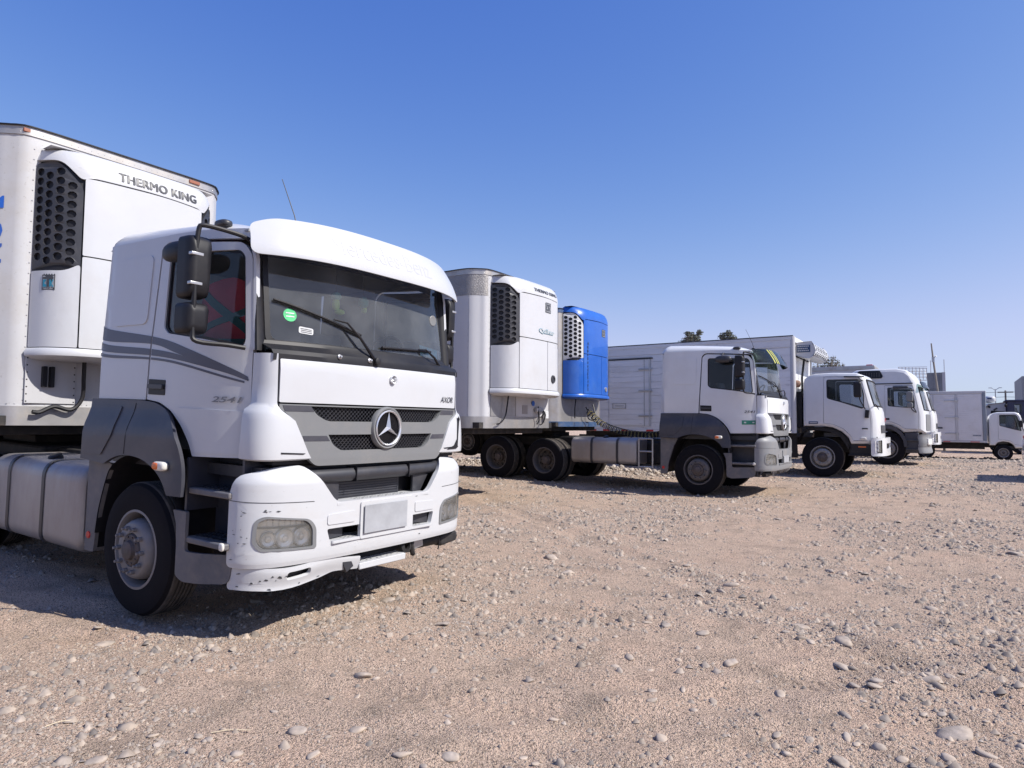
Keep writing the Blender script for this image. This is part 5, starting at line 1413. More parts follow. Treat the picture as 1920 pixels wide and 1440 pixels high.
G().add(*lump((1.10, .32, 2.09), (.08, .13, .045))).build('crumpled_paper', sticker_w, t1)
G().box(1.0, 1.12, -.12, .12, 2.045, 2.07).build('white_booklet', sticker_w, t1)
for s, y in ((1, .40),): G().lathe([(.0, 0), (.045, .004), (.05, .0)], (wsx(.78, 2.45) + .004, .80, 2.47), (1, 0, 0), 16).build('glass_sensor', grille_g, t1)

M1 = Matrix.Translation(T1) @ Matrix.Rotation(A1, 4, 'Y')
def hang(name, label, local, parts, string=.16):
    p = M1 @ Vector(local); o = thing(name, label, 'ornament', p)
    G().tube([(0, 0, .02), (0, 0, string)], .002, 4).build('string', black, o)
    for nm, c, r, m in parts: G().add(*lump(c, r, 2.1, 12, 8)).build(nm, m, o, ang=60)
    return o
hang('hanging_boot_ornament', 'lime green boot ornament with teal cuff hanging inside the windscreen', (1.04, -.27, 2.47), [('boot_leg', (0, 0, 0), (.032, .032, .055), lime), ('boot_foot', (.01, .03, -.06), (.03, .05, .024), lime), ('boot_cuff', (0, 0, .065), (.042, .042, .035), teal)], .30)
hang('hanging_pear_ornament', 'small green pear shaped ornament hanging nearer the middle of the windscreen', (1.04, .03, 2.53), [('pear_body', (0, 0, 0), (.045, .045, .05), teal), ('pear_tip', (0, .01, -.06), (.025, .025, .03), lime)], .22)
# red cover with crossed straps behind the side glass
def RC(x, z): return (x, -.98 + .10 * ((x - .65) ** 2) + .03 * sin(9 * x + 3 * z) + .10 * (z - 2.1), z)
o = thing('red_cover', 'red cloth cover with crossed green straps piled behind the side window of the first truck', 'cloth', T1, tilt=A1)
rc = G().panel(rpoly([(.20, 2.06), (1.05, 2.04), (1.03, 2.28), (.86, 2.52), (.60, 2.62), (.30, 2.55), (.2, 2.4)], .08), fmap=RC, thick=.03, du=.06, dv=.06, out=(0, -1, 0)).build('cloth', redcloth, o)
for q in ([(.30, 2.47), (.36, 2.51), (1.0, 2.13), (.96, 2.09)], [(.24, 2.19), (.28, 2.15), (.99, 2.36), (1.0, 2.42)], [(.30, 2.13), (.30, 2.09), (.98, 2.07), (.96, 2.12)]):
    G().panel(q, fmap=lambda x, z: (RC(x, z)[0], RC(x, z)[1] - .012, z), thick=.008, du=.06, dv=.06, out=(0, -1, 0)).build('strap', greencloth, o)

# ================================================================== FIRST TRAILER
tr1 = thing('refrigerated_trailer', 'tall dusty white refrigerated trailer with riveted nose, right behind the striped tractor', 'trailer', (-8.01, 4.03, 0), group='refrigerated trailers')
ft1 = trailer_body(tr1, 1.43, 4.56, 1.285, 13.4, trailer_w)
u1, M_ = reefer_unit(tr1, 2.12, 4.34, unit_w, dark_g, 'one')
king(u1, M_, -.34, 4.105, .095, .90, letter_d)
tk_emblem(u1, M_, -1.03, 2.83, .135, .17)
G().panel([(.02, 3.82), (.26, 3.82), (.26, 4.0), (.02, 4.0)], fmap=M_(.002), thick=.001, du=0, dv=0).build('crest_ghost', letter_f, u1) if False else None
for s in (-.035, .035): G().panel(rpoly([(s - .02, 1.83), (s + .02, 1.83), (s + .02, 2.05), (s - .02, 2.05)], .01), fmap=lambda y, z: (.06, y - .78, z), thick=.05, du=0, dv=0, out=(1, 0, 0)).build('drain_hose', black, tr1)
G().tube(curve([(.12, -.47, 2.15), (.10, -.46, 1.95), (.08, -.46, 1.72), (.07, -.56, 1.60), (.06, -.72, 1.63), (.06, -.85, 1.57), (.06, -.92, 1.57)], 6), .022, 8).build('black_cable', black, tr1)
G().box(.0, .012, -.98, -.50, 1.66, 2.15).build('nose_panel', trailer_w, tr1, bevel=.003)
g = G(); bumps(g, [(.012, y, 1.68 + k * .075) for y in (-.965, -.515) for k in range(7)], (1, 0, 0), .009, .006); g.build('rivets', grime, tr1, kind='stuff')
for k, (y, x) in enumerate(((-1.02, -.045), (.78, -.01))): G().box(x, x + .035, y - .07, y + .07, 4.49, 4.53).build('marker_lamp', orange_d, tr1, bevel=.005)
def WL(s_, z):
    x, y = ft1(s_); x2, y2 = ft1(s_ + .01); n = Vector((y2 - y, -(x2 - x))).normalized(); return (x + n.x * .003, y + n.y * .003, z)
for k, ch in enumerate('EON'): lettering(ch, .22, (lambda a, b, k=k: WL(-1.235 - .22 + b, 3.80 - k * .25 - a)), letter_b, tr1, 'side_lettering', bold=.02)
axle_group(tr1, (-10.2, -11.5), 1.285)

# ================================================================== SECOND TRAILER (standing on its legs)
tr2 = thing('refrigerated_trailer', 'white refrigerated trailer with chequer plate corner, standing between the striped tractor and the second tractor', 'trailer', (-6.6, 10.35, 0), group='refrigerated trailers')
f2 = trailer_body(tr2, 1.40, 4.12, 1.27, 12.8, trailer_c, rad=.34)
u2, M_ = reefer_unit(tr2, 1.97, 4.02, unit_w, dark_g, 'two_doors', seam=.22)
king(u2, M_, -.24, 3.835, .06, .82, letter_d)
tk_emblem(u2, M_, .13, 3.50, .20, .19, letter_d, letter_d)
lettering('Qalker', .10, lambda a, b: M_(.005)(-.10 + a, 3.09 + b), letter_t, u2, 'logo_lettering', width=.56, bold=.05, out=(1, 0, 0))
lettering('Qalker', .085, lambda a, b: M_(.008)(-.09 + a, 3.098 + b), sticker_w, u2, 'logo_lettering', width=.54, bold=.012, out=(1, 0, 0))
G().lathe([(.075, 0), (.07, .02), (.04, .022), (.035, .008), (0, .008)], (M_(0)(.42, 2.30)), (1, 0, .0), 18).build('door_latch', dark_g, u2)
# chequer plate guard on the upper corner
diam = mat('chequer_plate', (0.27, 0.26, 0.255), 0.45, metal=0.6, vary=.15, bump=1.0, bscale=55)
g = G(); rows = []
for s in np.linspace(-f2.length + .0, -1.02, 18):
    x, y = f2(s); x2, y2 = f2(s + .01); nn = Vector((y2 - y, -(x2 - x))).normalized(); rows.append([(x + nn.x * .006, y + nn.y * .006, 3.66), (x + nn.x * .006, y + nn.y * .006, 4.02)])
g.grid(rows, flip=True); g.build('chequer_plate', diam, tr2)
rows = []
for s in np.linspace(-f2.length + .55, -1.02, 14):
    x, y = f2(s); x2, y2 = f2(s + .01); nn = Vector((y2 - y, -(x2 - x))).normalized(); rows.append([(x + nn.x * .008, y + nn.y * .008, z) for z in (1.60, 3.655)])
G().grid(rows, flip=True).build('corner_sheet', trailer_c, tr2)
G().box(-13, -.75, -1.286, -1.272, 3.86, 4.0).build('upper_side_band', letter_d, tr2) if False else None
G().box(-.015, .01, -.95, -.20, 1.61, 1.97).build('nose_plate', alu_c, tr2)
G().box(-.01, .02, -.18, .95, 1.61, 1.97).build('nose_plate', trailer_w, tr2)
for k, pts in enumerate(([(.10, -.55, 1.98), (.08, -.56, 1.80), (.07, -.60, 1.62), (.06, -.72, 1.50), (.07, -.86, 1.47)], [(.06, .52, 1.80), (.10, .46, 1.70), (.09, .50, 1.55), (.06, .47, 1.47)], [(.06, .60, 1.78), (.12, .68, 1.66), (.10, .62, 1.50), (.07, .56, 1.46)], [(.05, .70, 1.75), (.14, .60, 1.68), (.10, .55, 1.60)])):
    G().tube(curve(pts, 5), .013, 6).build('black_cable', black, tr2)
G().box(.03, .10, .42, .66, 1.70, 1.78).build('gladhand_bracket', steel, tr2, bevel=.008); G().box(.03, .09, .74, .86, 1.58, 1.72).build('socket_box', sticker_w, tr2, bevel=.008)
G().lathe([(.05, 0), (.05, .01), (0, .012)], (.03, .38, 1.86), (1, 0, 0), 16).build('round_decal', letter_b, tr2)
G().box(.021, .026, .02, .20, 1.66, 1.82).build('data_plate', alu, tr2)
G().box(-1.25, -1.1, -1.29, -1.27, 1.50, 1.56).build('marker_lamp', red_m, tr2)
G().box(-.46, -.40, -.90, -.70, 4.105, 4.13).build('marker_lamp', red_m, tr2)
landing_gear(tr2, -2.6, 1.4, gz(-9.2, 10.3) - .0)
axle_group(tr2, (-9.6, -10.9), 1.27)

# ================================================================== SECOND TRACTOR
T2 = (-4.391, 14.81, .07)
t2 = thing('tractor_truck', 'white sleeper tractor with grey bumper, green tinted visor and coiled hose behind the cab', 'truck', T2, tilt=.006, group='tractor trucks parked in the row')
t2_parts = build_tractor(t2, False, zoff=(0, .045, .075))
fuel_tank(t2, -2.96, -1.36, .53, 1.10, -1, straps=(.33, .72), ladder=(-1.31, -1.0))
fuel_tank(t2, -2.6, -1.3, .53, 1.08, 1)
def VS2(y, z):
    k = abs(y) / 1.12; h = max(0.0, (z - 2.66) / .27)
    return (1.42 - .26 * k ** 3 - .17 * h ** 1.3, y, z + .03 * (1 - k * k) * h)
v2 = G().panel(rpoly([(-1.12, 2.66), (1.12, 2.66), (1.08, 2.93), (-1.08, 2.93)], [.06, .06, .08, .08]), fmap=VS2, thick=.006, du=.08, dv=.06, out=(1, 0, 0)).build('tinted_visor', visor_t, t2)
for y in (-.62, -.50, -.40): G().panel([(y, 2.665), (y + .045, 2.665), (y + .045, 2.925), (y, 2.925)], fmap=lambda a, b: tuple(Vector(VS2(a, b)) + Vector((.003, 0, 0))), thick=.001, du=0, dv=.05, out=(1, 0, 0)).build('visor_stripe', yell_s, v2)
for y in (-.8, -.1, .4, .8): G().lathe([(.016, 0), (0, .012)], Vector(VS2(y, 2.86)) + Vector((.004, 0, 0)), (1, 0, .3), 8).build('visor_stud', black, v2)
G().tube([(.98, -.62, 2.96), (.93, -.63, 3.12), (.82, -.66, 3.38)], [.006, .004, .003], 5).build('antenna', black, t2)
G().box(.93, .99, -.66, -.58, 2.95, 2.99).build('antenna_foot', black, t2, bevel=.01)
G().panel([(.86, 1.425), (1.105, 1.43), (1.105, 1.51), (.86, 1.51)], fmap=near(.013), thick=.001, du=.05, dv=0, out=(0, -1, 0)).build('door_sticker', sticker_dg, t2)
lettering('ECOLOGICO', .028, lambda a, b: near(.0145)(.88 + a, 1.455 + b), sticker_w, t2, 'sticker_print', width=.2, out=(0, -1, 0)) if False else G().panel([(.90, 1.455), (1.085, 1.457), (1.085, 1.482), (.90, 1.482)], fmap=near(.0145), thick=.001, du=0, dv=0, out=(0, -1, 0)).build('sticker_print', sticker_w, t2)
lettering('2541', .05, lambda a, b: near(.012)(.90 + a, 1.655 + b), letter_d, t2, 'model_number', width=.20, bold=.01, shear=.25, out=(0, -1, 0))
# coiled air hoses slung from the trailer nose to the cab
path = curve([(-2.86, -.50, 1.70), (-2.62, -.50, 1.50), (-2.40, -.50, 1.36), (-2.0, -.50, 1.24), (-1.6, -.50, 1.18), (-1.25, -.50, 1.17), (-.95, -.50, 1.24), (-.80, -.50, 1.32)], 8)
for ph, m in ((0, yellow_m), (pi, black)):
    pts = []; Ls = [0]
    for a, b in zip(path, path[1:]): Ls.append(Ls[-1] + (b - a).length)
    N = 520
    for k in range(N):
        d = Ls[-1] * k / (N - 1); i = max(j for j in range(len(Ls)) if Ls[j] <= d + 1e-9); i = min(i, len(path) - 2)
        p = path[i].lerp(path[i + 1], (d - Ls[i]) / (Ls[i + 1] - Ls[i])); T = (path[i + 1] - path[i]).normalized(); nz = T.cross(Vector((0, 1, 0)))
        a = d / .085 * 2 * pi + ph; pts.append(p + (nz * cos(a) + Vector((0, 1, 0)) * sin(a)) * .068)
    G().tube(pts, .0075, 4, caps=False).build('coiled_hose', m, t2)
for dx in (0, .05): G().tube(curve([(-.8, -.50 + dx, 1.32), (-.78, -.45, 1.6), (-.77, -.40, 1.9)], 4), .012, 6).build('air_line', black, t2)
G().tube([(-2.83, -.30, 1.86), (-2.62, -.46, 1.38)], .018, 6).build('hose_spring_pole', black, t2)

# ================================================================== THIRD TRAILER (blue unit)
tr3 = thing('refrigerated_trailer', 'refrigerated trailer with bright blue cooling unit and pale grille, coupled to the second tractor', 'trailer', (-7.66, 14.81, 0), group='refrigerated trailers')
trailer_body(tr3, 1.42, 4.20, 1.27, 12.8, trailer_c, corner_m=alu_c, base=.12, rivets=False, rail_m=mat('dull_blue_rail', (.03, .07, .16), .5, vary=.2, dirt=(DUST, .4, 4, .45, .8)))
u3, M_ = reefer_unit(tr3, 2.08, 4.24, unit_b, mat('pale_grey_grille', (.50, .51, .52), .4, vary=.05), 'two_doors', seam=.20)
for k, ch in enumerate('ARB0566CE5482'): lettering(ch, .070, (lambda a, b, k=k: M_(.006)(-.54 + a, 3.36 - k * .0905 + b)), letter_k, u3, 'serial_lettering', bold=.045, out=(1, 0, 0))
tk_emblem(u3, M_, .22, 3.63, .20, .19, letter_d, letter_d)
G().lathe([(.06, 0), (.055, .02), (0, .02)], (M_(0)(.45, 2.34)), (1, 0, .0), 16).build('door_latch', alu_c, u3)
for pts in ([(.10, -.5, 2.08), (.08, -.52, 1.85), (.07, -.50, 1.62)], [(.06, .1, 1.9), (.16, .0, 1.78), (.12, .12, 1.62), (.2, .3, 1.55)], [(.06, .2, 1.85), (.18, .22, 1.72), (.10, .35, 1.6), (.3, .36, 1.62)]):
    G().tube(curve(pts, 5), .014, 6).build('black_cable', black, tr3)
axle_group(tr3, (-9.6, -10.9), 1.27)
sw = wheel(tr3, -2.95, -.62, 1.02, -1, 'front', Rr=.38, w=.22, rim=rim_g, detail=True); sw.name = 'spare_wheel'
G().box(-4.6, -2.2, -.36, -.10, .72, 1.40).build('spare_carrier', grime, tr3, bevel=.02)
landing_gear(tr3, -5.6, 1.42, .45)
for s in (-1, 1): G().box(-6.6, -3.6, s * .9, s * 1.1, .62, 1.05).build('dark_underbody_box', grime, tr3, bevel=.02)

# ================================================================== rigid trucks
ISUZU = [(-.45, 1.28), (-.455, 1.5), (-.445, 2.40), (-.41, 2.52), (-.30, 2.61), (-.15, 2.655), (.3, 2.665), (.82, 2.64), (.95, 2.58), (1.02, 2.46), (1.09, 2.15), (1.175, 1.80), (1.215, 1.66), (1.235, 1.45), (1.235, 1.02), (1.20, .88), (1.10, .84), (.66, .84), (.60, 1.0), (.45, 1.15), (.25, 1.245), (.02, 1.28)]
def isuzu(t, det=True):
    win = rpoly([(.125, 2.49), (.13, 2.0), (.45, 1.90), (.93, 1.73), (.985, 1.76), (.985, 2.10), (.915, 2.44), (.86, 2.48)], [.06, .06, .05, .03, .03, .03, .05, .05])
    door = rpoly([(.06, 2.565), (.04, 1.365), (.27, 1.335), (.50, 1.225), (.66, 1.06), (.73, .925), (1.115, .925), (1.13, 1.35), (1.105, 1.68), (1.03, 2.06), (.94, 2.44), (.86, 2.55)], [.04, .01, .04, .04, .04, .02, .02, .02, .04, .04, .05, .06])
    Y, sd = cab_over(t, ISUZU, 1.12, white2, win, door, (9, 11), bow=.10, r=.075)
    # bumper with tall corner lamps
    f = plan([(1.44, 0), (1.43, .5), (1.39, .85), (1.31, 1.04), (1.20, 1.115), (1.12, 1.13)])
    BMf = lambda s, z, o=0: (f(s)[0] + o - .0, f(s)[1] + math.copysign(o, s) * .6, z)
    Lh = f.length
    lamp = [rpoly([(s * (Lh - .30), .62), (s * (Lh - .14), .63), (s * (Lh - .14), .93), (s * (Lh - .30), .95)], .02) for s in (-1, 1)]
    slots = [rpoly([(-.6, .72), (.6, .72), (.6, .86), (-.6, .86)], .02)]
    bp = G().panel(rpoly([(-Lh, .55), (Lh, .55), (Lh, 1.0), (-Lh, 1.0)], .05), slots + lamp, fmap=BMf, thick=.04, du=.10, dv=.12).build('bumper', white2, t, bevel=.012)
    G().box(1.20, 1.25, -.95, .95, .50, 1.03).build('bumper_backing', black, t)
    for s, l in zip((-1, 1), lamp):
        c = Vector((sum(p[0] for p in l) / len(l), sum(p[1] for p in l) / len(l)))
        G().panel(l, fmap=lambda a, z: BMf(a, z, -.04), thick=.01, du=.06, dv=0).build('headlight', reflect, t)
        G().panel(l, [[tuple(Vector(p) + (c - Vector(p)).normalized() * .022) for p in l]], fmap=lambda a, z: BMf(a, z, .004), thick=.04, du=0, dv=0).build('headlight_frame', black, t)
        G().panel(l, fmap=lambda a, z: BMf(a, z, -.01), thick=0, du=.06, dv=0).build('headlight_glass', glass_h, t)
        for z in (.70, .80, .89): G().lathe([(.045, 0), (.04, .01), (0, .0)], BMf(s * (Lh - .22), z, -.035), (1, s * .5, 0), 12).build('lamp_bowl', chrome, t)
        # step boards, arch trim, indicator, reflector, grab mirror
        g = G(); g.box(.62, 1.15, s * .98, s * 1.06, .54, .84); g.box(.60, 1.13, s * .95, s * 1.11, .54, .585); g.build('step', black, t, bevel=.01)
        G().box(.83, 1.0, s * 1.055, s * 1.075, .76, .79).build('side_reflector', orange_m, t)
        G().add(*lump((.95, s * 1.115, .985), (.07, .02, .03), 3.5)).build('side_indicator', cream, t, ang=50)
        G().grid([[(x, s * (1.125), z), (x * 1.0, s * .70, z - .005)] for x, z in [(.66, .70), (.60, .96), (.46, 1.12), (.25, 1.225), (.0, 1.26), (-.3, 1.24), (-.5, 1.1), (-.62, .8)]], flip=(s < 0)).build('wheel_arch_liner', black, t, ang=60)
        G().panel([(-.50, 1.27), (.0, 1.27), (.25, 1.235), (.45, 1.14), (.60, .98), (.65, .84), (.60, .70), (.54, .84), (.42, 1.02), (.2, 1.14), (-.1, 1.18), (-.35, 1.16), (-.5, 1.08)], fmap=lambda x, z: (x, s * 1.085, z), thick=.02, du=.1, dv=.1, out=(0, s, 0)).build('arch_trim', black, t)
        mirror_box(t, s, .875, 2.01, 2.40, 1.36, .97, 1.72, .17)
        G().box(1.0, 1.09, s * 1.07, s * 1.13, 1.50, 1.70, rot=Matrix.Rotation(.1, 3, 'Y')).build('mirror_bracket', black, t, bevel=.01)
    G().box(.55, 1.0, -1.20, -1.12, 2.525, 2.555, rot=Matrix.Rotation(.03, 3, 'Y')).build('window_visor', dark_g, t)
    G().panel(rpoly([(-.55, 1.12), (.55, 1.12), (.58, 1.32), (-.58, 1.32)], .02), fmap=lambda y, z: (1.245 + .095 * (1 - (y / 1.1) ** 2), y, z), thick=.02, du=.15, dv=0, out=(1, 0, 0)).build('front_grille', dark_g, t)
    for y in (-.5, .45):
        w_ = G().tube([(1.27, y, 1.66), (1.24, y - .25, 1.82)], .012, 5); w_.tube([(1.225, y - .55, 1.84), (1.25, y, 1.80)], .012, 5); w_.build('wiper', black, t)
    g = G(); lettering('ISUZU', .085, lambda a, b: (1.345, .05 + a, 1.42 + b), red_m, t, 'maker_lettering', bold=.03, out=(1, 0, 0)) if det else None
    G().panel(rpoly([(.92, 1.215), (1.06, 1.215), (1.05, 1.25), (.93, 1.25)], .01), fmap=lambda x, z: (x, -Y(x, z) - .012, z), thick=.004, du=0, dv=0, out=(0, -1, 0)).build('door_badge', letter_d, t)
    G().box(-.31, -.09, -1.128, -1.122, 1.345, 1.41).build('sticker', sticker_n, t)
    G().box(-.29, -.11, -1.131, -1.128, 1.368, 1.388).build('sticker_print', sticker_w, t)
    for s in (-1, 1): wheel(t, 0, s * .985, .49, s, 'front', Rr=.505, w=.27, rim=mat('pale_steel_rim', (.24, .235, .235), .5, vary=.15, vscale=5, dirt=((.15, .12, .10), .5, 6, .45, .75)))
    G().tube([(0, -.9, .5), (0, .9, .5)], .07, 8).build('front_axle', grime, t)
    G().box(-.3, .9, -.4, .4, .6, 1.2).build('engine', grime, t)
    return Y

def side_planks(t, x0, x1, y, z0, z1, pitch, m, s=-1, gap=.006):
    """each wall plank of a box body is a piece of its own"""
    n = int((z1 - z0) / pitch)
    for k in range(n):
        a = z0 + (z1 - z0) * k / n; b = z0 + (z1 - z0) * (k + 1) / n
        G().box(x0, x1, s * y, s * (y + .014), a + gap / 2, b - gap / 2).build('wall_plank', m, t, bevel=.003, seg=1)

t3 = thing('box_truck', 'white box truck with tall plank-sided body and nose unit bearing a navy sign', 'truck', (-2.89, 20.12, .18), group='rigid box trucks with white cabs')
isuzu(t3)
rigid_chassis(t3, -7.4, .9, .78, .2, wheels=(-5.4,), R_=.49, hw=.98)
for s in (-1, 1): G().box(-4.2, -2.0, s * .55, s * 1.05, .50, 1.04).build('dark_underbody_box', grime, t3, bevel=.03)  # dark boxes added to stand in for the shade beneath the truck
G().box(-6.9, -1.0, -.9, .9, .98, 1.10).build('subframe', grime, t3)
hw = 1.22; bx0, bx1 = -7.3, -.64; bz0, bz1 = 1.10, 3.66
bd = G().box(bx0, bx1, -hw + .02, hw - .02, bz0 + .02, bz1 - .02).build('cargo_box', box_w, t3)
zs = np.linspace(bz0 + .06, bz1 - .30, 12)
# side door to the left, planks around it
DX0, DX1, DZ0, DZ1 = -5.95, -4.62, bz0 + .16, bz1 - .42
for s in (-1, 1):
    for k in range(11):
        a, b = zs[k], zs[k + 1]
        segs = [(bx0 + .06, DX0 - .02), (DX1 + .02, -1.78), (-1.77, -.72)] if s < 0 else [(bx0 + .06, -4.0), (-3.99, -.72)]
        for xa, xb in segs: G().box(xa, xb, s * (hw - .02), s * (hw - .004), a + .003, b - .003).build('wall_plank', box_w, t3, bevel=.003, seg=1)
    if s < 0:
        G().box(DX0 - .02, DX1 + .02, s * (hw - .02), s * (hw - .004), zs[-1] - .05, bz1 - .29).build('door_header', box_w, t3)
        G().box(DX0 - .02, DX1 + .02, s * (hw - .02), s * (hw - .004), bz0 + .06, DZ0 - .01).build('door_sill', box_w, t3)
    G().box(bx0, bx1 + .0, s * (hw - .02), s * (hw + .006), bz1 - .285, bz1 - .09).build('upper_rail', box_w, t3, bevel=.004)
    G().box(bx0, bx1 + .0, s * (hw - .02), s * (hw + .016), bz1 - .09, bz1 + .0).build('roof_rail', box_w, t3, bevel=.006)
    G().box(bx0, bx1 + .0, s * (hw - .05), s * (hw + .022), bz1, bz1 + .025).build('roof_edge', dark_g, t3)
    G().box(bx0, bx1, s * (hw - .02), s * (hw + .012), bz0, bz0 + .055).build('bottom_rail', box_w, t3, bevel=.004)
    G().tube([(bx1 - .03, s * (hw - .055), bz0), (bx1 - .03, s * (hw - .055), bz1)], .075, 12).build('corner_post', trailer_c, t3)
    for x in (-6.6, -6.15, -5.55, -4.75, -3.2, -2.2): G().box(x, x + .22, s * (hw + .012), s * (hw + .020), bz0 + .005, bz0 + .05).build('reflector', red_m, t3)
dr = G().box(DX0, DX1, -hw + .006, -hw - .012, DZ0, DZ1).build('side_door', box_w, t3, bevel=.006)
for k in range(12):
    a = DZ0 + .03 + (DZ1 - DZ0 - .06) * k / 12; G().box(DX0 + .03, DX1 - .20, -hw - .012, -hw - .020, a, a + (DZ1 - DZ0 - .06) / 12 - .006).build('door_plank', box_w, dr, bevel=.003, seg=1)
for z in (DZ0 + .30, (DZ0 + DZ1) / 2 + .05, DZ1 - .30): G().box(DX1 - .36, DX1 + .06, -hw - .012, -hw - .045, z - .025, z + .025).build('hinge', steel, dr, bevel=.005)
G().tube([(DX1 - .02, -hw - .03, DZ0), (DX1 - .02, -hw - .03, DZ1)], .016, 6).build('hinge_rod', steel, dr)
G().tube([(DX1 - .18, -hw - .022, DZ0), (DX1 - .18, -hw - .022, DZ1)], .010, 6).build('hinge_rod', steel, dr)
G().box(DX0 - .02, DX1 + .08, -hw - .0, -hw - .03, DZ1 + .005, DZ1 + .045).build('drip_rail', dark_g, dr)
hh = G(); hx, hz = DX0 + .12, DZ0 + .52
for a, b, c, d in ((hx, hx + .44, hz, hz + .02), (hx, hx + .44, hz + .14, hz + .16), (hx, hx + .02, hz, hz + .16), (hx + .42, hx + .44, hz, hz + .16), (hx + .08, hx + .36, hz + .07, hz + .095)): hh.box(a, b, -hw - .02, -hw - .034, c, d)
hh.build('door_latch', steel, dr)
G().box(bx1 - .02, bx1 + .005, -hw + .10, hw - .10, bz0, bz1).build('front_wall', box_w, t3)
G().box(bx1 - .3, bx1 - .02, -hw + .05, hw - .05, bz1 - .02, bz1 + .02).build('roof_cap', dark_g, t3)
# roof-height cooling unit on the nose of the body
g = G(); pr = [(bx1 + .005, 3.16), (bx1 + .34, 3.10), (bx1 + .47, 3.15), (bx1 + .52, 3.27), (bx1 + .48, 3.42), (bx1 + .40, 3.50), (bx1 + .005, 3.50)]
g.prism(pr, -.98, .98, 'y'); ru = g.build('cooling_unit', unit_w, t3, bevel=.03, seg=3)
G().box(bx1 + .05, bx1 + .38, -.984, -.992, 3.24, 3.43).build('navy_sign', sticker_n, ru)
for k, (w_, z) in enumerate(((.29, 3.385), (.26, 3.325), (.29, 3.27))):
    for q in range(6):
        a = bx1 + .07 + w_ * q / 6; G().box(a, a + w_ / 6 - .015, -.992, -.995, z, z + .028).build('sign_print', sticker_w, ru)
for k in range(5):
    for j in range(14):
        if (k + j) % 2 == 0: G().box(bx1 + .44, bx1 + .505 + .008 * k - .012 * max(0, k - 2) * k / 2, -.9 + j * .13, -.82 + j * .13, 3.17 + k * .055, 3.20 + k * .055).build('unit_vent', black, ru)
G().tube([(bx1 + .16, -.6, 3.1), (bx1 + .10, -.62, 2.6), (bx1 + .10, -.62, 1.3)], .03, 6).build('drain_pipe', black, t3)
G().tube([(bx1 + .28, -.3, 3.1), (bx1 + .26, -.3, 1.3)], .022, 6).build('drain_pipe', steel, t3)
g = G().add(*lump((bx1 + .03, -1.02, 2.40), (.11, .11, .10), 2.4)); g.build('work_lamp', mat('rusty_lamp', (.22, .13, .09), .8, vary=.3, vscale=20), t3, ang=60)
G().tube([(bx1 - .03, -1.05, 3.46), (bx1 + .02, -1.10, 3.44), (bx1 + .04, -1.12, 3.38)], .02, 6).build('corner_lamp', black, t3)
G().box(bx1 + .01, bx1 + .14, -.95, .95, 1.25, 2.2).build('cab_gap_housing', black, t3)
G().panel(rpoly([(-.78, .45), (-.60, .45), (-.62, 1.08), (-.78, 1.08)], .02), fmap=lambda x, z: (x, -1.05, z), thick=.02, du=0, dv=0, out=(0, -1, 0)).build('mudflap', black, t3)

# truck 4: tall-roofed white tractor
t4 = thing('tractor_truck', 'white tractor with raised roof and black roof intake, between the two smaller box trucks', 'truck', (-1.80, 25.2, .30), group='tractor trucks parked in the row')
P4 = [(-1.0, .99), (-1.0, 2.72), (-.95, 2.88), (-.80, 2.96), (-.3, 2.98), (.3, 2.975), (.55, 2.92), (.70, 2.78), (.80, 2.58), (.85, 2.38), (.93, 1.98), (.985, 1.68), (1.01, 1.5), (1.01, 1.0), (.45, .98), (.30, 1.10), (.12, 1.19), (-.12, 1.20), (-.36, 1.12), (-.52, .99)]
win4 = rpoly([(.05, 2.38), (.05, 1.80), (.5, 1.75), (.77, 1.735), (.775, 1.95), (.71, 2.36)], [.04, .05, .03, .04, .03, .05])
door4 = rpoly([(-.03, 2.455), (-.03, 1.34), (.14, 1.31), (.34, 1.22), (.52, 1.09), (.86, 1.09), (.87, 1.6), (.80, 2.08), (.735, 2.44)], [.04, .01, .02, .04, .05, .02, .02, .03, .05])
Y4, _ = cab_over(t4, P4, 1.20, white2, win4, door4, (9, 11), bow=.12, r=.10)
for s in (-1, 1):
    G().box(-.95, .74, s * 1.172, s * 1.185, 2.485, 2.515).build('gutter_line', black, t4)
    G().panel(rpoly([(-.78, 2.68), (-.10, 2.68), (-.06, 2.74), (-.14, 2.92), (-.72, 2.93), (-.78, 2.88)], .03), fmap=lambda x, z: (x, s * (1.20 - (z - 2.68) * .15), z), thick=.14, du=0, dv=0, out=(0, s, 0)).build('roof_intake', black, t4, bevel=.01)
    g = G()
    for k in range(9): g.box(-.74 + k * .07, -.71 + k * .07, s * 1.15, s * 1.202, 2.71, 2.86)
    g.build('intake_bars', dark_g, t4, kind='stuff')
    G().box(-.02, .09, s * 1.195, s * 1.205, 1.37, 1.43).build('door_handle', black, t4)
    arch4 = [(-.62, .45), (-.58, .76), (-.46, 1.0), (-.25, 1.16), (0, 1.22), (.22, 1.17), (.42, 1.0), (.52, .8), (.56, .55)]
    ai = [(x * .84, .5 + (z - .5) * .84) for x, z in arch4]
    G().panel(arch4 + ai[::-1], fmap=lambda x, z: (x, s * 1.225, z), thick=.06, du=.1, dv=.1, out=(0, s, 0)).build('wheel_arch', fender_g, t4, bevel=.01)
    G().grid([[(x, s * 1.2, z), (x, s * .7, z)] for x, z in arch4], flip=(s < 0)).build('wheel_arch_liner', black, t4, ang=60)
    G().box(.47, .86, s * .98, s * 1.14, .36, .985).build('step_box', fender_g, t4, bevel=.02)
    for z in (.44, .72): G().box(.50, .84, s * 1.08, s * 1.20, z, z + .05).build('step', dark_g, t4, bevel=.01)
    mirror_box(t4, s, .66, 1.93, 2.24, 1.42, .77, 1.62, .17, grille_g); mirror_box(t4, s, .66, 1.74, 1.90, 1.42, .77, 1.60, .15, grille_g)
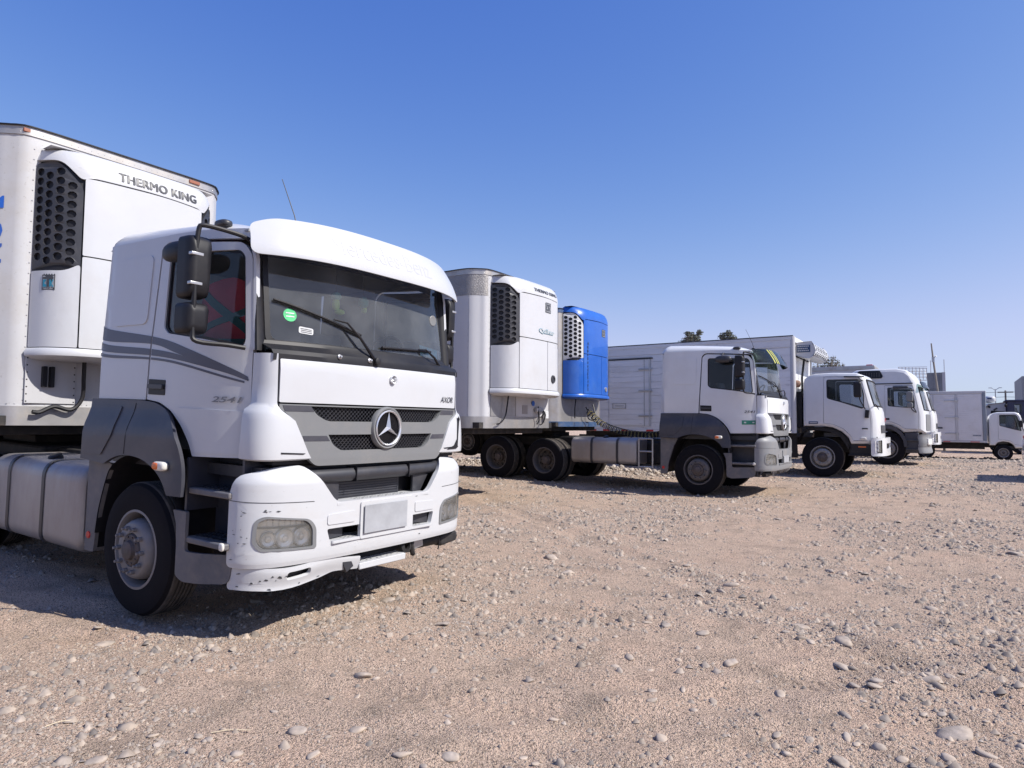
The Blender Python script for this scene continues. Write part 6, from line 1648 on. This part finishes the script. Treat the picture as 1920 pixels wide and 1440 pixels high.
G().box(.20, .62, -1.24, -1.19, 2.33, 2.42).build('kerb_mirror', dark_g, t4, bevel=.03)
f4 = plan([(1.16, 0), (1.15, .5), (1.10, .9), (1.0, 1.1), (.92, 1.18), (.84, 1.19)])
for z0, z1, nm, m in ((.36, .55, 'lower_bumper', bump_grey), (.56, .92, 'bumper', bump_grey)): G().panel(rpoly([(-f4.length, z0), (f4.length, z0), (f4.length, z1), (-f4.length, z1)], .03), fmap=lambda s, z: (f4(s)[0] + .015 * sin((z - .3) * 20), f4(s)[1], z), thick=.04, du=.1, dv=.1).build(nm, m, t4, bevel=.01)
for s in (-1, 1): G().box(1.10, 1.15, s * .75, s * 1.0, .62, .80, rot=Matrix.Rotation(s * .4, 3, 'Z')).build('headlight', reflect, t4, bevel=.01)
G().panel(rpoly([(-.9, 1.05), (.9, 1.05), (.9, 1.55), (-.9, 1.55)], .05), fmap=lambda y, z: (1.02 + .12 * (1 - (y / 1.1) ** 2), y, z), thick=.03, du=.2, dv=0, out=(1, 0, 0)).build('grille', grille_g, t4)
G().panel(rpoly([(-1.1, 2.36), (1.1, 2.36), (1.05, 2.56), (-1.05, 2.56)], .06), fmap=lambda y, z: (1.14 - .13 * (y / 1.1) ** 2 - .5 * (z - 2.36), y, z), thick=.02, du=.15, dv=0, out=(1, 0, 0)).build('sun_visor', visor_t, t4)
for s in (-1, 1): wheel(t4, 0, s * 1.05, .485, s, 'front', rim=rim_g); wheel(t4, -3.6, s * 1.05, .485, s, 'rear', rim=rim_d, dual=True, detail=False)
rigid_chassis(t4, -4.4, .9)

# truck 5
t5 = thing('box_truck', 'white box truck mostly hidden, only its cab nose showing beyond the raised roof tractor', 'truck', (-1.90, 30.12, .27), group='rigid box trucks with white cabs')
isuzu(t5, False)
rigid_chassis(t5, -7.4, .9, .78, .2, wheels=(-5.0,), R_=.49, hw=.98)
bd = G().box(-7.2, -.62, -1.2, 1.2, 1.1, 3.42).build('cargo_box', trailer_c, t5)
for s in (-1, 1): G().box(-7.2, -.62, s * 1.19, s * 1.22, 3.36, 3.50).build('roof_rail', alu_c, t5, bevel=.01)
G().box(-.66, -.60, -1.2, 1.2, 3.36, 3.50).build('roof_rail', alu_c, t5, bevel=.01)
G().box(-7.2, -.62, -1.21, 1.21, 3.50, 3.52).build('roof_sheet', letter_f, t5); G().box(-.9, -.7, -1.1, -.9, 3.52, 3.56).build('marker_lamp', red_m, t5)

# small box truck
t6 = thing('small_box_truck', 'small light truck with ribbed white box body, smallest cab at the far end', 'truck', (0, 35.0, .12))
HB = 1.0
P6 = [(1.14, .60), (1.14, 1.66), (1.17, 1.80), (1.27, 1.91), (1.45, 1.96), (2.02, 1.96), (2.14, 1.91), (2.21, 1.80), (2.30, 1.50), (2.38, 1.22), (2.43, 1.05), (2.45, .80), (2.44, .50), (2.0, .50), (1.93, .64), (1.80, .73), (1.61, .76), (1.44, .72), (1.34, .60)]
win6 = rpoly([(1.50, 1.85), (1.50, 1.40), (1.95, 1.26), (2.22, 1.19), (2.20, 1.45), (2.10, 1.78), (2.04, 1.85)], [.04, .05, .03, .03, .03, .04, .04])
door6 = rpoly([(1.46, 1.89), (1.45, .84), (1.62, .83), (1.86, .78), (2.0, .64), (2.34, .60), (2.34, .95), (2.27, 1.30), (2.15, 1.76), (2.06, 1.88)], .03)
cab_over(t6, P6, .95, white2, win6, door6, (7, 9), bow=.06, r=.055)
for s in (-1, 1):
    wheel(t6, 1.61, s * .86, .305, s, 'light', Rr=.315, w=.20, rim=mat('pale_steel_rim', (.24, .235, .235)))
    G().grid([[(x, s * .93, z), (x, s * .6, z)] for x, z in [(1.28, .45), (1.34, .62), (1.45, .72), (1.61, .76), (1.78, .72), (1.9, .62), (1.96, .45)]], flip=(s < 0)).build('wheel_arch_liner', black, t6, ang=60)
    mirror_box(t6, s, 2.2, 1.35, 1.62, 1.12, 2.28, 1.2, .12)
    G().box(-.45, -.20, s * (HB + .005), s * (HB + .012), .715, .745).build('reflector', red_m, t6); G().box(.50, .82, s * (HB + .005), s * (HB + .012), .715, .745).build('reflector', red_m, t6)
G().add(*lump((1.17, -.80, 1.35), (.05, .10, .38), 3)).build('air_intake', black, t6, ang=60)
G().box(2.30, 2.47, -.9, .9, .30, .55).build('bumper', dark_g, t6, bevel=.03)
G().box(-2.6, 1.06, -HB + .02, HB - .02, .74, 2.80).build('cargo_box', box_rib, t6)
for s in (-1, 1):
    n = 24
    for (xa, xb) in ((-2.55, -.80), (-.76, -.005), (.095, .93)):
        for k in range(n):
            a = .80 + 1.90 * k / n; G().box(xa, xb, s * (HB - .02), s * (HB + .004 if k % 2 else HB - .002), a, a + 1.90 / n - .008).build('wall_plank', box_rib, t6, bevel=.003, seg=1)
    G().box(-2.6, 1.08, s * (HB - .02), s * (HB + .012), 2.72, 2.85).build('top_rail', trailer_c, t6, bevel=.02)
    G().box(-2.6, 1.08, s * (HB - .02), s * (HB + .010), .70, .785).build('bottom_rail', trailer_c, t6, bevel=.01)
    for x in (.045, -.78): G().box(x - .035, x + .035, s * (HB - .02), s * (HB + .010), .79, 2.715).build('door_post', trailer_c, t6, bevel=.006)
    G().box(.94, 1.075, s * (HB - .03), s * (HB + .016), .79, 2.80).build('corner_post', corr, t6, bevel=.02)
    for z in (1.07, 1.74, 2.45): G().box(-.38, .12, s * (HB + .010), s * (HB + .026), z - .02, z + .02).build('hinge', steel, t6, bevel=.005); G().box(0, .10, s * (HB + .012), s * (HB + .04), z - .05, z + .05).build('hinge', steel, t6, bevel=.005)
    G().box(-.70, -.46, s * (HB + .004), s * (HB + .014), 1.27, 1.33).build('latch', dark_g, t6)
    G().box(.58, .90, s * (HB + .005), s * (HB + .009), .95, 1.03).build('maker_plate', sticker_w, t6)
    for q in range(6): G().box(.60 + q * .047, .635 + q * .047, s * (HB + .009), s * (HB + .011), .975, 1.01).build('plate_print', sticker_n, t6)
rigid_chassis(t6, -2.5, 2.2, .50, .16, wheels=(-1.1,), R_=.30, hw=.80)
G().box(-2.2, -.6 + 1.6, -.5, .5, .42, .68).build('underbody', grime, t6)

# ================================================================== things beyond
def bevel_box(name, x0, x1, y0, y1, z0, z1, m, par, b=.03, **k): return G().box(x0, x1, y0, y1, z0, z1).build(name, m, par, bevel=b, **k)
v = thing('delivery_truck', 'white truck with rounded roof cooler, showing above the small light truck', 'truck', (0, 45.1, .1))
pv = [(-3.0, .6), (-3.0, 2.2), (-.5, 2.62), (2.0, 2.66), (2.3, 2.6), (2.55, 2.0), (2.65, 1.2), (2.65, .6)]
bevel_box('cargo_box', -4.2, 1.38, -1.0, 1.0, .9, 2.62, trailer_c, v)
G().prism([(1.2, .5), (1.2, 2.3), (1.5, 2.58), (2.45, 2.64), (2.62, 2.5), (2.9, 1.6), (2.95, .5)], -.95, .95, 'y').build('cab', white, v, bevel=.10, seg=3)
G().panel(rpoly([(1.55, 1.55), (2.3, 1.55), (2.2, 2.2), (1.6, 2.25)], .05), fmap=lambda x, z: (x, -.957, z), thick=.01, du=0, dv=0, out=(0, -1, 0)).build('side_window', black, v)
G().panel([(-.8, 1.6), (.8, 1.6), (.75, 2.4), (-.75, 2.4)], fmap=lambda y, z: (2.90 - (z - 1.6) * .26 + .015, y, z), thick=.01, du=0, dv=0, out=(1, 0, 0)).build('windscreen', black, v)
G().add(*lump((1.60, -.2, 2.86), (.26, .70, .19), 3.2)).build('roof_cooler', unit_w, v, ang=50)
G().box(1.46, 1.66, -.905, -.90, 2.86, 2.94).build('cooler_sign', sticker_n, v)
G().tube([(1.5, -1.0, 2.45), (1.55, -1.05, 2.42)], .05, 6).build('marker_lamp', black, v)
G().box(1.70, 1.90, -.985, -.96, 2.28, 2.36, rot=Matrix.Rotation(-.6, 3, 'Y')).build('mirror', dark_g, v, bevel=.01)
for x in (-3.0, 1.9):
    for s in (-1, 1): wheel(v, x, s * .85, .36, s, 'light', Rr=.37, w=.22, detail=False)

n_ = thing('navy_loader', 'dark navy machine cab with open window, behind the small light truck', 'vehicle', (0, 43.0, .1))
for (x0, x1, z0, z1) in ((2.22, 2.50, .7, 2.66), (2.80, 3.9, .7, 2.66), (2.50, 2.80, .7, 2.10), (2.50, 2.80, 2.52, 2.66)):
    for s in (-1, 1): bevel_box('cab_side', x0, x1, s * .80, s * .88, z0, z1, dkblue, n_, .01)
bevel_box('roof', 2.12, 4.0, -.95, .95, 2.66, 2.74, dkblue, n_); bevel_box('cab_back', 2.2, 2.26, -.8, .8, .7, 2.1, dkblue, n_); bevel_box('body', 2.3, 5.2, -.9, .9, .4, 1.3, dkblue, n_, .06)
G().panel([(2.5, 2.1), (2.8, 2.1), (2.8, 2.52), (2.5, 2.52)], fmap=lambda x, z: (x, -.84, z), thick=0, du=0, dv=0, out=(0, -1, 0)).build('side_window', glass_s, n_)
G().add(*lump((2.14, -1.0, 2.45), (.06, .05, .08), 3)).build('mirror', black, n_)
for x in (2.8, 4.6):
    for s in (-1, 1): wheel(n_, x, s * .85, .40, s, 'light', Rr=.42, w=.26, detail=False)

c = thing('parked_car', 'pale silver car whose tail just enters the picture beside its shadow', 'car', (1.40, 20.9, .2))
PC = [(.02, .35), (.0, .62), (.03, .95), (.12, 1.05), (.45, 1.40), (.75, 1.50), (1.4, 1.54), (2.1, 1.48), (2.5, 1.30), (2.95, 1.0), (3.6, .92), (4.1, .82), (4.3, .62), (4.32, .35), (3.85, .28), (3.8, .45), (3.62, .62), (3.4, .66), (3.18, .62), (3.0, .45), (2.95, .28), (1.2, .28), (1.15, .45), (.98, .62), (.78, .66), (.56, .62), (.38, .45), (.33, .30)]
silver = mat('silver_car_paint', (.58, .60, .62), .25, metal=.3, coat=.5)
cab_over(c, PC, .88, silver, rpoly([(.85, 1.02), (.95, 1.36), (1.9, 1.38), (2.45, 1.10), (2.5, 1.0)], .04), rpoly([(.95, .45 + .3), (.75, 1.0), (.88, 1.42), (1.95, 1.43), (2.55, 1.12), (2.75, .95), (2.7, .45), (1.4, .40)], .05), (7, 9), bow=.06, r=.05, inner=False)
for x in (.78, 3.40):
    for s in (-1, 1): wheel(c, x, s * .76, .30, s, 'light', Rr=.32, w=.20, detail=False)
for s in (-1, 1): bevel_box('tail_lamp', .03, .12, s * .50, s * .74, .98, 1.06, red_m, c, .01)

b = thing('concrete_tower_building', 'grey concrete block tower with two roof masts, beyond the ribbed box truck', 'building', (-1.7, 92, 0))
hx = .87
for k in range(4):
    for q in range(3): bevel_box('wall_panel', -hx + q * .58 + .01, -hx + (q + 1) * .58 - .01, -1.6, -1.52, k * 1.9 + .02, (k + 1) * 1.9 - .02, conc, b, .01)
bevel_box('wall', -hx, hx, -1.52, 1.5, 0, 7.6, conc, b, .01); bevel_box('side_wall', hx - .28, hx + .03, -1.66, -1.52, 0, 7.62, letter_f, b, .01)
for x, h in ((-.50, 1.45), (.80, 1.5)): G().tube([(x, -1, 7.6), (x, -1, 7.6 + h)], .045, 6).build('roof_mast', steel, b)
b = thing('clad_building', 'grey metal clad building cut by the edge of the picture', 'building', (8.7, 82, 0))
for k in range(18): bevel_box('cladding_panel', -3.35, 3.4, -2.05, -2.0, k * .35 + .01, (k + 1) * .35 - .015, corr, b, .006, seg=1)
bevel_box('wall', -3.3, 3.4, -2.0, 8, 0, 6.3, corr, b, .01)
bl = thing('billboard_frame', 'bare steel billboard lattice standing beyond the trucks', 'billboard', (-4.9, 112, 0))
for i in range(9): G().tube([(-1.75 + i * .43, 0, 8.1), (-1.75 + i * .43, 0, 10.0 - .03 * i)], .045, 5).build('upright', steel, bl)
for z in (8.1, 8.55, 9.0, 9.4, 9.75, 10.0): G().tube([(-1.8, -.05, z), (1.75, -.05, z - .1)], .04, 5).build('rail', steel, bl)
for x in (-.9, .9): G().tube([(x, .3, 0), (x, .3, 8.2)], .10, 6).build('post', steel, bl)
G().tube([(-1.8, .2, 7.75), (1.6, .2, 7.6)], .04, 5).build('catwalk', steel, bl)
for i in range(9): G().tube([(-1.75 + i * .43, .05, 8.1), (-1.75 + i * .40, .45, 9.6)], .03, 4).build('brace', steel, bl)

p = thing('leaning_pole', 'leaning grey wooden pole with a bracket, rising behind the ribbed box truck', 'pole', (-.55, 46, 0))
G().tube([(0, 0, 0), (-.27, 0, 3.6), (-.44, 0, 5.5), (-.50, 0, 6.3)], [.07, .06, .045, .035], 8).build('pole', wood, p)
G().box(-.50, -.36, -.06, .06, 5.20, 5.50).build('bracket', steel, p); G().tube([(-.42, 0, 5.4), (-.30, 0, 5.55), (-.27, 0, 5.52)], .03, 5).build('bracket_arm', steel, p)
def util_pole(x, y, h, label, arm=True):
    o = thing('utility_pole', label, 'pole', (x, y, 0), group='utility poles on the skyline')
    G().tube([(0, 0, 0), (0, 0, h)], [.14, .09], 6).build('pole', wood, o)
    if arm: G().box(-.7, .7, -.05, .05, h - .25, h - .13).build('cross_arm', wood, o)
    return o
util_pole(4.65, 91, 5.45, 'thin wooden utility pole right of the street lamp on the skyline'); util_pole(5.6, 92, 4.75, 'short thin utility pole beside the clad building', False)
for k, (z0, z1) in enumerate(((5.3, 5.35), (4.75, 4.7), (4.1, 4.1), (3.85, 3.8))):
    a, m_, e_ = Vector((-14, 91, z0 + .1)), Vector((4.65, 91, z0)), Vector((24, 91, z1))
    pts = [a.lerp(m_, q / 8) - Vector((0, 0, .9 * (q / 8) * (1 - q / 8))) for q in range(9)] + [m_.lerp(e_, q / 8) - Vector((0, 0, .9 * (q / 8) * (1 - q / 8))) for q in range(1, 9)]
    w_ = G().tube(pts, .018, 4).build('overhead_wire', black); tag(w_, ['topmost', 'second highest', 'second lowest', 'lowest'][k] + ' of the thin overhead wires strung across the skyline', 'wire', 'overhead wires')
l = thing('street_lamp', 'thin twin arm street lamp on the skyline above the small light truck', 'street lamp', (3.75, 91, 0))
G().tube([(0, 0, 0), (0, 0, 5.6)], [.08, .05], 6).build('post', steel, l)
for s in (-1, 1): G().tube([(0, 0, 5.5), (s * .35, 0, 5.75)], .03, 5).build('arm', steel, l); G().box(s * .3, s * .6, -.08, .08, 5.72, 5.79).build('lamp_head', steel, l)

# trees
leaf_a = mat('hazed_eucalyptus_leaves', (.115, .125, .095), .7, vary=.35, vscale=1.3)  # leaf colour paled and greyed to put distance haze into it
bark = mat('pale_bark', (.22, .19, .16), .9, vary=.25, vscale=5)
def tree(name, label, x, y, h, blobs, nleaf, seed, leaf=.11, bare=False, group=None):
    rs = random.Random(seed); o = thing(name, label, 'tree', (x, y, 0), group=group)
    top = Vector((0, 0, h)); g = G(); g.tube(curve([(0, 0, 0), (.15, .1, h * .35), (0, 0, h * .62), (-.1, .05, h * .8)], 5), [.30 * (1 - .7 * k / 15) for k in range(16)], 8)
    tips = []
    for (bx, by, bz, br) in blobs:
        st = Vector((0, 0, h * (.45 + .25 * rs.random()))); en = Vector((bx, by, bz)); mid = (st + en) / 2 + Vector((rs.uniform(-.3, .3), rs.uniform(-.3, .3), .2))
        c = curve([st, mid, en], 5); g.tube(c, [.12 * (1 - .75 * k / 10) for k in range(len(c))], 5); tips.append((en, br))
        for q in range(10 if bare else 5):
            d = Vector((rs.gauss(0, 1), rs.gauss(0, 1), rs.gauss(.3, .8))).normalized() * br * rs.uniform(.6, 1.15)
            s_ = c[rs.randrange(4, len(c))]; cc = curve([s_, s_ + d * .5 + Vector((0, 0, .1)), en + d], 3); g.tube(cc, [.035 * (1 - .7 * k / len(cc)) for k in range(len(cc))], 4, caps=False)
            if bare:
                for w in range(5):
                    e = en + d * rs.uniform(.4, 1); dd = Vector((rs.gauss(0, 1), rs.gauss(0, 1), rs.gauss(.2, .8))).normalized() * br * .35; g.tube([e, e + dd * .5, e + dd + Vector((0, 0, .05))], [.018, .012, .006], 3, caps=False)
    g.build('trunk', bark, o, ang=60)
    V = []; F = []
    for k in range(nleaf):
        en, br = tips[rs.randrange(len(tips))]
        d = Vector((rs.gauss(0, 1), rs.gauss(0, 1), rs.gauss(0, 1))).normalized() * br * (rs.random() ** .4); d.z *= .8
        # leaves gather in sprays
        c = en + d; c = Vector((round(c.x / .28) * .28, round(c.y / .28) * .28, round(c.z / .24) * .24)).lerp(c, .55)
        a = Vector((rs.gauss(0, .5), rs.gauss(0, .5), -1)).normalized() * leaf * rs.uniform(.7, 1.5); w = a.cross(Vector((rs.gauss(0, 1), rs.gauss(0, 1), .2))).normalized() * leaf * .32
        b0 = len(V); V += [c, c + a * .5 + w, c + a, c + a * .5 - w]; F.append((b0, b0 + 1, b0 + 2, b0 + 3))
    G().add(V, F).build('crown', leaf_a, o, kind=None)
    return o
tree('eucalyptus_tree', 'wider of the two eucalyptus crowns showing over the long white box body', -20.3, 61, 9.4, [(-.9, 0, 8.9, .55), (-.35, .2, 9.35, .50), (.1, -.1, 9.75, .42), (.5, .1, 9.5, .45), (.15, .1, 9.0, .75), (.75, .3, 10.05, .28), (-1.25, .1, 8.9, .25), (1.1, .1, 8.8, .35), (-.2, -.2, 10.0, .25), (0, .5, 7.6, 1.4), (-.8, -.3, 7.4, 1.1), (.8, -.2, 7.4, 1.1)], 11000, 5, group='eucalyptus trees')
tree('eucalyptus_tree', 'narrower of the two eucalyptus crowns, above the tinted visor of the second tractor', -16.95, 61, 9.2, [(-.35, 0, 9.5, .42), (.1, .1, 9.75, .35), (.45, 0, 9.3, .38), (-.1, .2, 9.0, .6), (.4, .2, 8.8, .5), (-.5, 0, 8.9, .4), (0, .3, 7.8, 1.2)], 7000, 9, group='eucalyptus trees')
tree('bare_tree', 'nearly leafless twiggy tree behind the roof unit of the box truck', -8.7, 61, 6.6, [(-.6, 0, 6.3, .8), (.2, .1, 6.8, .65), (.7, 0, 6.3, .6), (.0, .2, 6.0, .9), (-.2, -.2, 5.3, 1.0), (.6, .2, 5.4, .8)], 2600, 12, leaf=.09, bare=True)

# dry straw and small litter pieces lying on the dirt
def straw(x, y, L_, a, r, m, label):
    z = float(ground_z(x, y)) + .006; o = G().tube([(-L_ / 2, 0, 0), (0, .01, .006), (L_ / 2, 0, .002)], r, 4).build('straw', m, loc=(x, y, z)); o.rotation_euler = (0, 0, a); tag(o, label, 'straw')
strw = mat('dry_straw', (.55, .46, .32), .8)
straw(-3.70, 1.63, .12, R(71), .0025, strw, 'short pale dry straw lying on the dirt, left of the paired stones'); straw(-2.95, 2.055, .18, R(41), .0022, strw, 'longer thin dry straw lying just right of the paired round stones')
sk_ = G().panel(rpoly([(-.08, -.035), (.0, -.05), (.08, -.02), (.07, .03), (-.02, .045), (-.07, .025)], .02), fmap=lambda x, y: (x, y, .012 + .01 * sin(30 * x)), thick=.008, du=.02, dv=.02, out=(0, 0, 1)).build('flat_slate', stone_m, loc=(-3.25, 4.0, float(ground_z(-3.25, 4.0)))); tag(sk_, 'flat pale ridged slate lying alone on the dirt ahead of the bumper', 'slate')
